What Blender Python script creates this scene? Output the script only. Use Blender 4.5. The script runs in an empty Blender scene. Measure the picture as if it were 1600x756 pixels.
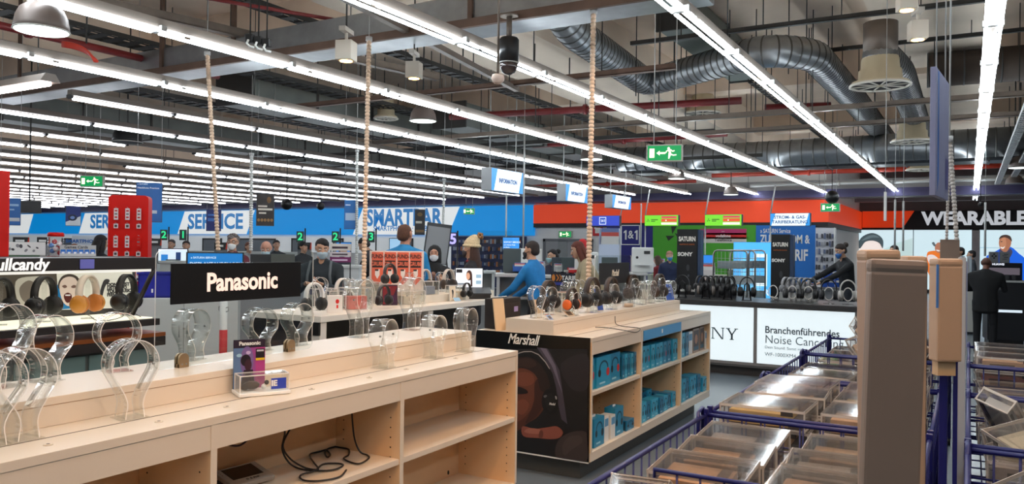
import bpy, bmesh, math, random
from mathutils import Vector, Matrix
random.seed(7)
PI = math.pi
rad = math.radians
SC = bpy.context.scene
COL = SC.collection

# ---------------------------------------------------------------- camera
FOC = 1240.0
YAW, PITCH, ROLL = rad(29.97), rad(0.337), rad(0.70)
CAM = Vector((0, 0, 1.65))
FWD = Vector((-math.sin(YAW) * math.cos(PITCH), math.cos(YAW) * math.cos(PITCH), math.sin(PITCH)))
_r0 = Vector((math.cos(YAW), math.sin(YAW), 0))
_u0 = _r0.cross(FWD)
RGT = math.cos(ROLL) * _r0 + math.sin(ROLL) * _u0
UPV = -math.sin(ROLL) * _r0 + math.cos(ROLL) * _u0
cd = bpy.data.cameras.new('camera')
cam = bpy.data.objects.new('camera', cd)
COL.objects.link(cam)
cd.sensor_width = 36
cd.lens = FOC * 36 / 1600
cd.clip_start, cd.clip_end = .05, 200
M3 = Matrix((RGT, UPV, -FWD)).transposed()
cam.matrix_world = Matrix.Translation(CAM) @ M3.to_4x4()
SC.camera = cam

# ---------------------------------------------------------------- world, exposure, light levels
TUBE = 25.0            # radiance of the fluorescent tubes
SPOT = 74.0            # watts of a warm spot
w = bpy.data.worlds.new('world')
SC.world = w
w.use_nodes = True
w.node_tree.nodes['Background'].inputs[0].default_value = (.9, .85, .8, 1)
w.node_tree.nodes['Background'].inputs[1].default_value = .15
SC.view_settings.view_transform = 'Standard'
SC.view_settings.look = 'None'
SC.view_settings.exposure = 0.0
SC.view_settings.gamma = 1.0
SC.view_settings.use_curve_mapping = False
SC.cycles.transparent_max_bounces = 40
SC.cycles.max_bounces = 10
SC.cycles.diffuse_bounces = 6
SC.cycles.glossy_bounces = 4
SC.cycles.sample_clamp_indirect = 6
SC.cycles.caustics_reflective = False
SC.cycles.caustics_refractive = False

# ---------------------------------------------------------------- measuring: where a line of sight meets a real plane
def ray(px, py):
    return FWD + (px - 800) / FOC * RGT + (378 - py) / FOC * UPV
def onz(px, py, z):
    d = ray(px, py); return CAM + d * ((z - CAM.z) / d.z)
def onx(px, py, x):
    d = ray(px, py); return CAM + d * (x / d.x)
def ony(px, py, y):
    d = ray(px, py); return CAM + d * (y / d.y)
def atd(px, py, D):
    return CAM + ray(px, py) * D
def one_and_one(parent, x, y, z, h, m):
    b = MB()
    for s_ in (-1, 1):
        c = x + s_*h*.62
        b.prism([(c + h*.02, z - h/2), (c + h*.2, z - h/2), (c + h*.2, z + h/2), (c + h*.05, z + h/2), (c - h*.14, z + h*.34), (c - h*.14, z + h*.18), (c + h*.02, z + h*.26)], y - .004, y, m)
    b.build('logo_digits', parent)
    text('&', parent, (x + h*.05, y - .002, z), h*1.2, m, name='logo_ampersand', bold=h*.02, sx=.85)
def face_cam(p):        # heading that turns a local -Y face toward the aisle the viewer stands in
    return math.atan2(-(p.x), (p.y))

# ---------------------------------------------------------------- materials
_mc = {}
def lin(c):
    c = c / 255.0
    return c / 12.92 if c <= .04045 else ((c + .055) / 1.055) ** 2.4
def rgb(c):
    return (lin(c[0]), lin(c[1]), lin(c[2]), 1)
def mat(c, rough=.5, metal=0.0, spec=.5, noise=0, scale=8, name=None):
    key = (tuple(c), rough, metal, spec, noise, scale)
    if key in _mc: return _mc[key]
    m = bpy.data.materials.new(name or 'surface_%d' % len(_mc))
    m.use_nodes = True
    nt = m.node_tree
    b = nt.nodes['Principled BSDF']
    b.inputs['Base Color'].default_value = rgb(c)
    b.inputs['Roughness'].default_value = rough
    b.inputs['Metallic'].default_value = metal
    b.inputs['Specular IOR Level'].default_value = spec
    if noise:
        tc = nt.nodes.new('ShaderNodeTexCoord')
        n = nt.nodes.new('ShaderNodeTexNoise')
        n.inputs['Scale'].default_value = scale
        n.inputs['Detail'].default_value = 5
        r = nt.nodes.new('ShaderNodeValToRGB')
        k0, k1 = 1 - noise, 1 + noise
        c0 = rgb(c)
        r.color_ramp.elements[0].position = .3
        r.color_ramp.elements[1].position = .7
        r.color_ramp.elements[0].color = tuple(min(1, v * k0) for v in c0[:3]) + (1,)
        r.color_ramp.elements[1].color = tuple(min(1, v * k1) for v in c0[:3]) + (1,)
        nt.links.new(tc.outputs['Object'], n.inputs['Vector'])
        nt.links.new(n.outputs['Fac'], r.inputs['Fac'])
        nt.links.new(r.outputs['Color'], b.inputs['Base Color'])
    _mc[key] = m
    return m
def emi(c, s=1.0):
    key = ('e', tuple(c), s)
    if key in _mc: return _mc[key]
    m = bpy.data.materials.new('lit_%d' % len(_mc))
    m.use_nodes = True
    b = m.node_tree.nodes['Principled BSDF']
    b.inputs['Base Color'].default_value = tuple(v * .5 for v in rgb(c)[:3]) + (1,)
    b.inputs['Emission Color'].default_value = rgb(c)
    b.inputs['Emission Strength'].default_value = s
    b.inputs['Roughness'].default_value = .3
    _mc[key] = m
    return m
def clear(name, tint=(.97, .98, .97), milk=0.0, ior=1.45, rough=.03, milkc=(1, .95, .9)):
    m = bpy.data.materials.new(name)
    m.use_nodes = True
    nt = m.node_tree
    nt.nodes.clear()
    o = nt.nodes.new('ShaderNodeOutputMaterial')
    t = nt.nodes.new('ShaderNodeBsdfTransparent'); t.inputs[0].default_value = (*tint, 1)
    g = nt.nodes.new('ShaderNodeBsdfGlossy'); g.inputs['Roughness'].default_value = rough
    lw = nt.nodes.new('ShaderNodeLayerWeight'); lw.inputs[0].default_value = .5
    pw = nt.nodes.new('ShaderNodeMath'); pw.operation = 'POWER'; pw.inputs[1].default_value = 3.5
    f = nt.nodes.new('ShaderNodeMath'); f.operation = 'MULTIPLY_ADD'; f.inputs[1].default_value = .6; f.inputs[2].default_value = (ior - 1) ** 2 / (ior + 1) ** 2
    nt.links.new(lw.outputs['Facing'], pw.inputs[0]); nt.links.new(pw.outputs[0], f.inputs[0])
    mx = nt.nodes.new('ShaderNodeMixShader')
    nt.links.new(f.outputs[0], mx.inputs[0])
    if milk:
        d = nt.nodes.new('ShaderNodeBsdfDiffuse'); d.inputs[0].default_value = (*milkc, 1)
        m2 = nt.nodes.new('ShaderNodeMixShader'); m2.inputs[0].default_value = milk
        nt.links.new(t.outputs[0], m2.inputs[1]); nt.links.new(d.outputs[0], m2.inputs[2])
        nt.links.new(m2.outputs[0], mx.inputs[1])
    else:
        nt.links.new(t.outputs[0], mx.inputs[1])
    nt.links.new(g.outputs[0], mx.inputs[2])
    nt.links.new(mx.outputs[0], o.inputs[0])
    return m
ACR = clear('clear_acrylic', milk=.03)
EDGE = clear('acrylic_edge', milk=.75, ior=1.6)
GLASS = clear('glass', tint=(.95, .97, .96))
CASE = clear('clear_case_plastic', tint=(.95, .945, .94), milk=.03, rough=.06)
LIDM = clear('dusty_case_lid', tint=(.93, .925, .92), milk=.018, rough=.07, milkc=(.7, .68, .66))
CASE_EDGE = clear('clear_case_edge', tint=(.9, .88, .85), milk=.55, rough=.1, milkc=(.95, .85, .75))
WHITE_WARMLIT = mat((218, 203, 184), .3, noise=.02, scale=3, name='white_laminate_warmlit')  # white laminate with the warm lamplight put into its colour
WHITE_IN_WARMLIT = mat((230, 194, 152), .45, noise=.03, scale=3, name='white_laminate_inside_warmlit')  # same white laminate inside the shelves, more lamplight mixed into the colour
PAPER = mat((235, 235, 232), .6)
BLACK = mat((14, 13, 13), .4)
BLACKG = mat((12, 12, 13), .15)
DGREY = mat((52, 52, 54), .5)
GREY = mat((120, 120, 120), .5)
LGREY = mat((180, 180, 178), .5)
STEEL = mat((170, 168, 165), .35, 1.0)
GALV = mat((150, 152, 154), .38, .9, noise=.12, scale=6, name='galvanised_steel')
STRUT = mat((120, 108, 98), .5, .5, noise=.15, scale=5, name='strut_steel')
RUST = mat((96, 74, 62), .6, .3, noise=.2, scale=5)
DARKST = mat((58, 56, 54), .6, .4)
REDP = mat((110, 22, 22), .5)
CONC = mat((234, 212, 190), .85, noise=.1, scale=1.2, name='painted_concrete')
CONC2 = mat((238, 220, 200), .85, noise=.07, scale=.9, name='beam_concrete')
BRASS = mat((176, 150, 118), .35, .85)
BLUEW = mat((22, 22, 92), .4, name='blue_wire_enamel')
FIXT = mat((132, 122, 114), .45)
ORANGE = mat((226, 74, 36), .55)
SBLUE = mat((24, 124, 204), .5)
CARTON = mat((206, 176, 138), .7, noise=.06, scale=10)
TUBEM = emi((235, 247, 255), TUBE)
TUBEF = emi((240, 246, 255), TUBE * .6)

# ---------------------------------------------------------------- mesh builder
class MB:
    def __init__(s):
        s.bm = bmesh.new(); s.mats = []
    def mi(s, m):
        if m not in s.mats: s.mats.append(m)
        return s.mats.index(m)
    def box(s, c, d, m, rot=None, bev=0, taper=None):
        hx, hy, hz = d[0] / 2, d[1] / 2, d[2] / 2
        vs = []
        for sx, sy, sz in ((-1,-1,-1),(1,-1,-1),(1,1,-1),(-1,1,-1),(-1,-1,1),(1,-1,1),(1,1,1),(-1,1,1)):
            k = taper if (taper and sz > 0) else 1
            v = Vector((sx * hx * k, sy * hy * k, sz * hz))
            if rot is not None: v = rot @ v
            vs.append(s.bm.verts.new(v + Vector(c)))
        k = s.mi(m); fs = []
        for f in ((3,2,1,0),(4,5,6,7),(0,1,5,4),(1,2,6,5),(2,3,7,6),(3,0,4,7)):
            q = s.bm.faces.new([vs[i] for i in f]); q.material_index = k; fs.append(q)
        if bev:
            es = list({e for f in fs for e in f.edges})
            bmesh.ops.bevel(s.bm, geom=es, offset=bev, segments=2, affect='EDGES', profile=.6)
        return s
    def b2(s, a, b, m, bev=0):     # box from two corners
        a, b = Vector(a), Vector(b)
        d = b - a
        return s.box((a + b) / 2, (abs(d.x), abs(d.y), abs(d.z)), m, bev=bev)
    def ring(s, pts, k, prev=None):
        return [s.bm.verts.new(p) for p in pts]
    def tube(s, pts, r, m, seg=8, caps=True, closed=False, smooth=True):
        pts = [Vector(p) for p in pts]
        n = len(pts); k = s.mi(m); rings = []
        rr = r if isinstance(r, (list, tuple)) else [r] * n
        up = None
        for i, p in enumerate(pts):
            a = pts[(i - 1) % n] if (closed or i > 0) else p
            b = pts[(i + 1) % n] if (closed or i < n - 1) else p
            t = (b - a).normalized()
            if up is None:
                up = Vector((0, 0, 1)) if abs(t.z) < .9 else Vector((1, 0, 0))
            x = up - t * up.dot(t)
            if x.length < 1e-4: x = t.orthogonal()
            x.normalize(); y = t.cross(x); up = x
            rings.append([s.bm.verts.new(p + (x * math.cos(2 * PI * j / seg) + y * math.sin(2 * PI * j / seg)) * rr[i]) for j in range(seg)])
        m_ = n if closed else n - 1
        for i in range(m_):
            A, B = rings[i], rings[(i + 1) % n]
            for j in range(seg):
                f = s.bm.faces.new((A[j], A[(j + 1) % seg], B[(j + 1) % seg], B[j])); f.material_index = k; f.smooth = smooth
        if caps and not closed:
            f = s.bm.faces.new(rings[0][::-1]); f.material_index = k
            f = s.bm.faces.new(rings[-1]); f.material_index = k
        return s
    def lathe(s, prof, m, c=(0,0,0), seg=20, axis=None, smooth=True):
        c = Vector(c); k = s.mi(m); rings = []
        R = axis if axis is not None else Matrix.Identity(3)
        for r, z in prof:
            rings.append([s.bm.verts.new(c + R @ Vector((r * math.cos(2*PI*j/seg), r * math.sin(2*PI*j/seg), z))) for j in range(seg)])
        for A, B in zip(rings, rings[1:]):
            for j in range(seg):
                f = s.bm.faces.new((A[j], A[(j+1) % seg], B[(j+1) % seg], B[j])); f.material_index = k; f.smooth = smooth
        for q, rv in ((rings[0], True), (rings[-1], False)):
            f = s.bm.faces.new(q[::-1] if rv else q); f.material_index = k
        return s
    def poly(s, pts, m):
        f = s.bm.faces.new([s.bm.verts.new(p) for p in pts]); f.material_index = s.mi(m); return s
    def prism(s, pts, y0, y1, m, side=None, smooth=False):     # outline in local XZ pushed along Y
        k = s.mi(m); k2 = s.mi(side or m)
        A = [s.bm.verts.new((p[0], y0, p[1])) for p in pts]
        B = [s.bm.verts.new((p[0], y1, p[1])) for p in pts]
        s.bm.faces.new(A).material_index = k
        s.bm.faces.new(B[::-1]).material_index = k
        n = len(pts)
        for i in range(n):
            f = s.bm.faces.new((A[i], B[i], B[(i+1) % n], A[(i+1) % n])); f.material_index = k2; f.smooth = smooth
        return s
    def sphere(s, c, r, m, seg=14, rings=9, rot=None):
        r = r if isinstance(r, (list, tuple)) else (r, r, r)
        k = s.mi(m); c = Vector(c); rows = []
        for i in range(1, rings):
            th = PI * i / rings
            row = []
            for j in range(seg):
                v = Vector((r[0] * math.sin(th) * math.cos(2*PI*j/seg), r[1] * math.sin(th) * math.sin(2*PI*j/seg), r[2] * math.cos(th)))
                if rot is not None: v = rot @ v
                row.append(s.bm.verts.new(c + v))
            rows.append(row)
        tv, bv = Vector((0,0,r[2])), Vector((0,0,-r[2]))
        if rot is not None: tv, bv = rot @ tv, rot @ bv
        t = s.bm.verts.new(c + tv); b = s.bm.verts.new(c + bv)
        fs = []
        for A, B in zip(rows, rows[1:]):
            for j in range(seg): fs.append(s.bm.faces.new((A[j], B[j], B[(j+1) % seg], A[(j+1) % seg])))
        for j in range(seg):
            fs.append(s.bm.faces.new((t, rows[0][j], rows[0][(j+1) % seg])))
            fs.append(s.bm.faces.new((b, rows[-1][(j+1) % seg], rows[-1][j])))
        for f in fs: f.material_index = k; f.smooth = True
        return s
    def hull(s, spheres, m, n=48):
        t = bmesh.new()
        for c, r in spheres:
            c = Vector(c)
            rr = r if isinstance(r, (list, tuple)) else (r, r, r)
            for i in range(n):
                z = 1 - 2 * (i + .5) / n
                q = math.sqrt(1 - z * z); a = i * 2.399963
                t.verts.new(c + Vector((q * math.cos(a) * rr[0], q * math.sin(a) * rr[1], z * rr[2])))
        g = bmesh.ops.convex_hull(t, input=list(t.verts))
        k = s.mi(m); mp = {}
        for f in t.faces:
            vs = []
            for v in f.verts:
                if v not in mp: mp[v] = s.bm.verts.new(v.co)
                vs.append(mp[v])
            q = s.bm.faces.new(vs); q.material_index = k; q.smooth = True
        t.free()
        return s
    def build(s, name, parent=None, loc=(0,0,0), rz=0):
        me = bpy.data.meshes.new(name)
        s.bm.normal_update()
        s.bm.to_mesh(me); s.bm.free()
        for m in s.mats: me.materials.append(m)
        o = bpy.data.objects.new(name, me)
        COL.objects.link(o)
        o.location = loc; o.rotation_euler = (0, 0, rz)
        if parent: o.parent = parent
        return o
LABELS = {}
def tag(o, label, cat, group=None, kind=None):
    o['label'] = label; o['category'] = cat
    if group: o['group'] = group
    if kind: o['kind'] = kind
    LABELS.setdefault(label, []).append(o.name)
    return o
def thing(name, label, cat, loc=(0,0,0), rz=0, group=None):
    o = bpy.data.objects.new(name, None)
    COL.objects.link(o)
    o.empty_display_size = .1
    o.location = loc; o.rotation_euler = (0, 0, rz)
    return tag(o, label, cat, group)
def struct(o, label=None):
    o['kind'] = 'structure'
    if label: o['label'] = label
    return o
def dup(root, loc, rz, label, group=None):
    r = root.copy(); COL.objects.link(r)
    r.location = loc; r.rotation_euler = (root.rotation_euler[0], root.rotation_euler[1], rz)
    r['label'] = label; LABELS.setdefault(label, []).append(r.name)
    if group: r['group'] = group
    for ch in list(root.children):
        c = ch.copy(); COL.objects.link(c); c.parent = r
        for g in ch.children:
            d = g.copy(); COL.objects.link(d); d.parent = c
    return r
def text(s, parent, loc, size, m, name='lettering', rz=0, bold=0, sx=1, shear=0, align='CENTER', rx=90, space=1, roll=0):
    cu = bpy.data.curves.new(name, 'FONT')
    cu.body = s; cu.size = size; cu.extrude = .0008; cu.offset = bold
    cu.shear = shear; cu.align_x = align; cu.align_y = 'CENTER'; cu.space_character = space
    cu.resolution_u = 3
    cu.materials.append(m)
    tmp = bpy.data.objects.new(name, cu)
    me = tmp.to_mesh().copy()
    bpy.data.objects.remove(tmp); bpy.data.curves.remove(cu)
    me.name = name
    o = bpy.data.objects.new(name, me)
    COL.objects.link(o)
    o.location = loc; o.rotation_euler = (rad(rx), roll, rz); o.scale = (sx, 1, 1)
    if parent: o.parent = parent
    return o
ORD = ['first','second','third','fourth','fifth','sixth','seventh','eighth','ninth','tenth','eleventh','twelfth','thirteenth','fourteenth','fifteenth','sixteenth','seventeenth','eighteenth','nineteenth','twentieth','twenty-first','twenty-second','twenty-third','twenty-fourth','twenty-fifth','twenty-sixth']
def smooth_loop(pts, n=5):
    out = []; N = len(pts)
    for i in range(N):
        p0, p1, p2, p3 = (Vector((*pts[(i + k) % N], 0)) for k in (-1, 0, 1, 2))
        for j in range(n):
            t = j / n
            q = .5 * ((2*p1) + (p2-p0)*t + (2*p0-5*p1+4*p2-p3)*t*t + (3*p1-p0-3*p2+p3)*t**3)
            out.append((q.x, q.y))
    return out
def ell(cx, cz, rx, rz_, n=24, a=0):
    return [(cx + rx*math.cos(t)*math.cos(a) - rz_*math.sin(t)*math.sin(a), cz + rx*math.cos(t)*math.sin(a) + rz_*math.sin(t)*math.cos(a)) for t in (2*PI*i/n for i in range(n))]
def printed(parent, shapes, name='printed_picture', y=-.001, step=.0006, mfun=None):
    b = MB()                                   # flat print: ink shapes laid over each other in the panel's own plane
    for i, (c, pts) in enumerate(shapes):
        m = c if not isinstance(c, tuple) else (mfun or (lambda q: mat(q, .45)))(c)
        b.poly([(p[0], y - step * i, p[1]) for p in pts], m)
    bmesh.ops.triangulate(b.bm, faces=list(b.bm.faces))
    return b.build(name, parent)
def rect(x0, z0, x1, z1): return [(x0, z0), (x1, z0), (x1, z1), (x0, z1)]
def arc(cx, cz, r, a0, a1, n=16, rz_=None):
    rz_ = rz_ or r
    return [(cx + r*math.cos(rad(a0+(a1-a0)*i/n)), cz + rz_*math.sin(rad(a0+(a1-a0)*i/n))) for i in range(n+1)]

# ================================================================ THE ROOM
def slab(name, a, b, m, label=None):
    return struct(MB().b2(a, b, m).build(name), label)
FLOORM = mat((112, 122, 130), .24, spec=.6, noise=.08, scale=.7, name='floor_sheet')
slab('floor', (-54, -4.2, -.2), (8, 38, 0), FLOORM, 'dark grey glossy shop floor')
slab('ceiling', (-54, -4.2, 5.3), (8, 38, 5.5), CONC, 'raw concrete ceiling slab')
WALLM = mat((238, 238, 236), .7)
WALLD = mat((120, 120, 122), .7)
slab('wall_back', (-54, 27.1, 0), (-4.0, 27.3, 5.3), WALLM, 'white back wall')
slab('wall_far', (-4.2, 36.1, 0), (8, 36.3, 5.3), WALLD, 'grey far wall behind the wearables')
slab('wall_corner', (-4.2, 27.3, 0), (-4.0, 36.1, 5.3), WALLM, 'white return wall')
slab('wall_left', (-54.2, -4.2, 0), (-54, 38, 5.3), WALLD)
slab('wall_right', (8, -4.2, 0), (8.2, 38, 5.3), WALLD)
slab('wall_front', (-54, -4.4, 0), (8, -4.2, 5.3), WALLD)
# fascia boards over the back wall
def fascia(name, a, b, m, label):
    return struct(MB().b2(a, b, m).build(name), label)
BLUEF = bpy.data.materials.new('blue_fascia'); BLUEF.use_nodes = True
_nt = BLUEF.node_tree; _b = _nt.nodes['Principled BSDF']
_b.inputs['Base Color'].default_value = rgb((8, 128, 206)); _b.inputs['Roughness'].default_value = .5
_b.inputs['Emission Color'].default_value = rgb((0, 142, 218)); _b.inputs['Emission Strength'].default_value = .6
fb = thing('fascia_sign', 'long blue fascia board with SERVICE and SMARTBAR lettering on the back wall', 'sign', (0, 26.95, 0))
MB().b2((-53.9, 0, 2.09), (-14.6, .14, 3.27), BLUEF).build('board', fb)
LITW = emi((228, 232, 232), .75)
def para(x0, x1, z0, z1, k=.55): return [(x0, z0), (x1 - k, z0), (x1, z1), (x0 + k, z1)]
def fx(px, py): p = ony(px, py, 26.95); return p.x
for a, b in ((-60, 52), (124, 190), (278, 398), (552, 718)):
    x0, x1 = fx(a, 347), fx(b, 347)
    MB().prism(para(x0, x1, 2.10, 3.255), -.02, 0, LITW).build('white_field', fb)
BL2 = emi((20, 130, 205), .5)
for s, px, py, size, sx in (('SERVICE', -12, 347, 1.02, .98), ('SERVICE', 176, 347, 1.02, .98), ('SERVICE', 336, 347, 1.02, .98), ('SMARTBAR', 630, 341, .98, .98), ('SMARTPHONE  ·  TABLET', 632, 357, .30, 1.0)):
    p = ony(px, py, 26.95)
    text(s, fb, (p.x, -.022, p.z), size, BL2, bold=.034 if size > .5 else .006, sx=sx * ((.84 if s == 'SMARTBAR' else 1.12) if size > .5 else 1))
BAND = mat((24, 18, 22), .5)
fo = thing('fascia_board', 'plain orange fascia board over the telecom counters on the back wall', 'sign', (0, 26.95, 0))
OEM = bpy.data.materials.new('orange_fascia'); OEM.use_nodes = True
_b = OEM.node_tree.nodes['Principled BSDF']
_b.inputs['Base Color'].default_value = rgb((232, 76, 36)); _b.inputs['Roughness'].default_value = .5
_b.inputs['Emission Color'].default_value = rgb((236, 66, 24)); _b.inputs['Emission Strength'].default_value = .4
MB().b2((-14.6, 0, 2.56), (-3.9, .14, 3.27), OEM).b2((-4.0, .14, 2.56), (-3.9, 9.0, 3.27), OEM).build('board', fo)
MB().b2((-14.6, .01, 2.40), (-3.91, .14, 2.559), BAND).b2((-3.99, .14, 2.40), (-3.91, 9.0, 2.559), BAND).build('lower_band', fo)
fw = thing('fascia_sign', 'black and orange fascia sign reading WEARABLES on the far wall', 'sign', (0, 35.95, 0))
MB().b2((-3.88, 0, 2.62), (7.9, .14, 3.30), mat((16, 18, 26), .5)).build('board', fw)
MB().prism([(-3.88, 2.62), (-2.35, 2.62), (-1.95, 3.30), (-3.88, 3.30)], -.015, 0, OEM).build('orange_field', fw)
MB().b2((-3.88, .01, 2.47), (7.9, .14, 2.619), BAND).build('lower_band', fw)
text('WEARABLES', fw, (ony(1441, 344, 35.95).x, -.02, 2.96), .72, emi((196, 200, 206), .8), bold=.03, sx=.98, align='LEFT')
# purple sheet bulkhead along the head of the back wall
slab('trim_1', (-53.9, 26.3, 3.31), (7.9, 26.6, 3.56), mat((74, 70, 104), .45, .3), 'purple sheet steel bulkhead')
slab('trim_2', (-3.9, 33.5, 3.55), (7.9, 33.8, 3.75), mat((120, 118, 124), .5))
# pale plaster upstand that drops from the slab behind the bulkhead
slab('trim_3', (-14, 26.95, 3.3), (7.9, 27.09, 3.9), mat((150, 148, 148), .8))
# concrete downstand beams
slab('beam', (-6.6, 1.0, 4.45), (-5.0, 26.2, 5.3), CONC2, 'wide pale concrete beam')
slab('beam.001', (-1.2, 6.0, 4.85), (0.3, 26.2, 5.3), CONC2)
for i, y in enumerate((8.6, 15.5, 21.5)):
    slab('beam.%03d' % (i + 2), (-53.9, y, 4.75), (7.9, y + .5, 5.3), CONC)
for i, x in enumerate((-13, -20, -27, -34, -41)):
    slab('beam.%03d' % (i + 5), (x, -4, 4.55), (x + .9, 26.2, 5.3), CONC)

BEAMS = [(-6.6, -5.0, 1.0, 26.2, 4.45), (-1.2, .3, 6.0, 26.2, 4.85)] + [(-54, 8, y, y + .5, 4.75) for y in (8.6, 15.5, 21.5)] + [(x, x + .9, -4, 26.2, 4.55) for x in (-13, -20, -27, -34, -41)]
def soffit(x, y):
    z = 5.3
    for a, b, c, d, e in BEAMS:
        if a - .02 <= x <= b + .02 and c - .02 <= y <= d + .02: z = min(z, e)
    return z
# ---------------------------------------------------------------- rows of fluorescent tubes
def light_row(x, y0, y1, twin, n, skip=(), hang=True):
    t = thing('fluorescent_light_row', ROWLAB[n], 'light fitting', (x, 0, 3.45), 0, 'rows of fluorescent lights')
    h = MB()
    ya, yb = y0, y1
    h.prism([(-.03, .11), (.03, .11), (.034, .03), (-.034, .03)] if twin else [(-.05, .11), (.05, .11), (.056, .035), (-.056, .035)], ya, yb, FIXT)
    k = 0
    y = y0
    segs = 8 if twin else 6
    proto = {}
    while y + 1.5 <= y1 + .01:
        h.box((0, y, .02), (.15 if twin else .07, .05, .045), LGREY if twin else DGREY)
        if k not in skip:
            for dx, r in (((-.05, .0145), (.05, .0145)) if twin else ((0, .02),)):
                oy = .25 if dx > 0 else 0
                key = (dx, oy)
                if key not in proto:
                    o = MB().tube([(dx, .04, 0), (dx, 1.46, 0)], r, TUBEM if twin else TUBEF, seg=segs).build('tube', t, (0, y + oy, 0))
                    proto[key] = o
                else:
                    o = proto[key].copy(); COL.objects.link(o); o.location.y = y + oy
        y += 1.5; k += 1
    h.build('housing', t)
    if hang:
        y = y0 + 1.35
        while y < y1:
            MB().tube([(0, y, .1), (0, y, (4.18 if n == 2 and y > 11 else soffit(x, y)) - 3.45)], .006, DARKST, seg=5).build('hanger', t)
            y += 4.5
    return t
ROWX = [2.15, .15, -1.92, -3.92, -6.02, -8.02, -9.82, -11.75, -13.7, -15.6, -17.6, -19.5, -21.4, -23.4, -25.3, -27.3, -29.2, -31.2, -33.1, -35.0, -37.0, -39.0, -41.0, -43.0, -45.0, -47.0]
ROWLAB = ['row of twin tubes at the right edge beside the pale cable trays', 'row of twin tubes running nearly straight away beside the hanging banner',
          'row of twin tubes passing just below the big round duct', 'row of twin tubes passing behind the black dome camera',
          'row of twin tubes passing behind the two white box spotlights', 'row of twin tubes just below the big dome lamp at top left']
while len(ROWLAB) < len(ROWX):
    k = len(ROWLAB)
    ROWLAB.append('row of white tubes over the service area, the %s row beyond the big dome lamp' % ORD[k - 6])
for n, x in enumerate(ROWX):
    if n == 0: light_row(x, -3.15, 8.85, True, n, hang=False)
    elif n == 1: light_row(x, -3.15, 31.35, True, n)
    elif n < 6: light_row(x, -3.15, 26.85 - (1.5 if n == 5 else 0), True, n)
    else:
        random.seed(n)
        y0 = {6: 5.85}.get(n, -1.65)
        off = random.choice((0, .4, .8, 1.1)) if n > 7 else 0
        sk = set(random.sample(range(2, 15), 1)) if n in (8, 10, 13, 17) else ()
        light_row(x, y0 + off, 25.35 + off * .5, False, n, sk, hang=n < 12)

# red-tinted end of a cross fitting at upper left
t = thing('fluorescent_light_row', 'single bright tube crossing the others at the upper left edge', 'light fitting', (-7.879 - .0, 4.486, 3.2), rad(90))
MB().prism([(-.05, .10), (.05, .10), (.10, .02), (-.10, .02)], -.02, 1.6, FIXT).build('housing', t)
MB().tube([(0, 0, 0), (0, 1.55, 0)], .024, emi((255, 236, 232), TUBE * .8), seg=8).build('tube', t)
MB().tube([(0, .2, .1), (0, .2, 2.09)], .006, DARKST, seg=5).build('hanger', t)

# ---------------------------------------------------------------- ducts, trays, struts and pipes
def spiral_duct(name, pts, r, label, ridge=.13, m=GALV, cat='duct', bands=True):
    P = [Vector(p) for p in pts]
    # rounded path
    path = [P[0]]
    for a, b, c in zip(P, P[1:], P[2:]):
        d1 = (a - b).normalized(); d2 = (c - b).normalized()
        q = min(r * 1.7, (a - b).length * .48, (c - b).length * .48)
        s0, s1 = b + d1 * q, b + d2 * q
        for i in range(7):
            u = i / 6
            path.append(s0 * (1-u)**2 + b * 2*u*(1-u) + s1 * u*u)
    path.append(P[-1])
    o = thing(name, label, cat, path[0])
    base = path[0]
    path = [p - base for p in path]
    MB().tube(path, r, m, seg=22).build('duct_shell', o)
    if bands:
        bd = MB(); acc = 0; cnt = 0
        for a, b in zip(path, path[1:]):
            L = (b - a).length; d = (b - a).normalized()
            while acc < L:
                c = a + d * acc
                bd.tube([c - d * .012, c + d * .012], r * 1.022, mat((98, 96, 94), .5, .7), seg=22)
                acc += ridge
            acc -= L
        bd.build('spiral_seam', o)
    return o
Z = 4.4
pt = lambda px, py, z=Z: onz(px, py, z)
spiral_duct('ventilation_duct', [(-4.6, 8.6, 4.95), (-4.55, 9.3, 4.5), pt(1010, 130), pt(1195, 78), pt(1270, 84) , (-1.84, 15.2, 4.4), (-1.75, 21.5, 4.35)], .22, 'big round spiral duct that kinks and bends away over the aisle')
a = atd(1375, 100, 10)
spiral_duct('ventilation_duct', [(a.x, a.y, a.z + .05), (a.x, a.y, 4.12), (a.x + .12, a.y + 1.2, 4.14), (a.x + .1, 18.4, 4.14)], .21, 'round duct with an elbow dropping to the nearest ceiling diffuser')
spiral_duct('ventilation_duct', [(-7.8, 19, 3.92), (-4, 19, 3.88), (1.5, 19, 3.92)], .3, 'round spiral duct running across behind the green exit sign', ridge=.25)
spiral_duct('ventilation_duct', [(-.6, 14.3, 4.55), (6, 14.6, 4.55)], .27, 'dark round duct crossing behind the hanging banner', ridge=.5, m=mat((92, 80, 72), .6, .4))
p = atd(850, 6, 7.5)
spiral_duct('ventilation_duct', [(p.x - .3, p.y + .2, p.z + .35), (p.x, p.y, p.z + .06), (p.x + .6, p.y + .2, p.z + .3)], .13, 'short silver duct elbow above the flat duct at the top', ridge=.1)
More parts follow.
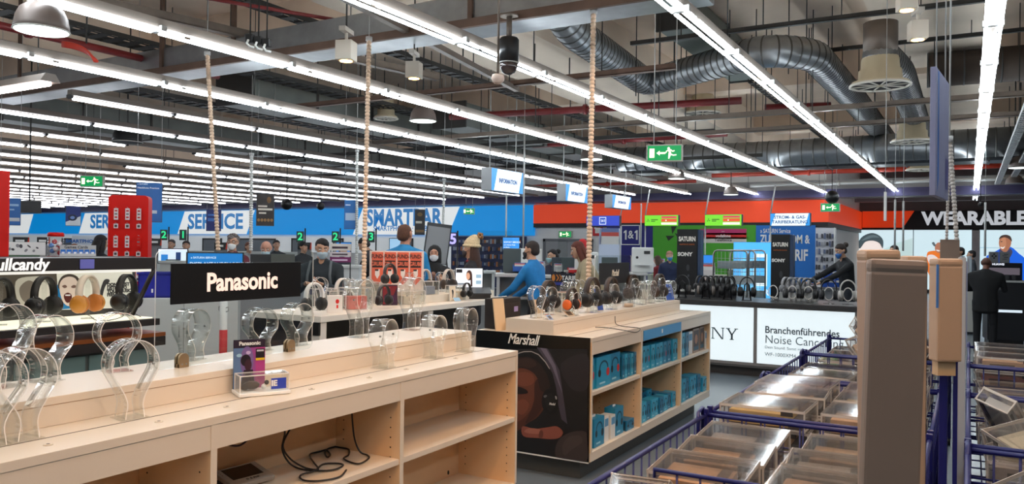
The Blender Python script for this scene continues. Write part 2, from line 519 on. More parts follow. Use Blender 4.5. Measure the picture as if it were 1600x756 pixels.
def diffuser(px, py, D, r, label):
    p = atd(px, py, D)
    o = thing('ceiling_diffuser', label, 'air diffuser', p, 0)
    cream = mat((196, 180, 150), .55)
    MB().lathe([(r*.98, .02), (r*.96, .05), (r*.74, .08), (r*.72, .2), (r*.65, .22), (r*.63, .34), (r*.58, .38)], cream, seg=32).build('cone', o)
    MB().tube([(r*math.cos(2*PI*i/32), r*math.sin(2*PI*i/32), .01) for i in range(32)], .018, mat((215, 208, 196), .5), seg=6, closed=True).build('rim', o)
    g = MB()
    for i in range(10):
        A = 2*PI*i/10
        g.box((r*.5*math.cos(A), r*.5*math.sin(A), .012), (r*.98, .015, .02), mat((200, 192, 180), .5), rot=Matrix.Rotation(A, 3, 'Z'))
    g.lathe([(r*.12, 0), (r*.12, .02)], cream, seg=12)
    g.lathe([(r*.93, .014), (r*.5, .018)], mat((40, 36, 34), .7), seg=24)
    g.build('grille', o)
    if r > .3:
        MB().lathe([(r*.58, .42), (r*.58, 1.0 if px < 1200 else .8)], mat((120, 108, 98), .5, .5), seg=20).build('neck', o)
    return o
diffuser(1375, 135, 10, .35, 'cream round ceiling diffuser on the duct elbow, nearest one')
diffuser(1425, 222, 14.5, .35, 'cream round ceiling diffuser just left of the hanging banner, below the nearest one')
diffuser(1440, 266, 19.5, .35, 'small cream round ceiling diffuser low behind the hanging banner')
diffuser(1098, 178, 16, .35, 'cream round ceiling diffuser under the kinked duct above the exit sign')
diffuser(603, 186, 15, .22, 'small pale disc diffuser left of the middle dome lamp')

t = thing('flat_duct', 'flat rectangular sheet metal duct crossing overhead in front of the dome camera', 'duct', (0, 6.35, 3.78))
MB().b2((-16, .05, 0), (-1.95, .52, .3), GALV).build('duct_shell', t)
MB().b2((-16, 0, -.03), (-1.95, .045, .05), RUST).build('angle_rail', t)
for x in (-12.0, -8.8, -7.5, -4.2, -2.2):
    MB().b2((x, .02, .05), (x + .05, .06, soffit(x, 6.38) - 3.78), RUST).build('hanger', t)

def strut(label, pts, sz, m, cat='ceiling strut', name='ceiling_strut', drops=(), rods=True):
    a, b = Vector(pts[0]), Vector(pts[1])
    t = thing(name, label, cat, a)
    d = b - a
    R = d.to_track_quat('Y', 'Z').to_matrix()
    L = d.length
    h, wd = sz
    bb = MB()
    bb.box(d * .5, (wd, L, h * .18), m, rot=R)
    for s in (-1, 1):
        off = R @ Vector((s * wd * .45, 0, h * .45))
        bb.box(d * .5 + off, (wd * .1, L, h), m, rot=R)
    bb.build('channel', t)
    for k in drops:
        q = d * k
        zt = soffit(a.x + q.x, a.y + q.y) - a.z - q.z
        MB().box((q.x, q.y, q.z + zt / 2), (.012, .012, zt), DARKST).build('threaded_rod', t)
    return t
strut('pale steel channel crossing above the exit sign, the lower of the pair', ((-11, 12.1, 3.62), (3.5, 12.1, 3.68)), (.07, .09), STRUT, drops=[i/13 for i in range(14)])
strut('pale steel channel crossing behind the nearest one over the ducts', ((-4.2, 13.7, 3.65), (3.5, 13.7, 3.65)), (.07, .08), STRUT, drops=[i/8 for i in range(9)])
strut('dark conduit rail high across the top right', ((-4.0, 10.1, 4.4), (3, 10.1, 4.4)), (.05, .06), DARKST, drops=[.1, .25, .38, .5, .62, .75, .9])
strut('dark rail high behind the nearest diffuser', ((-3.0, 12.6, 4.62), (3, 12.6, 4.62)), (.05, .06), DARKST, drops=[.2, .5, .8])
strut('steel rail crossing behind the box spotlights', ((-9.9, 9.6, 3.9), (-3.2, 9.6, 3.9)), (.07, .09), RUST, drops=[.1, .25, .4, .55, .7, .85])
strut('steel rail crossing far behind the middle dome lamp', ((-16, 14.2, 3.75), (-4, 14.2, 3.75)), (.07, .09), DARKST, drops=[i/10 for i in range(11)])
strut('long steel rail crossing low over the service area', ((-30, 18, 3.72), (-4, 18, 3.72)), (.07, .09), DARKST, drops=[i/14 for i in range(15)])
strut('spotlight rail running above the two white box spotlights', ((-4.3, 3.2, 3.72), (-5.6, 9.8, 3.86)), (.06, .07), STRUT, drops=[.1, .4, .7, .95])
strut('pale rail leaving the top edge beside the first light rows', ((-8.2, 2.6, 4.05), (-6.7, 9.4, 4.05)), (.09, .1), STRUT, drops=[.2, .5, .8])
# perforated cable trays running with the rows
def tray(x0, y0, y1, z, wd, m, label):
    t = thing('cable_tray', label, 'cable tray', (x0, y0, z))
    L = y1 - y0
    b = MB()
    b.box((-wd/2, L/2, .03), (.006, L, .06), m); b.box((wd/2, L/2, .03), (.006, L, .06), m)
    n = int(L / .22)
    for i in range(n): b.box((0, (i + .5) * L / n, 0), (wd, L / n * .55, .006), m)
    b.build('tray', t)
    c = MB()
    for k in range(3):
        c.tube([(wd*(-.3 + .28*k) + .01*math.sin(i*1.7 + k), i * L / 14, .016) for i in range(15)], .009, DGREY, seg=5)
    c.build('cable', t)
    k = .5
    while k < L:
        zt = soffit(x0, y0 + k) - z
        MB().box((wd/2 + .01, k, zt/2 + .01), (.014, .014, zt - .05), DARKST).build('threaded_rod', t)
        k += 2.8
    return t
PALE = mat((190, 190, 188), .5, .3)
tray(.66, 11.5, 26, 3.55, .12, PALE, 'pale perforated cable tray at the right, the nearest to the banner')
tray(.95, 11.5, 26, 3.55, .12, PALE, 'pale perforated cable tray at the right, the farther of the two')
tray(-7.0, 2.5, 25, 4.32, .2, DARKST, 'dark cable tray above the big dome lamp')
tray(-5.25, 7.2, 25, 4.1, .25, DARKST, 'dark cable tray beside the concrete beam')
tray(-9.4, 4.5, 25, 4.2, .4, DARKST, 'dark cable tray farther left over the red pipe')
tray(-11.4, 7.1, 25, 4.0, .4, DARKST, 'dark cable tray high over the service desks')
tray(-3.0, 13, 26, 4.35, .25, DARKST, 'dark cable tray beside the kinked duct')
# rectangular ducts along the rows
def rect_duct(a, b, m, label):
    a, b = Vector(a), Vector(b)
    t = thing('rectangular_duct', label, 'duct', a)
    d = b - a
    MB().b2((0,0,0), d, m, bev=.01).build('duct_shell', t)
    n = max(2, int(max(abs(d.x), abs(d.y)) / 1.5))
    for i in range(n + 1):
        f = MB()
        if abs(d.y) > abs(d.x): f.box((d.x/2, d.y*i/n, d.z/2), (abs(d.x)+.05, .04, abs(d.z)+.05), DARKST)
        else: f.box((d.x*i/n, d.y/2, d.z/2), (.04, abs(d.y)+.05, abs(d.z)+.05), DARKST)
        f.build('flange', t)
    return t
DG = mat((104, 108, 104), .5, .5, noise=.15, scale=2)
rect_duct((-10.9, 9, 3.95), (-10.1, 24, 4.45), DG, 'grey rectangular duct over the left rows')
rect_duct((-8.9, 12.4, 3.9), (-8.2, 25, 4.35), DG, 'grey rectangular duct beside the middle dome lamp')
rect_duct((-16.8, 5, 3.95), (-15.9, 24, 4.5), DG, 'grey rectangular duct far over the service desks')
rect_duct((-1.75, 4.6, 3.87), (-.55, 6.0, 4.2), mat((176, 184, 190), .4, .6), 'pale sheet metal duct end at the top edge beside the light row')
rect_duct((-7.9, 20.2, 3.66), (2, 20.9, 4.08), mat((40, 44, 48), .5, .3), 'black rectangular duct crossing near the back wall')
rect_duct((-3.8, 10.6, 4.7), (-3.35, 14.5, 5.2), mat((110, 116, 112), .5, .4), 'grey box duct rising over the kinked duct')
def pipe(pts, r, m, label, name='sprinkler_pipe'):
    a = Vector(pts[0])
    t = thing(name, label, 'pipe', a)
    q = [Vector(p) - a for p in pts]
    MB().tube(q, r, m, seg=8).build('pipe_run', t)
    f = MB()
    d = (q[1] - q[0]); L = d.length
    for k in range(1, max(2, int(L / 2.5))):
        c = q[0] + d * (k / max(2, int(L / 2.5)))
        f.lathe([(r*1.5, -.03), (r*1.5, .03)], m, c=c, seg=10, axis=d.normalized().to_track_quat('Z', 'Y').to_matrix())
        f.tube([c, c + Vector((0, 0, soffit(a.x + c.x, a.y + c.y) - a.z - c.z))], .006, DARKST, seg=5)
    f.build('pipe_clamp', t)
    return t
pipe([(-13, 8.0, 4.3), (-8.5, 8.0, 4.3)], .035, REDP, 'dark red pipe crossing left of the box spotlights')
pipe([(-9.2, 2.4, 4.0), (-9.2, 7.6, 4.0)], .045, REDP, 'dark red pipe running beside the upper left tubes')
pipe([(-8.4, 12.2, 4.05), (-3.2, 12.9, 4.05)], .06, REDP, 'dark red pipe crossing behind the dome camera')
pipe([(-8.6, 15.8, 3.95), (-4.2, 15.8, 3.95)], .06, REDP, 'dark red pipe behind the segmented cable')
pipe([(-3.3, 15.0, 4.25), (-2.2, 15.3, 4.25)], .09, REDP, 'short red capped pipe beside the ducts')
pipe([(-6.4, 22.5, 3.75), (1.5, 22.5, 3.75)], .06, mat((190, 60, 40), .5), 'orange red pipe along the head of the back wall')
pipe([(-13, 23.6, 3.7), (-7.2, 23.6, 3.7)], .05, mat((170, 50, 36), .5), 'orange red pipe above the information signs')
pipe([(-6, 25.4, 3.66), (7, 25.4, 3.66)], .05, PALE, 'pale pipe along the head of the far wall', 'conduit_pipe')
pipe([(-6.9, 5.2, 4.15), (-5.2, 8.4, 4.15)], .02, REDP, 'thin red sprinkler pipe above the white box spotlights')
# orange-red cable bundle at top left
b = MB()
for k in range(5):
    p0, p1, p2 = atd(97, 66 + k*1.5, 7.2), atd(135, 68 + k*2, 7.2), atd(148 + k, 96, 7.1)
    b.tube([p0*(1-u)**2 + p1*2*u*(1-u) + p2*u*u for u in [i/10 for i in range(11)]], .012, mat((196, 50, 30), .5), seg=6)
q_ = atd(135, 68, 7.2)
b.tube([q_, Vector((q_.x, q_.y, soffit(q_.x, q_.y)))], .008, DARKST, seg=5)
tag(b.build('cable_bundle'), 'bundle of orange red cables drooping beside the big dome lamp', 'cable')
# thin rods hanging from the slab: clusters beside the ducts
for i, (px, D) in enumerate(((1180, 12), (1196, 13), (1231, 11.5), (1263, 13), (1269, 12), (1293, 13), (1315, 14), (1322, 15), (1341, 14), (1366, 16), (1421, 13), (1459, 12), (1480, 14), (1030, 11), (1052, 12), (1063, 13), (1071, 13.5), (993, 12), (420, 8), (447, 8.6), (633, 11), (687, 12), (718, 13), (1590, 13), (1586, 15))):
    a = onz(px, 200, 5.29); p = atd(px, 200, D)
    o = MB().tube([(0, 0, 0), (0, 0, 5.29 - 4.0 - .25 * (i % 4) + .3)], .008, DARKST, seg=5).build('hanger_rod', None, (p.x, p.y, 4.0 + .25 * (i % 4) - .3))
    tag(o, 'thin dark threaded rod hanging from the concrete slab', 'rod', 'threaded hanger rods')

# ---------------------------------------------------------------- lamps
def dome_lamp(px, py, D, r, label, on=True, col=None):
    p = atd(px, py, D)
    t = thing('dome_lamp', label, 'pendant lamp', p)
    hc = mat(col or (112, 100, 94), .5, .2)
    MB().lathe([(r, 0), (r*.985, r*.2), (r*.92, r*.55), (r*.78, r*.85), (r*.5, r*1.08), (r*.2, r*1.16), (r*.18, r*1.35), (.02, r*1.38)], hc, seg=32).build('shade', t)
    MB().tube([(r*math.cos(2*PI*i/32), r*math.sin(2*PI*i/32), 0) for i in range(32)], r*.03, mat((190, 186, 180), .4), seg=6, closed=True).build('rim', t)
    MB().lathe([(r*.95, -.006), (r*.96, -.002)], emi((240, 255, 250), 3.0) if on else mat((60, 60, 60), .5), seg=32).build('diffuser', t)
    MB().tube([(0, 0, r*1.3), (0, 0, soffit(p.x, p.y) - p.z)], .012, DARKST, seg=6).build('cord', t)
dome_lamp(65, 48, 6, .19, 'big grey dome lamp glowing white at the top left corner')
dome_lamp(661, 189, 12, .2, 'grey dome lamp glowing white in the middle of the ceiling')
dome_lamp(924, 249, 16, .22, 'flat white lit dome lamp behind the segmented cable')
dome_lamp(1057, 279, 19, .2, 'small lit dome lamp below the green exit sign')
dome_lamp(1585, 287, 20, .2, 'dark dome lamp at the right end of the far bulkhead', on=False)
dome_lamp(1594, 262, 17, .22, 'pale lit dome lamp cut off by the right edge')
dome_lamp(1142, 304, 22, .2, 'dark dome lamp over the orange fascia')
dome_lamp(199, 222, 14, .25, 'black dome lamp among the left rows', on=False, col=(30, 30, 30))
def box_spot(px, py, D, label, aim, s=.15, vis=True):
    p = atd(px, py, D) if vis else Vector(px)
    t = thing('box_spotlight', label, 'spotlight', p, rad(20))
    wm = mat((214, 204, 190), .5)
    MB().box((0, 0, 0), (s, s, s * 1.15), wm, bev=.008).build('lamp_housing', t)
    MB().lathe([(s*.36, -s*.6), (s*.36, -s*.575)], emi((255, 190, 110), 22), seg=20).build('lens', t)
    MB().tube([(0, 0, s*.55), (0, 0, s*1.1)], .015, wm, seg=8).box((0, 0, s*1.2), (.06, .2, .04), mat((190, 182, 172), .5)).tube([(0, 0, s*1.2), (0, 0, soffit(p.x, p.y) - p.z)], .008, DARKST, seg=5).build('bracket', t)
    ld = bpy.data.lights.new('warm_lamp', 'SPOT')
    ld.energy = SPOT * (1 if vis else 1); ld.color = (1, .57, .28); ld.spot_size = rad(95); ld.spot_blend = .7; ld.shadow_soft_size = .06
    lo = bpy.data.objects.new('lamp_bulb', ld)
    COL.objects.link(lo); lo.parent = t
    lo.location = (0, 0, -s * .68)
    d = Vector(aim) - p
    q = d.to_track_quat('-Z', 'Y').to_matrix()
    lo.rotation_euler = (Matrix.Rotation(-rad(20), 3, 'Z') @ q).to_euler()
box_spot(541, 80, 7, 'white box spotlight with a warm glow, the nearer of the two hanging in the middle', (-4.6, 5.6, 1))
box_spot(647, 110, 8.4, 'white box spotlight with a warm glow, just right of and behind its twin', (-4.9, 7.6, 1))
box_spot(1434, 48, 7.5, 'white box spotlight with a warm glow below the upper right one', (-.3, 5.2, .8))
box_spot(1417, 1, 7, 'white box spotlight cut off by the top edge at right', (-.6, 3.6, .8))
for (q, aim) in (((-1.0, .6, 3.6), (-2.5, 1.6, .9)), ((-1.0, 1.9, 3.6), (-2.5, 2.6, .9)), ((.75, 1.5, 3.6), (-2.6, 2.4, .6)), ((.75, 3.0, 3.6), (-2.6, 3.6, .6)), ((-1.1, 3.2, 3.6), (-2.5, 3.8, .9)), ((-.9, 3.9, 3.6), (-2.5, 5.8, .8)), ((-.4, 1.2, 3.6), (-.6, 2.6, .8))):
    box_spot(q, 0, 0, 'added unseen warm box spotlight overhead, %s along the counters' % ORD[LABELS.__len__() % 8], aim, vis=False)  # unseen lamps added to warm the counters and shelf interiors
box_spot((-2.15, 6.0, 3.98), 0, 0, 'added unseen white box spotlight in front of the flat duct over the second counter', (-2.7, 6.6, 1), vis=False)  # unseen lamp added to warm the second counter
# dome camera
p = atd(795, 97, 7.3)
t = thing('dome_camera', 'black dome security camera hanging on a short post', 'security camera', p)
MB().lathe([(0.0888, -0.0120), (0.0912, 0.1200), (0.0912, 0.2040), (0.0792, 0.2220), (0.0360, 0.2280)], mat((22, 22, 24), .35), seg=28).build('camera_housing', t)
MB().lathe([(0.0840, -0.0120), (0.0792, -0.0540), (0.0600, -0.0936), (0.0300, -0.1128), (0.0036, -0.1176)], mat((60, 48, 46), .06, spec=.9), seg=28).build('dome', t)
zz = 3.779 - p.z
MB().tube([(0, 0, .22), (0, 0, zz - .01)], .026, STRUT, seg=12).lathe([(.085, zz - .015), (.085, zz)], STRUT, seg=20).build('post', t)
MB().lathe([(0.0900, -0.0144), (0.0936, -0.0048)], LGREY, seg=28).build('ring', t)
p = atd(778, 122, 7.0)
t = thing('smoke_detector', 'small white detector behind the dome camera', 'detector', p)
MB().lathe([(.03, -.05), (.055, -.02), (.06, .0), (.05, .03)], mat((214, 190, 176), .5), seg=18).build('detector_body', t)
MB().tube([(0, 0, .03), (0, 0, 5.29 - p.z)], .012, STRUT, seg=6).build('post', t)
for px, py, D, r, lb in ((1300, 308, 20, .17, 'black globe loudspeaker near the right exit sign'), (448, 319, 18, .13, 'black globe loudspeaker right of the dark poster'), (501, 322, 20, .1, 'black globe loudspeaker left of the blue poster'), (1532, 319, 20, .06, 'tiny black dome camera below the right light row')):
    p = atd(px, py, D)
    t = thing('globe_speaker', lb, 'speaker', p)
    MB().sphere((0, 0, 0), r, BLACK).build('globe', t)
    MB().tube([(0, 0, r*.9), (0, 0, 5.28 - p.z)], .01, DARKST, seg=5).build('cord', t)
# power sockets on the rail at upper left
for k, px in enumerate((391, 404, 417)):
    p = atd(px, 64 + 3.5*k, 6.1)
    t = thing('cable_socket', 'black socket with a white plug on the ceiling rail, %s from the left' % ORD[k], 'socket', p, rad(20))
    MB().box((0, 0, .02), (.06, .05, .06), BLACK, bev=.005).tube([(0, 0, .05), (0, 0, soffit(p.x, p.y) - p.z)], .006, DARKST, seg=5).build('socket_box', t)
    MB().tube([(0, -.03, 0), (0, -.05, -.03), (.02, -.05, -.055), (.05, -.03, -.06)], .009, PAPER, seg=6).build('plug_lead', t)

# ---------------------------------------------------------------- hanging signs
GREENS = emi((10, 150, 80), .9); CREAM = emi((250, 246, 214), 1.5)
def exit_sign(px, py, D, wd, h, label, rz=None, drop=True):
    p = atd(px, py, D) if drop else ony(px, py, 27.03)
    t = thing('exit_sign', label, 'exit sign', p, rad(20) if rz is None else rz)
    MB().box((0, .035, 0), (wd, .07, h), mat((176, 170, 160), .5), bev=.006).build('frame', t)
    b = MB()
    e = .001
    b.poly([(x, -e, z) for x, z in rect(-wd*.46, -h*.42, wd*.46, h*.42)], GREENS)
    def sh(c, pts): b.poly([(x*h, -e*2, z*h) for x, z in pts], c)
    sh(CREAM, rect(-.84, -.26, -.56, .26))
    sh(CREAM, [(-.44, 0), (-.26, .14), (-.26, .05), (.06, .05), (.06, -.05), (-.26, -.05), (-.26, -.14)])
    sh(CREAM, ell(.24, .26, .07, .075, 12))
    sh(CREAM, [(.18, .18), (.34, .17), (.46, .05), (.58, .10), (.57, .15), (.45, .13), (.38, .20), (.30, .22)])
    sh(CREAM, [(.22, .17), (.36, .14), (.38, -.04), (.50, -.10), (.68, -.08), (.68, -.14), (.50, -.17), (.36, -.12), (.26, -.02)])
    sh(CREAM, [(.24, .0), (.36, -.06), (.34, -.18), (.28, -.34), (.22, -.32), (.27, -.18), (.24, -.08)])
    sh(CREAM, [(.20, .18), (.10, .12), (.06, .0), (.11, -.01), (.14, .08), (.22, .12)])
    bmesh.ops.triangulate(b.bm, faces=list(b.bm.faces))
    b.build('pictogram', t)
    if drop:
        for s in (-.3, .3):
            MB().tube([(wd*s, .035, h/2), (wd*s, .035, soffit(p.x, p.y) - p.z)], .006, LGREY, seg=5).build('hanger', t)
exit_sign(1038, 239, 9.5, .43, .21, 'big green exit sign with arrow and running man hanging over the aisle', rad(14))
exit_sign(143, 283, 13.5, .40, .20, 'green exit sign hanging far left above the red stand', rad(30))
exit_sign(1297, 324, 20, .46, .22, 'green exit sign beside the black globe at the orange corner', rad(0))
exit_sign(733, 330, 20, .28, .16, 'tiny green exit sign in front of the right end of the blue fascia', rad(30))
exit_sign(883, 366, 26, .55, .26, 'small green exit sign above the grey back door', 0, drop=False)
def info_sign(px0, px1, pyt, pyb, X, label):
    a = onx(px0, pyt, X); b = onx(px1, pyb, X)
    c0, c1 = onx(px1, pyt + 6, X), onx(px1, pyb, X)
    zt, zb = c0.z, c1.z
    L = b.y - a.y
    t = thing('information_sign', label, 'sign', (X, (a.y+b.y)/2, (zt+zb)/2), rad(90))
    h = zt - zb
    MB().box((0, .11, 0), (L, .22, h), mat((170, 172, 174), .5), bev=.01).build('light_box', t)
    printed(t, [((1), rect(-L*.49, -h*.47, L*.49, h*.47))] if False else [((28, 140, 222), rect(-L*.495, -h*.48, L*.495, h*.48)), ((246, 252, 255), [(-L*.42, -h*.47), (L*.34, -h*.47), (L*.44, h*.47), (-L*.32, h*.47)])], 'lit_face', mfun=lambda c: emi(c, 1.0))
    text('INFORMATION', t, (.0, -.004, -.01), h*.27, emi((10, 96, 170), .5), bold=.006, sx=.86)
    for s in (-.4, .4):
        MB().tube([(L*s, .11, h/2), (L*s, .11, 5.28 - (zt+zb)/2)], .012, LGREY, seg=6).build('hanger', t)
info_sign(768, 818, 264, 304, -7.5, 'lit information sign hanging at left of its two companions, the nearest and largest')
info_sign(884, 918, 286, 318, -7.7, 'lit information sign hanging just left of the segmented cable')
info_sign(957, 986, 302, 328, -8.0, 'lit information sign farthest back, right of the segmented cable')
def lit_board(px0, px1, pyt, pyb, Y, label, rz=0, shapes=None, pole=None):
    a, b = ony(px0, pyt, Y), ony(px1, pyb, Y)
    wd, h = b.x - a.x, a.z - b.z
    t = thing('lightbox_sign', label, 'sign', ((a.x+b.x)/2, Y, (a.z+b.z)/2), rz)
    MB().box((0, .08, 0), (wd, .16, h), mat((60, 60, 64), .5), bev=.01).build('light_box', t)
    if shapes: printed(t, shapes(wd, h), 'lit_face', mfun=lambda c: emi(c, .9))
    if pole is not None:
        MB().tube([(pole*wd, .08, h/2), (pole*wd + .12, .08, h/2 + .75)], .02, LGREY, seg=6).tube([(pole*wd, .08, -h/2), (pole*wd, .08, .03-(a.z+b.z)/2)], .02, LGREY, seg=6).build('pole', t)
    return t, wd, h
def green_face(wd, h):
    s = [((120, 214, 50), rect(-wd*.49, -h*.47, wd*.49, h*.47)), ((214, 70, 90), rect(.0, h*.2, wd*.45, h*.38)), ((224, 84, 50), rect(0, -h*.12, wd*.45, h*.14)), ((250, 235, 225), rect(0, -h*.38, wd*.45, -h*.18)), ((255, 255, 255), ell(wd*.14, 0, h*.06, h*.06, 12))]
    for k in range(3):
        A = rad(90 + 120*k)
        c = (-wd*.39, 0)
        s.append(((30, 60, 30), [(c[0]+h*.02*math.cos(A+1.6), h*.02*math.sin(A+1.6)), (c[0]+h*.14*math.cos(A-.3), h*.14*math.sin(A-.3)), (c[0]+h*.14*math.cos(A+.35), h*.14*math.sin(A+.35))]))
    s.append(((40, 90, 30), rect(-wd*.30, h*.03, -wd*.10, h*.10))); s.append(((40, 90, 30), rect(-wd*.30, -h*.10, -wd*.18, -h*.03)))
    return s
lit_board(1007, 1060, 336, 353, 22, 'green lightbox sign with red bars, the left one of two', shapes=green_face, pole=-.5)
lit_board(1101, 1159, 335, 353, 22, 'green lightbox sign with red bars, the right one of two', shapes=green_face, pole=-.5)
t, wd, h = lit_board(1203, 1266, 333, 353, 22, 'blue and white lightbox sign for electricity and gas tariffs', shapes=lambda wd, h: [((50, 150, 226), rect(-wd*.49, -h*.47, wd*.49, h*.47)), ((240, 250, 255), [(-wd*.46, -h*.47), (wd*.38, -h*.47), (wd*.46, h*.47), (-wd*.36, h*.47)])], pole=-.5)
text('STROM- & GAS-', t, (0, -.006, h*.17), h*.34, emi((60, 110, 170), .4), bold=.003); text('TARIFBERATUNG', t, (0, -.006, -h*.2), h*.34, emi((60, 110, 170), .4), bold=.003)
t, wd, h = lit_board(916, 968, 337, 353, 22, 'violet blue lightbox sign over the blue telecom wall', shapes=lambda wd, h: [((54, 74, 190), rect(-wd*.49, -h*.47, wd*.49, h*.47)), ((220, 228, 255), rect(-h*.36, -h*.36, h*.36, h*.36)), ((40, 80, 180), rect(-h*.29, -h*.29, h*.29, h*.29))], pole=.5)
one_and_one(t, 0, -.004, 0, h*.26, emi((240, 245, 255), .8))
def poster(px0, px1, pyt, pyb, D, base, label, lines=(), rz=None, hang=True, extra=()):
    p = atd((px0+px1)/2, (pyt+pyb)/2, D)
    wd, h = (px1-px0)*D/FOC, (pyb-pyt)*D/FOC
    rz = face_cam(p) if rz is None else rz
    t = thing('hanging_poster', label, 'poster', p, rz)
    MB().box((0, .01, 0), (wd, .018, h), mat((70, 74, 84), .5)).build('board', t)
    printed(t, [(base, rect(-wd*.48, -h*.485, wd*.48, h*.485))] + [(c, [(x*wd, z*h) for x, z in pts]) for c, pts in extra], y=-.0005)
    for s, x, z, size, c in lines:
        text(s, t, (x*wd, -.006, z*h), size*h, mat(c, .5), align='LEFT' if x < 0 else 'CENTER', bold=.001)
    if hang:
        for s in (-.45, .45): MB().tube([(wd*s, .01, h/2), (wd*s, .01, soffit(p.x, p.y) - p.z)], .003, LGREY, seg=4).build('wire', t)
    return t
BL = (24, 96, 168)
poster(214, 252, 285, 347, 11, BL, 'blue poster with white headline hanging behind the red stand', [('» SATURN', -.44, .45, .05, (200, 220, 240)), ('Headshots: Premium', -.45, .36, .06, (225, 235, 250))], extra=[((190, 200, 210), rect(.0, -.28, .3, -.2))])
poster(1, 30, 309, 352, 11, BL, 'blue poster with pale lines hanging at the left edge', extra=[((140, 180, 215), rect(-.4, .2, .4, .28)), ((140, 180, 215), rect(-.4, .05, .2, .1)), ((190, 195, 200), rect(-.05, -.35, .45, -.22))])
poster(401, 428, 302, 353, 13, (44, 34, 30), 'dark brown poster with gold ornaments hanging over the bald man', extra=[((120, 84, 40), ell(.2, .3, .12, .1, 14)), ((215, 205, 190), rect(-.4, -.02, .4, .04)), ((215, 205, 190), rect(-.4, .08, .1, .13)), ((215, 205, 190), rect(-.35, -.13, .05, -.08))] + [((150, 110, 60), ell(-.36 + .18*k, -.32, .08, .05, 10)) for k in range(5)])
poster(538, 557, 312, 358, 13, (30, 108, 180), 'blue poster hanging left of the middle segmented cable', extra=[((170, 190, 215), rect(-.4, -.2, .4, .05)), ((210, 225, 240), rect(-.4, .3, 0, .34))])
poster(648, 664, 327, 367, 17, (40, 34, 32), 'small dark poster hanging in front of the lettering', extra=[((200, 195, 180), rect(-.4, -.05, .2, .04)), ((110, 84, 40), ell(0, .3, .25, .08, 12)), ((120, 90, 50), rect(-.4, -.4, .4, -.3))])
poster(323, 345, 327, 361, 15, (20, 36, 110), 'navy poster with blue blocks hanging in front of the lettering', extra=[((60, 110, 190), rect(-.4, -.05, .4, .1)), ((60, 110, 190), rect(-.4, .2, .1, .28))])
poster(104, 125, 322, 353, 15, (26, 44, 120), 'navy and white poster hanging left of the red stand', extra=[((230, 232, 236), [(-.48, -.48), (.48, -.48), (.48, .0), (-.48, -.3)]), ((20, 30, 60), ell(-.05, -.08, .3, .16, 18)), ((120, 150, 210), ell(-.05, -.08, .15, .08, 18))])
p = atd(46, 323, 13)
t = thing('hanging_screen', 'black screen hanging back to back behind the left posters', 'screen', p, face_cam(p))
MB().box((0, 0, 0), (.34, .05, .2), BLACK, bev=.006).build('screen_body', t)
MB().tube([(0, 0, .1), (0, 0, soffit(p.x, p.y) - p.z)], .012, DARKST, seg=6).build('post', t)
# banner edge at right: big fabric board seen almost edge-on
a, b2_ = atd(1464, 205, 4.3), atd(1484, 205, 4.75)
t = thing('hanging_banner', 'tall pale blue banner hanging almost edge-on at right', 'banner', (a.x, a.y, 1.65), math.atan2(b2_.y - a.y, b2_.x - a.x))
L = (b2_ - a).length
zt = atd(1464, 103, 4.3).z - 1.65; zb = atd(1464, 305, 4.3).z - 1.65
MB().box((L/2, .02, (zt+zb)/2), (L, .03, zt-zb), mat((128, 130, 160), .5, noise=.06, scale=2), bev=.004).build('board', t)
printed(t, [((46, 110, 190), [(L*.12, zt-.01), (L*.2, zt-.01), (L*.14, zt-.3), (L*.22, zb+.1), (L*.12, zb+.02)]), ((70, 70, 130), rect(L*.72, zb+.06, L*.96, zb+.24))], y=.004)
for x in (L*.2, L*.9): MB().tube([(x, .02, zt), (x, .02, 5.28 - 1.65)], .004, LGREY, seg=5).build('wire', t)

# segmented cable sleeves
def sleeve(top, bot, r, m, label, pitch=.035):
    top, bot = Vector(top), Vector(bot)
    d = bot - top; L = d.length; n = int(L / pitch)
    prof = []
    for i in range(n):
        z = i * L / n; q = L / n
        prof += [(r*.6, z), (r, z + q*.15), (r, z + q*.8), (r*.6, z + q*.9)]
    t = thing('cable_sleeve', label, 'cable', top)
    MB().lathe(prof, m, seg=12, axis=d.normalized().to_track_quat('Z', 'Y').to_matrix()).build('sleeve_segments', t)
    MB().lathe([(r*1.4, -.03), (r*1.4, .01)], LGREY, seg=12).tube([(0, 0, .01), (0, 0, soffit(top.x, top.y) - top.z)], .004, LGREY, seg=4).build('ceiling_clip', t)
SLV = mat((226, 196, 168), .5); SLW = mat((205, 205, 200), .5)
q = onz(919, 462, 1.16)
q = Vector((-2.95, onx(919, 462, -2.95).y, 1.14))
sleeve((q.x + .02, q.y - .0, 3.77), q, .024, SLV, 'cream segmented cable sleeve dropping to the counter with the portrait end')
q = onx(568, 440, -5.2); q.z = 1.09
sleeve((q.x + .03, q.y, 3.7), q, .024, SLV, 'cream segmented cable sleeve dropping to the middle table')
p0, p1 = atd(324, 82, 8.5), atd(341, 392, 8.5)
sleeve(p0, p1, .024, SLV, 'cream segmented cable sleeve slanting down behind the black brand sign')
p0, p1 = atd(393, 240, 12), atd(392, 392, 12)
sleeve(p0, p1, .028, SLW, 'pale segmented cable sleeve beside the dark brown poster')
p0, p1 = atd(558, 235, 13), atd(557, 440, 13)
sleeve(p0, p1, .024, SLW, 'pale thin cable sleeve just left of the middle one')
p0, p1 = atd(694, 280, 14), atd(692, 372, 14)
sleeve(p0, p1, .024, SLW, 'pale thin cable sleeve in front of the lettering at right')
p0, p1 = atd(1483, 250, 4.9), atd(1479, 375, 4.9)
sleeve(p0, p1, .009, mat((190, 182, 176), .5), 'thin segmented cable dropping from the banner to the carton, left one', pitch=.02)
p0, p1 = atd(1484, 215, 4.8), atd(1495, 376, 4.8)
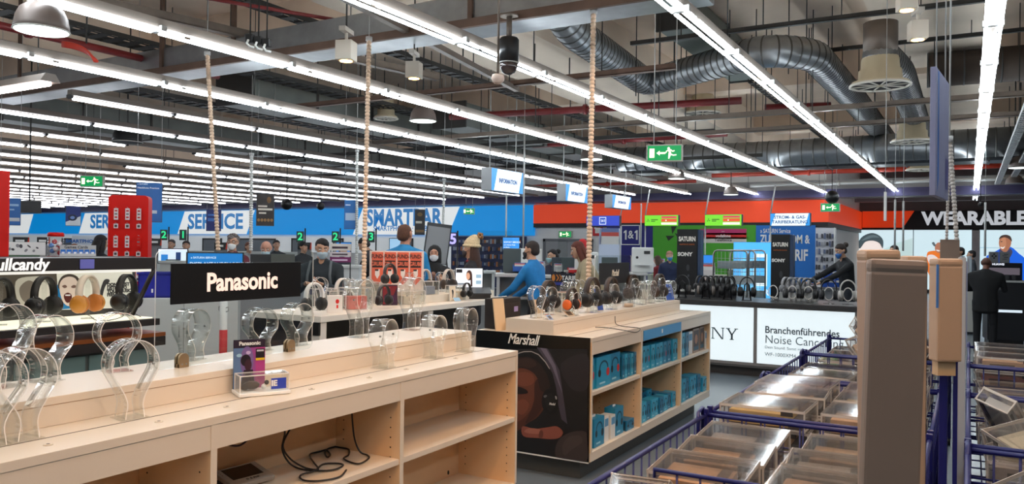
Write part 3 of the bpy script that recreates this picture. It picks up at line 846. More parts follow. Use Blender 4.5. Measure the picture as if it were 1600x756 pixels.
sleeve(p0, p1, .013, mat((200, 192, 184), .5), 'thin segmented cable dropping from the banner to the carton, right one', pitch=.022)
for px, y0, y1, D, lb in ((817, 190, 420, 14, 'thin pale post right of the large information sign'), (790, 304, 420, 16, 'thin pale post under the large information sign'), (1001, 318, 400, 20, 'thin pale post beside the farthest information sign'), (1383, 300, 345, 9, 'white edge-on panel hanging before the orange corner'), (1398, 312, 390, 12, 'thin grey post left of the wearables lettering'), (1411, 314, 392, 12, 'thin grey post just left of the lettering, the right one of two'), (1539, 316, 400, 14, 'thin chain before the wearables lettering')):
    a = atd(px, y0, D); b = atd(px, y1, D)
    t = thing('hanging_post', lb, 'post', (b.x, b.y, b.z))
    if 'panel' in lb: MB().box((0, 0, (a.z-b.z)/2), (.022, .12, a.z-b.z), PAPER).build('panel', t)
    else: MB().tube([(0, 0, 0), (0, 0, a.z-b.z)], .018 if D > 13 else .014, LGREY, seg=6).build('post_tube', t)
    MB().tube([(0, 0, a.z-b.z), (0, 0, soffit(b.x, b.y)-b.z)], .004, LGREY, seg=4).build('wire', t)

# ================================================================ THE COUNTERS
def counter_carcass(t, x0, x1, y0, y1, divs, mid, ptop, pdepth, plinth=.155, apron=.09, px0=None):
    """open shelf counter facing +X, in the thing's own frame (origin at floor, absolute metres minus base)"""
    top, th = 1.02, .03
    bot = plinth
    MB().b2((x0, y0, top - th), (x1, y1, top), WHITE_WARMLIT, bev=.002).build('counter_top', t)
    # dark groove line of the loose front ledge
    MB().b2((x1 - .185, y0, top + .0002), (x1 - .181, y1, top + .001), mat((70, 50, 36), .7)).build('top_joint', t)
    bx_ = x1 - .41
    MB().b2((bx_ - .018, y0 + .02, bot + .066), (bx_, y1 - .02, top - th - .001), WHITE_IN_WARMLIT).build('back_panel', t)
    MB().b2((x0, y0 + .02, bot + .066), (x0 + .018, y1 - .02, top - th - .001), WHITE_WARMLIT).build('rear_panel', t)
    MB().b2((x0, y0 + .001, bot), (x1 - .004, y1 - .001, bot + .065), WHITE_WARMLIT, bev=.002).build('bottom_shelf', t)
    ys = [y0] + list(divs) + [y1]
    for i, y in enumerate(ys):
        p = MB()
        a, b = (y, y + .02) if i == 0 else ((y - .02, y) if i == len(ys) - 1 else (y - .014, y + .014))
        p.b2((x0 + .019, a, bot + .065), (x1 - .002, b, top - th), WHITE_IN_WARMLIT, bev=.0015).b2((x1 - .0025, a, bot + .065), (x1 - .001, b, top - th), WHITE_WARMLIT)
        for side, yy in ((-1, a - .0006), (1, b + .0006)):
            if (i == 0 and side < 0) or (i == len(ys) - 1 and side > 0): continue
            for xx in (x1 - .06, x1 - .36):
                for k in range(14):
                    z = bot + .13 + k * .048
                    if z > top - .17: break
                    p.box((xx, yy, z), (.006, .001, .006), BLACK)
        p.build('side_panel', t)
    for i, (a, b) in enumerate(zip(ys, ys[1:])):
        a2, b2 = a + (.02 if i == 0 else .014), b - (.02 if i == len(ys) - 2 else .014)
        MB().b2((x1 - .022, a2, top - th - apron), (x1 - .003, b2, top - th - .001), WHITE_WARMLIT, bev=.001).build('apron', t)
        MB().b2((bx_ + .001, a2, mid - .028), (x1 - .006, b2, mid), WHITE_WARMLIT, bev=.002).build('shelf', t)
    MB().b2((x0 + .1, y0 + .1, 0), (x1 - .13, y1 - .1, bot), mat((84, 82, 78), .5)).build('plinth', t)
    # raised display platform along the back of the top
    px0 = x0 if px0 is None else px0
    px1 = px0 + pdepth
    MB().b2((px0, ptop[0], top + .0005), (px1, ptop[1], top + .10), WHITE_WARMLIT, bev=.002).build('raised_platform', t)
    MB().b2((px1 - .02, ptop[0] + .001, top + .0715), (px1 + .0008, ptop[1] - .001, top + .0735), mat((150, 118, 88), .6)).build('platform_joint', t)
FCX0, FCX1 = -3.12, -2.37
fc = thing('shelf_counter', 'long empty white shelf counter with clear stands and the black brand sign on top', 'counter', (0, 0, 0))
counter_carcass(fc, FCX0, FCX1, -.25, 4.2, (.85, 1.965, 3.07), .62, (-.25, 4.19), .42)
for px, py in ((75, 695), (248, 659), (355, 636), (487, 608), (577, 590), (635, 577), (712, 560), (400, 556)):
    p = onz(px, py, 1.02 if py > 556 else 1.12)
    z = 1.0203 if py > 556 else 1.1203
    MB().lathe([(.014, 0), (.013, .0025), (.006, .003)], mat((216, 202, 182), .4), seg=16).lathe([(.006, .0031), (.005, .0036)], mat((90, 66, 46), .5), seg=10).build('screw_cap', fc, (p.x, p.y, z))
for px, py, xx in ((508, 649, 0), (706, 600, 0), (700, 738, 0)):
    p = onx(px, py, FCX1 - .41)
    MB().sphere((0, 0, 0), (.006, .008, .014), BLACK, seg=8, rings=5).build('back_panel_bolt', fc, (FCX1 - .408, p.y, p.z))
# the second counter with the portrait end
MX0, MX1, MY0, MY1 = -3.22, -2.27, 5.07, 7.99
mc = thing('shelf_counter', 'white shelf counter with a black portrait end panel and shelves of blue headphone packs', 'counter', (0, 0, 0))
counter_carcass(mc, MX0, MX1, MY0, MY1, (6.045, 7.055), .64, (MY0 + .02, MY1 - .02), .395, px0=-2.98)
MB().b2((MX1 - .001, 6.075, .905), (MX1 + .004, 7.03, .985), mat((70, 150, 205), .4)).build('blue_label_strip', mc)
MB().b2((MX1 + .0045, 6.5, .93), (MX1 + .005, 6.53, .965), PAPER).build('label_mark', mc)
ad = bpy.data.objects.new('portrait_panel', None); COL.objects.link(ad); ad.parent = mc
ad.location = (0, MY0 - .012, 0)
MB().b2((MX0, 0, .15), (MX1 - .012, .011, 1.02), mat((10, 9, 9), .25)).b2((MX0, -.001, .148), (MX1 - .012, .011, .158), PAPER).build('panel_board', ad)
def adp(pts):
    out = []
    for x, y in pts:
        p = ony(740 + x / 3.437, 510 + y / 3.437, MY0 - .012)
        out.append((min(max(p.x, MX0 + .003), MX1 - .014), min(max(p.z, .16), 1.015)))
    return out
def sm(pts, n=4): return smooth_loop(pts, n)
SK = [(94, 50, 34), (74, 38, 26), (110, 60, 42), (56, 29, 21)]
shapes = [
 ((18, 15, 16), adp([(20, 120), (612, 120), (612, 735), (20, 668)])),
 ((34, 29, 33), adp(sm([(470, 200), (612, 150), (612, 330), (520, 330)]))),
 ((62, 55, 66), adp([(340, 112), (398, 118), (462, 235), (505, 530), (478, 520), (428, 300), (392, 190)])),
 ((100, 92, 106), adp([(358, 114), (390, 118), (440, 210), (478, 360), (455, 300), (420, 210)])),
 ((16, 13, 14), adp(sm([(130, 640), (200, 560), (330, 500), (420, 470), (500, 520), (540, 560), (600, 640), (600, 725), (150, 680)]))),
 (SK[1], adp(sm([(165, 330), (180, 220), (235, 165), (310, 160), (375, 200), (405, 280), (395, 400), (350, 480), (290, 520), (235, 560), (185, 540), (172, 470), (150, 430), (168, 390)]))),
 (SK[0], adp(sm([(180, 330), (200, 250), (250, 225), (320, 240), (350, 300), (335, 400), (290, 470), (240, 510), (195, 500), (185, 440), (170, 420), (182, 380)]))),
 (SK[2], adp(sm([(215, 270), (260, 245), (315, 255), (325, 300), (285, 320), (235, 310)]))),
 (SK[2], adp(sm([(230, 410), (270, 390), (300, 420), (270, 470), (235, 460)]))),
 (SK[3], adp(sm([(330, 300), (360, 290), (380, 400), (340, 480), (280, 520), (300, 470), (325, 400)]))),
 ((36, 22, 18), adp(sm([(185, 245), (205, 180), (260, 148), (330, 155), (385, 200), (415, 280), (400, 350), (360, 340), (345, 280), (310, 240), (250, 222)]))),
 ((50, 32, 26), adp(sm([(215, 215), (250, 175), (310, 172), (340, 205), (300, 222), (250, 212)]))),
 ((26, 14, 12), adp(sm([(205, 335), (240, 322), (285, 340), (290, 358), (245, 362), (205, 356)]))),
 ((40, 22, 16), adp(sm([(170, 405), (190, 398), (205, 415), (185, 425)]))),
 ((70, 30, 26), adp(sm([(172, 468), (205, 458), (235, 468), (205, 482)]))),
 ((8, 8, 9), adp([(235, 150), (270, 136), (310, 134), (350, 150), (392, 190), (425, 250), (445, 330), (452, 400), (430, 400), (418, 330), (398, 262), (365, 205), (330, 175), (290, 160), (238, 168)])),
 ((150, 142, 140), adp([(236, 143), (272, 132), (312, 131), (352, 148), (390, 188), (412, 226), (408, 228), (386, 192), (350, 153), (312, 136), (272, 137), (238, 147)])),
 ((6, 6, 7), adp(sm([(385, 345), (420, 335), (450, 365), (455, 420), (440, 465), (405, 470), (375, 440), (368, 390)]))),
 ((20, 19, 20), adp(sm([(395, 365), (420, 358), (438, 385), (440, 425), (425, 450), (402, 450), (388, 420), (385, 388)]))),
 ((150, 146, 144), adp(sm([(440, 372), (448, 376), (449, 390), (442, 388)]))),
 ((92, 88, 88), adp(sm([(378, 372), (392, 366), (396, 374), (384, 382)]))),
 ((128, 70, 56), adp(sm([(265, 535), (330, 548), (400, 540), (450, 535), (482, 565), (465, 595), (420, 604), (350, 598), (270, 588)]))),
 ((150, 92, 76), adp(sm([(300, 545), (360, 552), (372, 572), (320, 575), (275, 565)]))),
 ((96, 50, 40), adp(sm([(360, 556), (376, 565), (372, 595), (352, 592)]))),
 ((54, 44, 42), adp(sm([(440, 665), (465, 600), (530, 565), (600, 562), (612, 600), (612, 715), (560, 728), (460, 712)]))),
 ((64, 53, 50), adp(sm([(480, 640), (510, 595), (570, 585), (585, 620), (530, 660), (490, 690)]))),
]
printed(ad, shapes, y=-.0015, step=.00025)
lp = ony(817, 531, MY0 - .02)
text('Marshall', ad, (lp.x, -.012, lp.z), .105, mat((236, 230, 220), .5), bold=.0012, sx=.78, shear=.35, space=.93)
lp = ony(863, 631, MY0 - .02)
text('Marshall', ad, (lp.x, -.012, lp.z), .022, mat((200, 195, 188), .5), bold=.001, sx=.8, shear=.35, space=.8)

# ---------------------------------------------------------------- things on the empty counter
zL, zP = 1.0215, 1.121
def stand_mesh(h, w_, wd, nk):
    """omega of bent acrylic strip in the local XZ plane, strip width along Y"""
    r = w_ / 2; cz = h - r
    pts = [(-nk*1.5, .004), (-nk*1.35, .03), (-nk * 1.2, h*.2), (-nk * 1.7, h*.33)]
    pts += [(r*math.cos(rad(a)), cz + r*math.sin(rad(a))) for a in range(205, -30, -11)]
    pts += [(nk * 1.7, h*.33), (nk*1.2, h*.2), (nk*1.35, .03), (nk*1.5, .004)]
    b = MB()
    # smooth
    q = []
    for i in range(len(pts) - 1):
        p0, p1, p2, p3 = (Vector((*pts[min(max(i + k, 0), len(pts) - 1)], 0)) for k in (-1, 0, 1, 2))
        for j in range(2):
            t = j / 2
            v = .5 * ((2*p1) + (p2-p0)*t + (2*p0-5*p1+4*p2-p3)*t*t + (3*p1-p0-3*p2+p3)*t**3)
            q.append((v.x, v.y))
    q.append(pts[-1])
    k = b.mi(ACR); ke = b.mi(EDGE); th = .0035
    rows = []
    for i, p in enumerate(q):
        a = Vector(q[max(i-1, 0)]); c = Vector(q[min(i+1, len(q)-1)])
        t = (c - a).normalized(); n = Vector((-t.y, t.x))
        o_, i_ = Vector(p) + n * th/2, Vector(p) - n * th/2
        rows.append([b.bm.verts.new((o_.x, -wd/2, o_.y)), b.bm.verts.new((o_.x, wd/2, o_.y)), b.bm.verts.new((i_.x, wd/2, i_.y)), b.bm.verts.new((i_.x, -wd/2, i_.y))])
    for A, B in zip(rows, rows[1:]):
        for j, kk in ((0, k), (1, ke), (2, k), (3, ke)):
            f = b.bm.faces.new((A[j], A[(j+1) % 4], B[(j+1) % 4], B[j])); f.material_index = kk; f.smooth = j in (0, 2)
    return b
def acrylic_stand(loc, rz, h, w_, wd, label, nk=.022, grp='clear acrylic headphone stands'):
    t = thing('headphone_stand', label, 'headphone stand', loc, rz, grp)
    stand_mesh(h, w_, wd, nk).build('strip_loop', t)
    MB().box((0, 0, .002), (.10, wd * 1.05, .004), ACR, bev=.001).build('base_plate', t)
    b = MB()
    for s in (-1, 1): b.lathe([(.005, -.004), (.005, .004)], STEEL, c=(s * w_ * .45, -wd * .2, h - w_ * .55), seg=10, axis=Matrix.Rotation(PI/2, 3, 'Y'))
    b.build('rivet', t)
    return t
def yat(px, X, py=600): return onx(px, py, X).y
XP, XL = -3.02, -2.60
plat = [(8, .30, .17, 'at the left edge of the raised platform'), (70, .25, .17, 'second from the left on the raised platform'), (182, .24, .16, 'on the raised platform left of the black brand sign'),
        (298, .23, .15, 'behind the left end of the black brand sign'), (405, .21, .15, 'behind the glass, left of the right brass clamp'), (463, .22, .15, 'behind the glass, right of the right brass clamp'),
        (560, .33, .20, 'tallest between brand sign and counter end'), (642, .33, .20, 'tall one nearest the far end of the raised platform')]
for px, h, w_, lb in plat:
    X = XP if not 290 < px < 470 else -3.045
    acrylic_stand((X, yat(px, X), zP), rad(90 + random.uniform(-14, 14)), h, w_, .09 if px != 300 else .1, 'empty clear acrylic headphone stand ' + lb)
ledge = [(-15, .29, .18, 'cut by the left edge on the low ledge'), (33, .29, .18, 'first in full view on the low ledge'), (203, .28, .165, 'on the low ledge in front of the taller loop'), (598, .25, .15, 'on the low ledge mid counter'),
         (676, .24, .14, 'second from the far end on the low ledge'), (726, .26, .15, 'at the far end of the low ledge')]
for px, h, w_, lb in ledge:
    acrylic_stand((XL, yat(px, XL, 640), zL), rad(90 + random.uniform(-14, 14)), h, w_, .09, 'empty clear acrylic headphone stand ' + lb)
# glass pane, clamps and brand sign
XG = -2.90
ga, gb, gt = onx(242, 500, XG).y, onx(488, 500, XG).y, onx(360, 391, XG).z
t = GP1 = thing('brand_sign', 'black sign with pale bold lettering on an upright clear glass pane', 'sign', (XG, 0, 0), rad(90))
def rrect(x0, z0, x1, z1, r, n=5):
    out = []
    for cx, cz, a0 in ((x1-r, z1-r, 0), (x0+r, z1-r, 90), (x0+r, z0+r, 180), (x1-r, z0+r, 270)):
        out += [(cx + r*math.cos(rad(a0+90*i/n)), cz + r*math.sin(rad(a0+90*i/n))) for i in range(n+1)]
    return out
MB().prism(rrect(ga, zP + .0005, gb, gt, .03), -.003, .003, GLASS, EDGE).build('glass_sheet', t)
for i, (px, py) in enumerate(((284, 563), (452, 538))):
    p = onx(px, py, XG)
    q = MB()
    for s in (-1, 1):
        q.prism([(.024*math.cos(rad(a)), .036 + .024*math.sin(rad(a))) for a in range(0, 181, 15)] + [(-.024, 0), (.024, 0)], s*.004 if s > 0 else -.016, s*.016 if s > 0 else -.004, BRASS)
    q.box((0, 0, .008), (.048, .03, .014), BRASS)
    for xx in (-.01, .01): q.lathe([(.004, .0), (.004, .0015)], STEEL, c=(xx, -.016, .014), seg=8, axis=Matrix.Rotation(PI/2, 3, 'X'))
    cl = q.build('glass_clamp', t, (p.y, 0, zP))
    cl['label'] = 'brushed brass glass clamp'
sa, sb = onx(268, 440, XG + .012), onx(470, 440, XG + .012)
szt, szb = onx(268, 412, XG + .012).z, onx(268, 476, XG + .012).z
t = MB().box((0, .004, 0), (sb.y-sa.y, .008, szt-szb), mat((8, 7, 7), .35), bev=.001).build('sign_board', GP1, ((sa.y+sb.y)/2, -.012, (szt+szb)/2))
text('Panasonic', t, (.01, -.0012, -.002), .112, emi((255, 222, 206), .85), bold=.0032, sx=.93, space=1.0)
# brochure stand with earbuds in a clear box
p = onz(378, 606, zL)
t = thing('brochure_display', 'small purple brochure with a clear earbud box standing on the counter ledge', 'display stand', (p.x - .01, p.y + .045, zL), rad(62))
t.scale = (1.25, 1.25, 1.25); t.location = (-2.545, onx(412, 600, -2.545).y, zL)
MB().box((.0, .03, .006), (.17, .11, .012), PAPER, bev=.003).build('base_tray', t)
bro = MB()
bro.box((0, 0, 0), (.105, .004, .165), mat((36, 22, 40), .4)).build('brochure_card', t, (-.03, .075, .095))
card = bpy.data.objects['brochure_card']
W, H = .105, .165
printed(card, [((40, 26, 44), rect(-W/2, -H/2, W/2, H/2)), ((92, 120, 160), [(-W/2, -H/2), (-.01, -H/2), (.0, H*.33), (-W/2, H*.33)]), ((150, 70, 140), [(-.012, -H/2), (W*.25, -H/2), (W*.25, H*.33), (.0, H*.33)]), ((176, 60, 130), rect(W*.2, -H/2, W/2, H*.33)), ((120, 96, 150), ell(-.008, .01, .022, .05, 18)),
  ((30, 18, 26), ell(-.012, .012, .017, .02, 16)), ((60, 26, 40), ell(-.004, -.004, .012, .02, 14)), ((40, 22, 40), [(-.03, -H/2), (.02, -H/2), (.012, -.02), (-.018, -.02)]), ((30, 20, 30), rect(W*.2, .01, W*.48, H*.30)), ((230, 190, 40), rect(W*.2, .01, W*.48, .018)), ((200, 200, 210), rect(W*.23, .04, W*.45, .046)), ((150, 190, 210), ell(-.034, .03, .009, .006, 12)), ((190, 170, 210), ell(-.004, .038, .008, .006, 12))], y=-.0023, step=.0002)
text('Panasonic', card, (0, -.0064, H*.42), .018, PAPER, bold=.0006)
bx = MB(); bw, bd_, bh = .16, .075, .055
for (c, d) in (((0, -bd_/2, bh/2), (bw, .002, bh)), ((0, bd_/2, bh/2), (bw, .002, bh)), ((-bw/2, 0, bh/2), (.002, bd_, bh)), ((bw/2, 0, bh/2), (.002, bd_, bh)), ((0, 0, bh), (bw, bd_, .002))): bx.box(c, d, ACR)
for x in (-bw/2, bw/2):
    for y in (-bd_/2, bd_/2): bx.box((x, y, bh/2), (.003, .003, bh), EDGE)
for y in (-bd_/2, bd_/2): bx.box((0, y, bh), (bw, .003, .003), EDGE)
for x in (-bw/2, bw/2): bx.box((x, 0, bh), (.003, bd_, .003), EDGE)
bo = bx.build('clear_box', t, (.0, .022, .0125))
MB().box((0, 0, 0), (.05, .0012, .036), mat((50, 72, 180), .4)).build('blue_label', bo, (.045, -.0395, .024))
text('IE', bo, (.03, -.041, .025), .026, PAPER, bold=.001)
MB().sphere((-.035, .0, .018), (.028, .02, .014), mat((60, 48, 40), .5)).sphere((-.055, .005, .012), (.016, .014, .01), mat((60, 48, 40), .5)).build('earbud_case', bo)
MB().sphere((.004, -.01, .012), .009, PAPER).sphere((.012, -.014, .026), .008, BLACK).tube([(.004, -.01, .012), (.006, -.012, .02), (.012, -.014, .026)], .004, PAPER, seg=6).build('earbud', bo)
# things on the open shelf
zS = .6215
p = onz(398, 738, zS)
t = thing('tablet_stand', 'grey tablet console with a black screen lying on the open shelf', 'tablet', (-2.685, onx(398, 738, -2.62).y, zS), rad(84))
R_ = Matrix.Rotation(rad(14), 3, 'X')
MB().box((0, 0, .035), (.21, .15, .02), mat((150, 144, 136), .45), rot=R_, bev=.004).box((0, .05, .012), (.19, .03, .024), DGREY).build('console', t)
MB().box(R_ @ Vector((0, .015, .0108)) + Vector((0, 0, .035)), (.15, .095, .001), BLACKG, rot=R_).build('screen', t)
for k in range(3): MB().lathe([(.003, 0), (.0025, .001)], mat((120, 70, 40), .4), c=R_ @ Vector((-.092, .05 - .014*k, .0105)) + Vector((0, 0, .035)), seg=8).build('button', t)
for k, x in enumerate((-.03, .0, .03, .055)): text('DEMO'[k], t, R_ @ Vector((x*.6, -.05, .0112)) + Vector((0, 0, .035)), .016, DGREY, rx=14)
p = onz(352, 750, zS)
t = thing('cable_box', 'small black box lying at the left corner of the open shelf', 'box', (-2.66, 2.035, zS), rad(88))
MB().box((0, 0, .03), (.11, .16, .06), BLACK, bev=.006).build('box_body', t)
def cable(pxs, z0, m, label, r=.0042, ymax=99):
    """a lead traced over the shelf: each point is (px, py, height) on the shelf or (px, py, 'x', X) hanging"""
    P = []
    for q in pxs:
        P.append(onx(q[0], q[1], q[3]) if len(q) == 4 else onz(q[0], q[1], z0 + q[2]))
    out = []
    for i in range(len(P) - 1):
        p0, p1, p2, p3 = (P[min(max(i + k, 0), len(P) - 1)] for k in (-1, 0, 1, 2))
        for j in range(6):
            t = j / 6
            out.append(.5 * ((2*p1) + (p2-p0)*t + (2*p0-5*p1+4*p2-p3)*t*t + (3*p1-p0-3*p2+p3)*t**3))
    out.append(P[-1])
    if ymax < 50:
        for v in out: v.y = min(v.y, ymax); v.x = max(v.x, FCX1 - .402)
    base = out[0].copy()
    o = MB().tube([v - base for v in out], r, m, seg=8).build('power_cable', None, base)
    return tag(o, label, 'cable')
BK = mat((24, 20, 20), .45)
cable([(441, 661, 'x', -2.62), (445, 676, 'x', -2.62), (441, 700, 'x', -2.62), (448, 718, 'x', -2.62), (462, 730, .008), (488, 735, .006), (520, 734, .006), (536, 727, .006), (528, 724, .006), (505, 725, .006), (492, 735, .012), (470, 742, .006), (474, 750, .006), (500, 751, .006), (530, 745, .006), (541, 734, .006)], zS, BK, 'black cable dropping and looping across the open shelf, the longest one', ymax=3.045)
cable([(463, 655, 'x', -2.60), (452, 672, 'x', -2.6), (442, 697, 'x', -2.60), (455, 718, 'x', -2.6), (478, 731, .01), (497, 733, .01), (490, 722, .008), (484, 712, .01), (490, 702, .006), (508, 702, .006), (516, 710, .006), (511, 714, .012), (508, 705, .01), (522, 696, .006), (543, 699, .006), (545, 710, .006), (537, 716, .006), (548, 722, .006), (562, 724, .006), (576, 716, .006), (574, 711, .006), (562, 705, .02), (553, 680, 'x', -2.60), (549, 630, 'x', -2.60)], zS, BK, 'black cable hanging at right and curling over the open shelf', ymax=3.045)
cable([(346, 687, 'x', -2.55), (358, 695, 'x', -2.55), (374, 696, 'x', -2.55), (386, 687, 'x', -2.55), (393, 673, 'x', -2.55)], zS, mat((60, 24, 30), .45), 'short dark red cable sagging at the left of the open shelf')

# ---------------------------------------------------------------- packs in the second counter
PB = [(40, 150, 190), (34, 132, 172), (52, 164, 200), (28, 116, 156)]
def pack(w_, d, h, kind, loc, label, grp):
    t = thing('headphone_pack', label, 'headphone pack', loc, rad(90), grp)
    c = PB[kind % 4] if kind < 6 else ((220, 220, 216) if kind == 6 else (150, 124, 104))
    b = MB().box((0, d/2, h/2), (w_, d, h), mat(c, .35), bev=.002)
    if kind in (3, 4): b.box((-w_/2 - .0005, d/2, h*.5), (.001, d*.8, h*.8), mat((30, 60, 80), .4))
    b.build('carton', t)
    s = []
    if kind < 6:
        s.append(((24, 60, 84), [(x, z) for x, z in arc(0, h*.60, w_*.33, 0, 180, 12, h*.26)] + [(x, z) for x, z in arc(0, h*.60, w_*.25, 180, 0, 12, h*.20)]))
        s.append((((196, 44, 40) if kind in (0, 1) else (30, 34, 44)), ell(w_*.30, h*.45, w_*.12, h*.14, 14)))
        s.append(((20, 26, 34), ell(-w_*.30, h*.47, w_*.10, h*.13, 14)))
        s.append(((150, 206, 226), rect(-w_*.3, h*.10, w_*.1, h*.16)))
    elif kind == 6:
        s.append(((90, 150, 190), rect(-w_*.4, h*.6, w_*.4, h*.9)))
    else:
        s += [((60, 50, 50), rect(-w_*.42, h*.08, w_*.42, h*.92)), ((170, 120, 90), ell(0, h*.55, w_*.25, h*.2, 16)), ((40, 90, 110), rect(-w_*.4, h*.1, w_*.4, h*.25))]
    printed(t, s, 'front_print', y=-.0006, step=.0003)
    if kind == 5:
        MB().box((0, d*.5, h + .008), (w_*.3, .002, .016), EDGE).build('hang_tab', t)
    return t
XF = MX1 - .03
def packs(pxs, z, row, grp, kinds, depth=.12, x=XF):
    random.seed(len(row) + int(z*100))
    for i, (a, b, top) in enumerate(pxs):
        ya, yb = onx(a, top, x).y, onx(b, top, x).y
        h = onx((a+b)/2, top, x).z - z
        k = kinds[i % len(kinds)]
        pack(max(yb - ya - .004, .02), depth, h, k, (x - random.uniform(0, .015), (ya+yb)/2, z),
             '%s, %s on the %s' % ({0: 'blue red-cup headphone pack', 1: 'blue red-cup headphone pack', 6: 'narrow white pack', 7: 'brown picture pack'}.get(k, 'blue headphone pack'), ORD[i] + ' from left', row), grp)
z1, z0_ = .6415, .2215
packs([(923, 931, 561), (933, 955, 556), (956, 972, 551)], z1, 'upper shelf beside the black portrait', 'large blue packs on the upper shelf', [0, 0, 1], depth=.12)
packs([(973, 977, 554), (978, 982, 553), (983, 987, 553), (988, 992, 552), (993, 997, 550)], z1, 'upper shelf beyond the red-cup packs', 'small blue packs on the upper shelf', [3, 2, 3, 2, 3], depth=.1)
packs([(1004, 1011, 541), (1011.5, 1018, 540), (1018.5, 1025, 538), (1025.5, 1032, 537), (1032.5, 1038, 535), (1038.5, 1044, 534), (1044.5, 1051, 532), (1051.5, 1059, 530)], z1, 'upper shelf under the blue strip', 'blue packs under the blue strip', [2, 0, 2, 4, 2, 1, 3, 2])
packs([(1022, 1031, 532), (1031.5, 1041, 528), (1041.5, 1048, 526)], z1, 'upper shelf back row', 'blue packs at the back of the middle bay', [3, 4, 3], x=XF - .2)
packs([(1066, 1071, 520), (1071.5, 1077, 519), (1077.5, 1084, 518), (1084.5, 1094, 513), (1095, 1102, 510), (1102.5, 1106, 517)], z1, 'upper shelf of the far bay', 'packs on the upper shelf of the far bay', [2, 3, 6, 7, 7, 6])
packs([(922, 928, 662), (929, 945, 652), (946, 953, 650), (956, 963, 648), (964, 977, 636), (980, 992, 655)], z0_, 'bottom shelf beside the portrait', 'packs on the bottom shelf of the near bay', [2, 5, 6, 6, 5, 3], depth=.09)
packs([(1004, 1011, 628), (1011.5, 1018, 627), (1018.5, 1025, 624), (1025.5, 1031, 622), (1031.5, 1038, 620), (1038.5, 1045, 618), (1045.5, 1051, 614), (1051.5, 1057, 612)], z0_, 'middle bottom shelf front row', 'front row of packs in the middle bottom bay', [2, 3, 2, 2, 3, 2, 3, 2], depth=.1)
packs([(1005, 1012, 612), (1012.5, 1019, 608), (1024, 1031, 612), (1031.5, 1038, 610), (1038.5, 1046, 609)], z0_, 'middle bottom shelf back row', 'back row of packs in the middle bottom bay', [3, 2, 3, 2, 3], x=XF - .16, depth=.1)
packs([(1066, 1072, 592), (1072.5, 1078, 590), (1078.5, 1084, 588), (1084.5, 1090, 586), (1090.5, 1096, 585), (1098, 1108, 588)], z0_, 'bottom shelf of the far bay', 'packs in the far bottom bay', [2, 3, 2, 2, 3, 2], depth=.12)

# ================================================================ HEADPHONES AND SMALL SHOP GOODS
_hp = {}
def headphones(loc, rz, s, band, cup, cushion, label, grp=None, tilt=0):
    key = (round(s, 2), band, cup, cushion)
    if key in _hp:
        return dup(_hp[key], loc, rz, label, grp)
    t = thing('headphones', label, 'headphones', loc, rz, grp)
    r = .070 * s
    b = MB()
    ring = [(r*math.cos(rad(a)), 0, .105*s + r*1.32*math.sin(rad(a))) for a in range(-12, 193, 12)]
    k = b.mi(mat(band, .45)); wd, th = .038*s, .012*s
    rows = []
    for p in ring:
        n = Vector((p[0], 0, p[2] - .105*s)).normalized()
        c = Vector(p)
        rows.append([b.bm.verts.new(c + n*th/2 + Vector((0, -wd/2, 0))), b.bm.verts.new(c + n*th/2 + Vector((0, wd/2, 0))), b.bm.verts.new(c - n*th/2 + Vector((0, wd/2, 0))), b.bm.verts.new(c - n*th/2 + Vector((0, -wd/2, 0)))])
    for A, B in zip(rows, rows[1:]):
        for j in range(4):
            f = b.bm.faces.new((A[j], A[(j+1) % 4], B[(j+1) % 4], B[j])); f.material_index = k; f.smooth = True
    b.bm.faces.new(rows[0]); b.bm.faces.new(rows[-1][::-1])
    b.build('headband', t)
    for sx in (-1, 1):
        ax = Matrix.Rotation(sx * PI/2, 3, 'Y')
        y = MB().tube([(sx*r*1.0, 0, .105*s), (sx*r*1.04, 0, .075*s), (sx*r*1.02, 0, .05*s)], .006*s, STEEL, seg=6)
        y.build('yoke', t)
        c = MB().lathe([(.036*s, -.004*s), (.047*s, .0), (.048*s, .014*s), (.042*s, .024*s), (.024*s, .028*s), (.002*s, .029*s)], mat(cup, .35), seg=20, axis=ax)
        co = c.build('ear_cup', t, (sx*r*.92, 0, .05*s))
        MB().lathe([(.026*s, -.026*s), (.044*s, -.022*s), (.049*s, -.011*s), (.047*s, .0)], mat(cushion, .6), seg=20, axis=ax).build('ear_cushion', co)
    _hp[key] = t
    return t
_st = {}
def stand_dup(loc, rz, h, w_, wd, label, nk=.022, grp='clear acrylic stands on the display tables'):
    key = (h, w_, wd)
    if key not in _st:
        _st[key] = acrylic_stand(loc, rz, h, w_, wd, label, nk, grp)
        return _st[key]
    return dup(_st[key], loc, rz, label, grp)
def clear_box(loc, rz, d, label, grp=None, inside=None):
    t = thing('clear_display_box', label, 'display box', loc, rz, grp)
    w_, dd, h = d
    b = MB()
    for c, q in (((0, -dd/2, h/2), (w_, .003, h)), ((0, dd/2, h/2), (w_, .003, h)), ((-w_/2, 0, h/2), (.003, dd, h)), ((w_/2, 0, h/2), (.003, dd, h)), ((0, 0, h), (w_, dd, .003))): b.box(c, q, ACR)
    b.build('clear_panel', t)
    e = MB()
    for x in (-w_/2, w_/2):
        for y in (-dd/2, dd/2): e.box((x, y, h/2), (.005, .005, h), EDGE)
        e.box((x, 0, h), (.005, dd, .005), EDGE)
    for y in (-dd/2, dd/2): e.box((0, y, h), (w_, .005, .005), EDGE)
    e.build('glued_edge', t)
    if inside:
        MB().box((0, 0, h*.3 + .003), (w_*.7, dd*.6, h*.6), mat(inside, .5), bev=.004).build('inner_box', t)
    return t
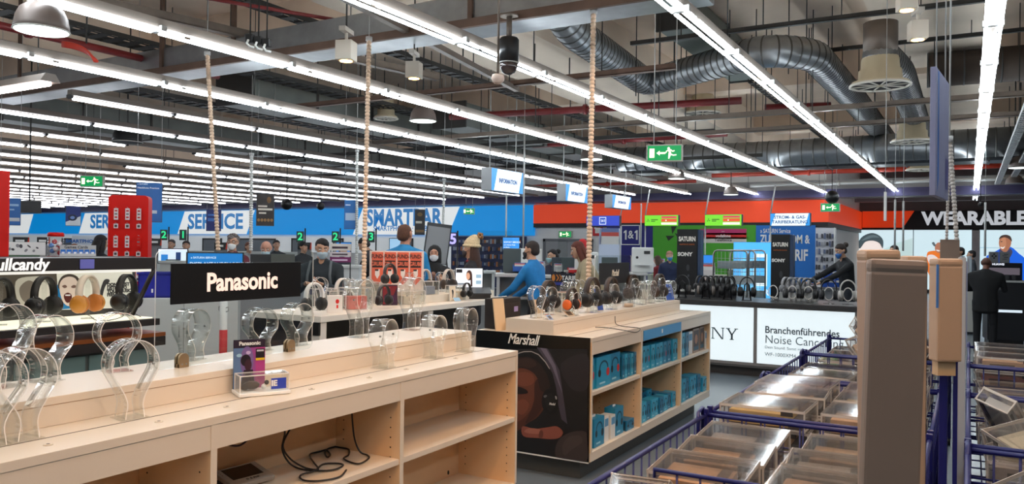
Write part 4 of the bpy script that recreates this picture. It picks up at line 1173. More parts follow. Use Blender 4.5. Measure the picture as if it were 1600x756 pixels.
def card(loc, rz, w_, h, base, label, lines=(), lean=12, extra=(), name='price_card', foot=True):
    t = thing(name, label, 'price card', loc, rz)
    q = bpy.data.objects.new('card_face', None)
    b = MB().box((0, .002, h/2), (w_, .004, h), mat((214, 210, 204), .4))
    o = b.build('card_board', t); o.rotation_euler = (-rad(lean), 0, 0)
    printed(o, [(base, rect(-w_*.46, h*.04, w_*.46, h*.96))] + [(c, [(x*w_, z*h) for x, z in pts]) for c, pts in extra])
    if foot: MB().box((0, .03, .003), (w_, .07, .006), ACR).build('card_foot', t)
    bpy.data.objects.remove(q)
    return t
BRN = (56, 40, 32); BKC = (22, 20, 20)
zMP, zMT = 1.1215, 1.0215
# ---- on the portrait counter
def onM(px, py, z=zMP): p = onz(px, py, z); return Vector((p.x, p.y, z + .0005))
AISLE = rad(80)
for px, py, h, lb in ((838, 497, .24, 'left end of the portrait counter, with a small black badge'), (887, 488, .25, 'portrait counter right of the first dark headphones'), (903, 482, .25, 'portrait counter beside the segmented cable'), (1002, 487, .22, 'portrait counter behind the clear cylinder box'), (1016, 483, .22, 'portrait counter in front of the brown headband'),
                      (1047, 479, .20, 'portrait counter in front of the blue card'), (1072, 476, .20, 'far right end of the portrait counter'), (895, 506, .18, 'portrait counter holding the orange headphones'), (925, 508, .22, 'portrait counter holding the big black headphones'), (955, 503, .22, 'portrait counter holding the black headphones with a cable'), (857, 492, .22, 'portrait counter holding the first dark headphones'), (988, 474, .24, 'portrait counter holding the left brown headband'), (1030, 474, .24, 'portrait counter holding the right brown headband')):
    p = onM(px, py)
    p.x = max(min(p.x, -2.66), -2.93)
    p = Vector((p.x, min(max(onx(px, py, p.x).y, 5.19), 7.88), p.z))
    hs = h
    stand_dup(p, AISLE + random.uniform(-.2, .2), hs, .13, .07, 'clear stand at the ' + lb, .018)
for px, py, s, cols, lb in ((857, 492, 1.12, (BRN, (40, 34, 32), (30, 24, 22)), 'dark brown headphones at the left end of the portrait counter'),
                            (893, 507, .85, (BRN, (214, 96, 30), (40, 26, 20)), 'small headphones with orange ear cups low on the portrait counter'),
                            (925, 509, 1.2, (BRN, (30, 28, 28), (20, 18, 18)), 'big black headphones nearest the portrait counter edge'),
                            (955, 503, 1.15, (BRN, (34, 30, 30), (22, 20, 20)), 'black headphones with a trailing cable on the portrait counter'),
                            (988, 474, 1.15, (BRN, (44, 30, 26), (34, 24, 20)), 'brown headphones right of the small black brand sign'),
                            (1030, 474, 1.15, (BRN, (60, 40, 30), (34, 24, 20)), 'brown headphones just left of the blue card')):
    p = onM(px, py)
    p.x = max(min(p.x, -2.66), -2.93)
    y = min(max(onx(px, py, p.x).y, 5.19), 7.88)
    headphones((p.x, y, zMP + .045), AISLE, s, *cols, lb)
for px, py, w_, h, base, lb, ln in ((939, 486, .09, .20, (60, 90, 170), 'tall blue price card standing in front of the small brand sign', 14), (966, 474, .10, .16, (190, 176, 190), 'pale lilac price card under the small brand sign', 20), (1048, 473, .17, .18, (60, 96, 180), 'wide blue price card near the far end of the portrait counter', 14), (894, 515, .10, .07, (196, 170, 140), 'low cream price card below the orange headphones', 55), (862, 500, .05, .05, (130, 160, 200), 'tiny blue price card below the dark brown headphones', 50)):
    p = onM(px, py); p.x = max(min(p.x, -2.63), -2.93)
    card((p.x, onx(px, py, p.x).y, zMP), AISLE, w_, h, base, lb, lean=ln, extra=[((220, 225, 240), rect(-.36, .62, .2, .70)), ((220, 225, 240), rect(-.36, .45, .3, .50))] if h > .1 else [((90, 70, 54), rect(-.3, .2, .3, .8))])
p = onM(982, 500); p.x = -2.66
t = thing('clear_display_box', 'clear upright cylinder box in front of the brown headphones', 'display box', (p.x, onx(982, 500, p.x).y, zMP))
MB().lathe([(.055, 0), (.056, .01), (.056, .19), (.052, .2)], CASE, seg=24).build('clear_panel', t)
MB().lathe([(.04, .004), (.04, .03)], mat((220, 190, 160), .5), seg=20).box((.03, -.04, .07), (.004, .004, .07), BLACK).build('inner_pad', t)
for k, (px, py, lb) in enumerate(((1010, 470, 'clear box in the middle of the portrait counter'), (878, 470, 'clear box behind the first stands of the portrait counter'))):
    p = onM(px, py); p.x = -2.9
    clear_box((p.x, onx(px, py, p.x).y, zMP), AISLE, (.16, .12, .16), lb, inside=(196, 190, 186))
cable([(961, 494, .07), (962, 505, .01), (970, 509, .004), (985, 511, .004), (1000, 513, .004), (994, 519, .004), (975, 516, .004), (950, 512, .004), (930, 511, .004)], zMT + .003, BK, 'thin black headphone cable curling on the portrait counter edge', .003)
# small brand sign on a glass pane
XS = -2.86
ya, yb = onx(929, 430, XS).y, onx(986, 430, XS).y
zt = onx(957, 399, XS).z
t = GP2 = thing('brand_sign', 'small charcoal script sign on a clear pane above the portrait counter', 'sign', (XS, 0, 0), rad(90))
MB().prism(rrect(ya, zMP + .0005, yb, zt, .03), -.003, .003, GLASS, EDGE).build('glass_sheet', t)
a, c = onx(935, 412, XS), onx(981, 440, XS)
t = MB().box((0, .004, 0), (c.y-a.y, .008, a.z-c.z + .01), mat((40, 38, 38), .4), bev=.001).build('sign_board', GP2, ((a.y+c.y)/2, -.014, (a.z+c.z)/2))
text('Marshall', t, (0, -.001, .0), .085, mat((240, 225, 205), .5), bold=.001, sx=.62, shear=.4, space=.93)
# speaker cabinet and cream boards on the back ledge
p = onz(800, 512, zMT)
t = thing('speaker_cabinet', 'black guitar style speaker cabinet on the back ledge of the portrait counter', 'speaker', (-3.10, 5.35, zMT), rad(90))
MB().box((0, .06, .115), (.34, .13, .23), mat((30, 22, 20), .7, noise=.2, scale=40), bev=.01).build('cabinet', t)
MB().box((0, -.008, .105), (.30, .006, .17), mat((44, 34, 30), .8), bev=.002).build('grille_cloth', t)
MB().box((.08, -.0125, .14), (.06, .002, .04), mat((170, 150, 200), .5)).build('price_tag', t)
for k in range(3): MB().lathe([(.008, 0), (.007, .012)], STEEL, c=(-.03 + .03*k, .05, .23), seg=10).build('knob', t)
for (y, lb, h) in ((5.13, 'leaning cream board left of the black speaker cabinet', .24), (5.78, 'small cream board right of the black speaker cabinet', .2)):
    o = MB().box((0, .006, h/2), (.10, .012, h), mat((222, 190, 150), .6), bev=.001).build('cream_board', None, (-3.02 - .02, y, zMT), rad(70))
    o.rotation_euler[0] = -rad(10)
    tag(o, lb, 'board')

# ================================================================ LEFT DISPLAY (dark stand with lit shelf)
SX = -5.45
yE = onx(250, 496, SX).y
zSh = onx(254, 496, SX).z
zH0, zH1 = onx(235, 420, SX - .05).z, onx(235, 402, SX - .05).z
t = thing('headphone_display', 'dark illuminated headphone display stand with a lit shelf and printed back panel', 'display stand', (SX, yE, 0), rad(90))
L = 3.2
DKB = mat((30, 22, 20), .4)
MB().b2((-L, 0, zSh - .055), (0, .62, zSh - .004), DKB, bev=.003).build('shelf_board', t)
MB().b2((-L + .02, .05, zSh - .0035), (-.03, .60, zSh + .004), emi((255, 250, 224), .9)).build('lit_shelf', t)
MB().b2((-L, -.03, zSh - .14), (.03, .6, zSh - .11), mat((150, 84, 44), .35, .6)).build('copper_strip', t)
MB().b2((-L, -.03, zSh - .21), (.03, .62, zSh - .142), DKB).build('lower_tier', t)
cab = MB()
cab.b2((-L, .04, 0), (-.02, .62, zSh - .22), mat((66, 74, 72), .4))
cab.build('cabinet', t)
gl = MB()
for i in range(12):
    for j in range(3):
        gl.b2((-L + .05 + i*.26, .028, .08 + j*.26), (-L + .28 + i*.26, .04, .31 + j*.26), mat((96, 118, 116), .15))
gl.build('glass_tile_front', t)
MB().b2((-L, .02, zH0), (-.02, .42, zH1), DKB, bev=.004).build('header', t)
MB().b2((-L, .06, zH0 - .02), (-.04, .36, zH0 - .001), emi((250, 246, 235), .9)).build('header_light', t)
for x in (-.02, -L + .02):
    MB().prism([(0, 0), (.03, 0), (.03, .1)], 0, .01, DKB).build('side_bracket', t, (x - .01, .38, zSh))
    MB().tube([(x - .0, .05, zH0), (x + .0, .32, zSh)], .018, DKB, seg=6).build('side_arm', t)
xB = onx(211, 450, SX - .60).y - yE
bp = MB().b2((-L, .60, zSh), (xB, .63, zH1), mat((60, 58, 56), .5)).build('back_board', t)
text('Skullcandy', t, (onx(25, 412, SX).y - yE, .012, (zH0+zH1)/2), .11, emi((245, 240, 235), .9), bold=.003, shear=.15, sx=.95)
MB().b2((onx(127, 412, SX).y - yE, .012, zH0 + .012), (onx(149, 412, SX).y - yE, .019, zH1 - .01), mat((110, 110, 190), .5)).build('price_tag', t)
# printed back panel: shouting face and pale fields, in the board's own plane
PXB = SX - .60
def skp(pts):
    out = []
    for x, y in pts:
        q = onx(x, y, PXB); out.append((min(q.y - yE, xB - .005), min(max(q.z, zSh + .006), zH1 - .01)))
    return out
LITP = lambda c: emi(c, .55)
sh = [((236, 232, 212), skp([(-150, 430), (206, 420), (214, 480), (-150, 492)])),
      ((84, 76, 64), skp([(-150, 432), (88, 425), (92, 484), (-150, 492)])),
      ((190, 184, 165), skp(sm([(24, 440), (48, 432), (84, 436), (86, 470), (60, 478), (30, 474)]))),
      ((120, 110, 96), skp(sm([(30, 450), (44, 438), (58, 446), (66, 462), (48, 474), (34, 468)]))),
      ((220, 214, 195), skp(sm([(52, 446), (66, 440), (80, 452), (78, 468), (62, 472)]))),
      ((30, 120, 170), skp([(84, 456), (92, 440), (112, 470), (110, 482), (88, 484)])),
      ((70, 60, 50), skp(sm([(90, 444), (96, 432), (108, 428), (120, 432), (126, 444), (122, 450), (94, 452)]))),
      ((226, 204, 184), skp(sm([(92, 448), (97, 436), (108, 432), (118, 436), (122, 450), (117, 468), (107, 478), (97, 470)]))),
      ((120, 92, 80), skp(sm([(96, 447), (101, 445), (104, 448), (100, 450)]))),
      ((120, 92, 80), skp(sm([(110, 448), (115, 445), (119, 448), (114, 450)]))),
      ((90, 40, 36), skp(sm([(99, 461), (105, 457), (111, 461), (110, 470), (104, 473), (100, 468)]))),
      ((240, 236, 230), skp([(101, 460), (109, 460), (109, 462), (101, 462)])),
      ((60, 58, 56), skp(sm([(152, 470), (160, 440), (168, 436), (170, 440), (163, 448), (156, 474)])))]
printed(bp, sh, y=.598, step=.0006, mfun=LITP)
for k, s in enumerate(("DON'T JUST", "LISTEN TO", "YOUR MUSIC.", "FEEL IT.")):
    q = onx(166, 445 + 5.2*k, PXB)
    text(s, bp, (q.y - yE, .588, q.z), .036, mat((30, 28, 26), .5), bold=.002, align='LEFT')
for px, band, cup, lb in ((0, BKC, BKC, 'black headphones on the lit shelf, cut by the left edge'), (69, BKC, BKC, 'black headphones on the lit shelf left of the shouting face print'), (137, (220, 205, 190), (196, 130, 50), 'cream and tan headphones in the middle of the lit shelf'), (198, BKC, BKC, 'black headphones at the right end of the lit shelf')):
    X = SX - .30
    q = onx(px, 470, X)
    headphones((X, q.y, zSh + .05), rad(112), 1.4, band, cup, (186, 110, 40) if cup[0] > 100 else (16, 14, 14), lb)
    MB_ = thing('headphone_stand', 'clear post stand under the ' + lb.split(' on ')[0].split(' in ')[0].split(' at ')[0] + ' of the lit shelf, %s from left' % ORD[[0, 69, 137, 198].index(px)], 'headphone stand', (X, q.y, zSh + .0045), rad(60))
    MB().box((0, 0, .003), (.09, .09, .006), ACR).build('base_plate', MB_)
    MB().box((0, 0, .15), (.035, .008, .29), ACR).build('post', MB_)
    MB().tube([(.03*math.cos(rad(a)), 0, .27 + .03*math.sin(rad(a))) for a in range(0, 181, 20)], .008, ACR, seg=6).build('hook', MB_)
cable([(128, 489, .03), (140, 493, .012), (150, 500, .008), (172, 500, .008), (192, 494, .012), (190, 488, .02), (206, 488, .012), (220, 495, .01)], zSh, BK, 'thin black cable trailing over the lit shelf', .003)

# white cabinets with a red striped post and blue tub behind the glass
a = atd(203, 467, 8.6); c = atd(372, 467, 8.9)
t = thing('storage_cabinet', 'white back-to-back cabinet standing behind the black brand sign', 'cabinet', (a.x, a.y, 0), math.atan2(c.y-a.y, c.x-a.x))
W = (c - a).length
MB().b2((0, 0, .04), (W, .5, a.z), mat((206, 204, 200), .5), bev=.004).b2((.02, .02, 0), (W - .02, .48, .04), DGREY).build('cabinet_body', t)
MB().b2((W*.49, -.003, .05), (W*.494, .001, a.z - .01), mat((120, 120, 120), .6)).build('door_gap', t)
for k in (-1, 1): MB().tube([(W*.49 + k*.04, -.001, a.z - .3), (W*.49 + k*.04, -.03, a.z - .3), (W*.49 + k*.04, -.03, a.z - .42), (W*.49 + k*.04, -.001, a.z - .42)], .006, STEEL, seg=6).build('handle', t)
p = atd(349, 520, 8.0)
t = thing('barrier_post', 'white post with a red lower sleeve behind the glass pane', 'post', (p.x, p.y, 0))
MB().lathe([(.037, 0), (.037, 1.06), (.03, 1.07)], PAPER, seg=16).build('post_tube', t)
MB().lathe([(.039, .2), (.039, atd(349, 515, 8.0).z)], mat((190, 24, 28), .5), seg=16).build('red_sleeve', t)
MB().lathe([(.12, 0), (.12, .015)], DGREY, seg=20).build('foot_plate', t)
for k in (-1, 1): MB().tube([(k*.03, 0, 1.0), (k*.07, 0, 1.01), (k*.07, 0, .97), (k*.035, 0, .96)], .005, STEEL, seg=6).build('side_ring', t)
a0 = a
aa = atd(203, 426, 8.7); cc = atd(268, 426, 8.7)
t = thing('storage_tub', 'deep blue tub on the white cabinet left of the black brand sign', 'tub', (aa.x, aa.y + .1, a0.z + .001), math.atan2(c.y-a.y, c.x-a.x))
hh = aa.z - a0.z
BT = mat((30, 36, 150), .4)
wd = (cc-aa).length
MB().b2((0, 0, 0), (wd, .32, .02), BT).b2((0, 0, 0), (wd, .012, hh), BT).b2((0, .308, 0), (wd, .32, hh), BT).b2((0, 0, 0), (.012, .32, hh), BT).b2((wd-.012, 0, 0), (wd, .32, hh), BT).build('tub_body', t)
MB().b2((-.012, -.012, hh-.02), (wd+.012, .0, hh), BT).b2((-.012, .32, hh-.02), (wd+.012, .332, hh), BT).build('rim', t)
MB().b2((wd*.3, -.002, hh*.2), (wd*.34, .0, hh*.35), PAPER).build('label_sticker', t)

# red card stand
p = atd(201, 352, 9.8)
zt = atd(200, 305, 9.8).z
t = thing('gift_card_stand', 'tall red rounded stand hung with small cards at left', 'card stand', (p.x, p.y, 0), face_cam(p) + rad(-14))
RED = mat((204, 18, 6), .4, spec=.25)
MB().prism(rrect(-.23, .25, .23, zt, .05, 6), -.02, .17, RED).build('stand_body', t)
MB().b2((-.24, -.08, 0), (.24, .25, .25), mat((150, 20, 14), .4), bev=.02).build('base', t)
for r, z in enumerate((zt - .16, zt - .35, zt - .50, zt - .69, zt - .86, zt - 1.0)):
    for k in range(3):
        x = -.13 + k*.13
        big = r % 2 == 0
        if big and r == 0 and False: continue
        hk = MB().tube([(x, -.02, z), (x, -.09, z + .008)], .003, STEEL, seg=5).build('hook', t)
        cm = MB().box((0, 0, 0), (.05, .004, .14 if big else .055), mat((214, 206, 204), .5) if not (r == 2 and k == 2) else RED, bev=.001)
        if big:
            for q in range(3): cm.box((0, -.0025, .04 - .04*q), (.03, .001, .02), mat((190, 50, 44) if q != 1 else (120, 110, 110), .5))
        else: cm.box((0, -.0025, 0), (.03, .001, .03), mat((70, 60, 60), .5))
        cm.build('hanging_card', hk, (x, -.06, z - (.075 if big else .032)))
p = atd(87, 380, 9.5)
t = thing('toy_dispenser', 'small red and clear dispenser column left of the red stand', 'dispenser', (p.x, p.y, 0), face_cam(p))
zt, zb = atd(87, 363, 9.5).z, atd(87, 400, 9.5).z
MB().lathe([(.09, 0), (.09, zb)], mat((170, 24, 20), .4), seg=20).build('base', t)
MB().lathe([(.085, zb), (.085, zt - .05)], CASE, seg=20).build('clear_drum', t)
MB().lathe([(.09, zt - .05), (.09, zt - .01), (.07, zt)], RED, seg=20).build('cap', t)
for k in range(7): MB().sphere((.045*math.cos(k*2.4), .045*math.sin(k*2.4), zb + .04 + .022*k), .03, mat([(210, 60, 70), (90, 140, 210), (230, 220, 225)][k % 3], .4), seg=10, rings=6).build('capsule', t)
p = atd(122, 390, 9.4)
t = thing('card_rack', 'low white rack of small blue cards right of the red dispenser', 'card rack', (p.x, p.y, 0), face_cam(p))
zt = atd(122, 383, 9.4).z
MB().b2((-.19, 0, 0), (.19, .2, zt - .10), mat((200, 200, 200), .5)).b2((-.19, .08, zt - .1), (.19, .2, zt), LGREY).build('rack_body', t)
text('Games Cards', t, (-.02, .078, zt - .025), .045, DGREY, bold=.001)
for k in range(6): MB().box((-.155 + .062*k, .06, zt - .115 + .03), (.05, .006, .065), mat((30, 110, 200), .4)).box((-.155 + .062*k, .0565, zt - .09), (.03, .001, .02), PAPER).build('blue_card', t)
p = atd(30, 388, 9.8)
t = thing('printed_shelf_header', 'white patterned shelf header at the left edge behind the dark display', 'shelf', (p.x, p.y, 0), face_cam(p))
zt = atd(30, 378, 9.8).z
MB().b2((-.5, 0, 0), (.28, .3, zt - .16), mat((180, 180, 178), .5)).b2((-.5, -.01, zt - .16), (.28, .02, zt), PAPER).build('shelf_body', t)
b = MB()
random.seed(3)
for k in range(16):
    x = -.46 + .044*k + random.uniform(-.01, .01)
    b.poly([(q[0], -.0115, q[1]) for q in ell(x, zt - .08 + random.uniform(-.04, .04), random.uniform(.01, .026), random.uniform(.008, .02), 9, random.uniform(0, 3))], mat((70, 70, 74) if k % 2 else (140, 140, 144), .5))
b.build('printed_pattern', t)
MB().b2((-.5, -.02, zt - .2), (.22, .1, zt - .165), mat((44, 96, 60), .5)).build('green_tray', t)
p = atd(2, 300, 8)
t = thing('advert_column', 'narrow red column edge at the far left', 'column', (p.x - .12, p.y, 0), face_cam(p))
MB().b2((-.1, 0, 0), (.128, .2, atd(2, 265, 8).z), RED, bev=.01).build('column_body', t)

# ================================================================ MIDDLE TABLE
TX0, TX1, TY0, TY1, TZ = -5.5, -4.66, 4.92, 8.2, 1.05
t = thing('display_table', 'white display table in the middle crowded with headphones and clear boxes', 'table', (0, 0, 0))
MB().b2((TX0, TY0, TZ - .05), (TX1, TY1, TZ), mat((222, 216, 206), .35), bev=.003).build('table_top', t)
for (x, y) in ((TX1 - .06, TY0 + .05), (TX1 - .06, TY1 - .05), (TX0 + .06, TY0 + .05), (TX0 + .06, TY1 - .05), (TX1 - .06, 6.5)):
    MB().b2((x - .04, y - .04, 0), (x + .04, y + .04, TZ - .05), mat((214, 208, 200), .4)).build('leg', t)
MB().b2((TX0, TY0 + .001, .1), (TX1 - .1, TY0 + .03, TZ - .051), mat((40, 34, 34), .4)).b2((TX0, TY0 - .001, TZ - .16), (TX1 - .02, TY0 + .02, TZ - .051), mat((14, 12, 12), .4)).build('end_panel', t)
MB().b2((TX0 + .02, TY0 + .1, .12), (TX0 + .05, TY1 - .1, TZ - .06), mat((70, 64, 58), .6)).build('back_panel', t)
MB().b2((TX0 + .05, TY0 + .1, .38), (TX1 - .12, TY1 - .1, .41), mat((150, 140, 128), .5)).build('lower_shelf', t)
MB().b2((TX0 + .05, 6.5, TZ), (TX1 - .25, TY1 - .1, TZ + .08), mat((222, 212, 196), .4), bev=.003).build('raised_platform', t)
random.seed(11)
for i in range(12):
    y = 5.2 + i*.24
    h = random.uniform(.12, .24)
    o = MB().box((0, 0, h/2), (.16, .12, h), mat(random.choice([(60, 50, 46), (150, 130, 110), (90, 30, 30), (40, 44, 60)]), .5), bev=.004).build('stock_box', None, (-4.95, y, .411), random.uniform(-.1, .1))
    tag(o, '%s stock box under the middle table, %s from its near end' % (['dark', 'tan', 'grey'][i % 3], ORD[i]), 'box', 'stock boxes under the middle table')
def onT(px, X, z=TZ): return Vector((X, onx(px, 450, X).y, z + .001))
for i, (px, X, h) in enumerate(((500, -5.1, .30), (545, -5.1, .28), (574, -5.2, .26), (640, -5.0, .24), (655, -5.3, .26), (690, -5.2, .22), (702, -5.35, .24))):
    stand_dup(onT(px, X, TZ if px < 600 else TZ + .081), AISLE + random.uniform(-.5, .5), h, .13, .07, 'clear stand on the middle table, %s from its near end' % ORD[i], .018)
for px, X, s, band, cup, cush, lb in ((491, -4.84, 1.2, (230, 226, 222), (34, 32, 32), (20, 20, 20), 'black cupped headphones at the near corner of the middle table'), (536, -5.3, 1.2, (214, 208, 200), (200, 196, 190), (60, 56, 54), 'pale headphones on the middle table right of the seated ones'), (609, -5.05, 1.0, (60, 54, 54), (40, 36, 36), (30, 30, 30), 'dark headphones standing on the purple box'), (701, -5.1, 1.1, (200, 190, 180), (60, 50, 44), (40, 34, 30), 'beige headphones near the far end of the middle table'), (600, -4.80, .95, (50, 44, 44), (36, 30, 30), (26, 24, 24), 'small dark headphones low on the middle table edge'), (664, -5.25, 1.1, (210, 200, 190), (170, 160, 150), (70, 60, 56), 'silver headphones in the middle of the middle table')):
    z = TZ + .03
    if 'purple' in lb: z = TZ + .2 + .012
    elif px > 640: z = TZ + .115
    headphones(onT(px, X, z), AISLE, s, band, cup, cush, lb)
p = onT(609, -5.05)
t = thing('headphone_carton', 'dark purple and red gaming headphone carton on the middle table', 'box', p, rad(42))
MB().box((0, 0, .1), (.15, .12, .2), mat((50, 16, 44), .4), bev=.003).build('carton', t)
printed(t, [((120, 24, 34), [(-.07, .01), (.0, .01), (.07, .19), (-.07, .19)]), ((60, 20, 60), rect(-.06, .03, .06, .10)), ((20, 14, 20), ell(-.02, .08, .03, .04, 14)), ((200, 60, 50), rect(-.06, .17, .0, .18))], 'front_print', y=-.061)
p = onT(523, -4.84)
t = thing('headphone_carton', 'white carton with a red dot logo on the middle table', 'box', p, rad(50))
MB().box((0, 0, .075), (.13, .07, .15), mat((236, 228, 220), .4), bev=.002).build('carton', t)
printed(t, [((220, 40, 34), ell(.02, .10, .016, .02, 14)), ((220, 40, 34), rect(.012, .04, .028, .07))], 'red_logo', y=-.036)
for i, (px, X, d, ins) in enumerate(((505, -5.3, (.22, .16, .18), None), (527, -5.2, (.2, .15, .16), (214, 206, 198)), (570, -5.35, (.24, .18, .22), None), (556, -4.95, (.26, .18, .2), (210, 90, 80)), (590, -5.3, (.2, .16, .2), (220, 214, 206)), (640, -4.95, (.26, .18, .14), (206, 190, 170)), (668, -5.0, (.2, .14, .14), (120, 130, 150)), (712, -4.95, (.18, .14, .16), (226, 206, 180)))):
    clear_box(onT(px, X, TZ if px < 600 else TZ + (.081 if X < -4.95 else 0)), AISLE - .3, d, 'clear display box on the middle table, %s from its near end' % ORD[i], 'clear boxes on the middle table', ins)
# FUNDGRUBE board
p = onT(620, -5.2); p.z = TZ + .0825
q = atd(620, 412, (p - CAM).dot(FWD))
t = thing('banner_board', 'pale board with four orange pennant banners on the middle table', 'sign', (q.x, q.y, TZ + .082), face_cam(q))
D_ = (q - CAM).dot(FWD)
wd = 84*D_/FOC; zt = atd(620, 392, D_).z - TZ - .082
MB().box((0, .01, zt/2), (wd, .012, zt), mat((228, 214, 206), .5), bev=.002).build('board', t)
for k in range(4):
    x0 = -wd*.46 + k*wd*.235; bw = wd*.21
    pn = MB().prism([(x0, zt*.97), (x0, zt*.36), (x0 + bw/2, zt*.22), (x0 + bw, zt*.36), (x0 + bw, zt*.97)], -.004, .003, mat((226, 104, 76), .5)).build('pennant', t)
    text('FUND-', pn, (x0 + bw/2, -.0055, zt*.87), .058, mat((60, 30, 26), .5), sx=.72, bold=.0015)
    MB().b2((x0 + bw*.05, -.0052, zt*.62), (x0 + bw*.95, -.0045, zt*.78), mat((30, 20, 20), .5)).build('name_bar', pn)
    text('GRUBE', pn, (x0 + bw/2, -.0065, zt*.70), .056, mat((236, 120, 90), .5), sx=.72, bold=.0015)
    printed(pn, [((236, 226, 220), [(x0 + bw*.3, zt*.58), (x0 + bw*.7, zt*.58), (x0 + bw*.7, zt*.45), (x0 + bw*.5, zt*.36), (x0 + bw*.3, zt*.45)]), ((50, 36, 36), rect(x0 + bw*.3, zt*.54, x0 + bw*.6, zt*.58))], y=-.0045)
# open laptop
p = onT(742, -4.93)
t = thing('laptop', 'open black laptop with a bright white screen on the middle table', 'laptop', p + Vector((0, 0, .0)), rad(38))
MB().box((0, 0, .03), (.34, .26, .06), mat((24, 22, 24), .4), bev=.006).build('laptop_stand', t)
R_ = Matrix.Rotation(rad(16), 3, 'X')
MB().box((0.02, -.02, .085), (.32, .22, .018), mat((30, 30, 32), .3), rot=R_, bev=.004).build('keyboard_base', t)
sc = MB().box((0, 0, .12), (.33, .012, .24), mat((16, 16, 18), .3), bev=.003).build('screen', t, (-.06, .10, .11))
printed(sc, [((238, 242, 248), rect(-.155, .01, .155, .23)), ((30, 30, 34), rect(-.15, .18, -.08, .22)), ((70, 44, 36), ell(.0, .15, .035, .06, 16)), ((214, 160, 130), ell(-.012, .14, .022, .042, 16)), ((60, 34, 28), [(.015, .18), (.035, .14), (.04, .02), (.02, .02)]), ((150, 180, 200), rect(.08, .12, .14, .16)), ((150, 180, 200), rect(.08, .05, .14, .09)), ((120, 130, 140), rect(-.15, .04, -.06, .06))], 'lit_picture', y=-.0075, mfun=lambda c: emi(c, .9))
headphones(onT(731, -4.84, TZ + .001) + Vector((0, -.02, .03)), AISLE, .8, BKC, BKC, (18, 18, 18), 'black folded headphones in front of the laptop')
p = onT(716, -4.8)
card(p, AISLE, .10, .05, (150, 190, 220), 'small light blue tag at the far edge of the middle table', lean=40, foot=False)
card(onT(708, -4.85), AISLE, .1, .17, (240, 222, 196), 'upright cream card with a dark mark on the middle table', lean=4, extra=[((40, 34, 34), [(-.1, .2), (.0, .2), (.16, .6), (.05, .75), (-.15, .7), (.0, .62)])])
# tilted flip chart
p = atd(683, 378, 11.5)
t = thing('flip_chart', 'grey tilted flip chart standing behind the masked woman in black headscarf', 'flip chart', (p.x, p.y, 0), face_cam(p))
zt, zb = atd(680, 349, 11.5).z, atd(680, 412, 11.5).z
Rb = Matrix.Rotation(-rad(7), 3, 'Y')
MB().box((0, 0, (zt+zb)/2), (.36, .03, zt-zb), mat((66, 68, 70), .5), rot=Rb.transposed(), bev=.004).build('frame', t)
MB().box((0, -.018, (zt+zb)/2 - .02), (.32, .004, (zt-zb)*.9), mat((150, 152, 154), .4), rot=Rb.transposed()).build('sheet', t)
for s in (-1, 1): MB().tube([(s*.14, .02, zb + .05), (s*.3, .1, 0)], .012, DGREY, seg=6).build('leg', t)
MB().tube([(0, .03, zt - .1), (0, .4, 0)], .012, DGREY, seg=6).build('leg', t)

# ================================================================ LIT COUNTER AT THE BACK (grey top, glowing panels)
NY_ = 10.45
nx0, nx1 = -3.75, onx(1350, 520, 0).x if False else ony(1352, 520, NY_).x
t = thing('lit_display_counter', 'grey display counter with glowing white front panels and dark lettering', 'counter', (0, NY_, 0))
FRM = mat((128, 122, 118), .45)
MB().b2((nx0 - .02, -.06, .93), (nx1 + .05, .9, .975), mat((58, 56, 56), .3), bev=.004).build('counter_top', t)
MB().b2((nx0, .03, .12), (nx1, .85, .93), FRM).build('cabinet_body', t)
MB().b2((nx0 + .08, .12, 0), (nx1 - .08, .8, .12), mat((60, 56, 54), .5)).build('plinth', t)
PAN = emi((230, 242, 246), .85)
px_ = lambda px, py=520: ony(px, py, NY_).x
for (a, b) in ((nx0 + .03, px_(1177)), (px_(1183), px_(1335))):
    MB().b2((a, 0, .19), (b, .03, .905), PAN).build('lit_panel', t)
MB().b2((nx0, -.006, .90), (nx1, .03, .93), FRM).b2((nx0, -.006, .15), (nx1, .03, .188), FRM).b2((px_(1177) + .004, -.006, .188), (px_(1183) - .004, .03, .9), FRM).b2((px_(1335)+.004, -.006, .188), (nx1, .03, .9), FRM).build('frame_bars', t)
SER = mat((70, 82, 90), .5)
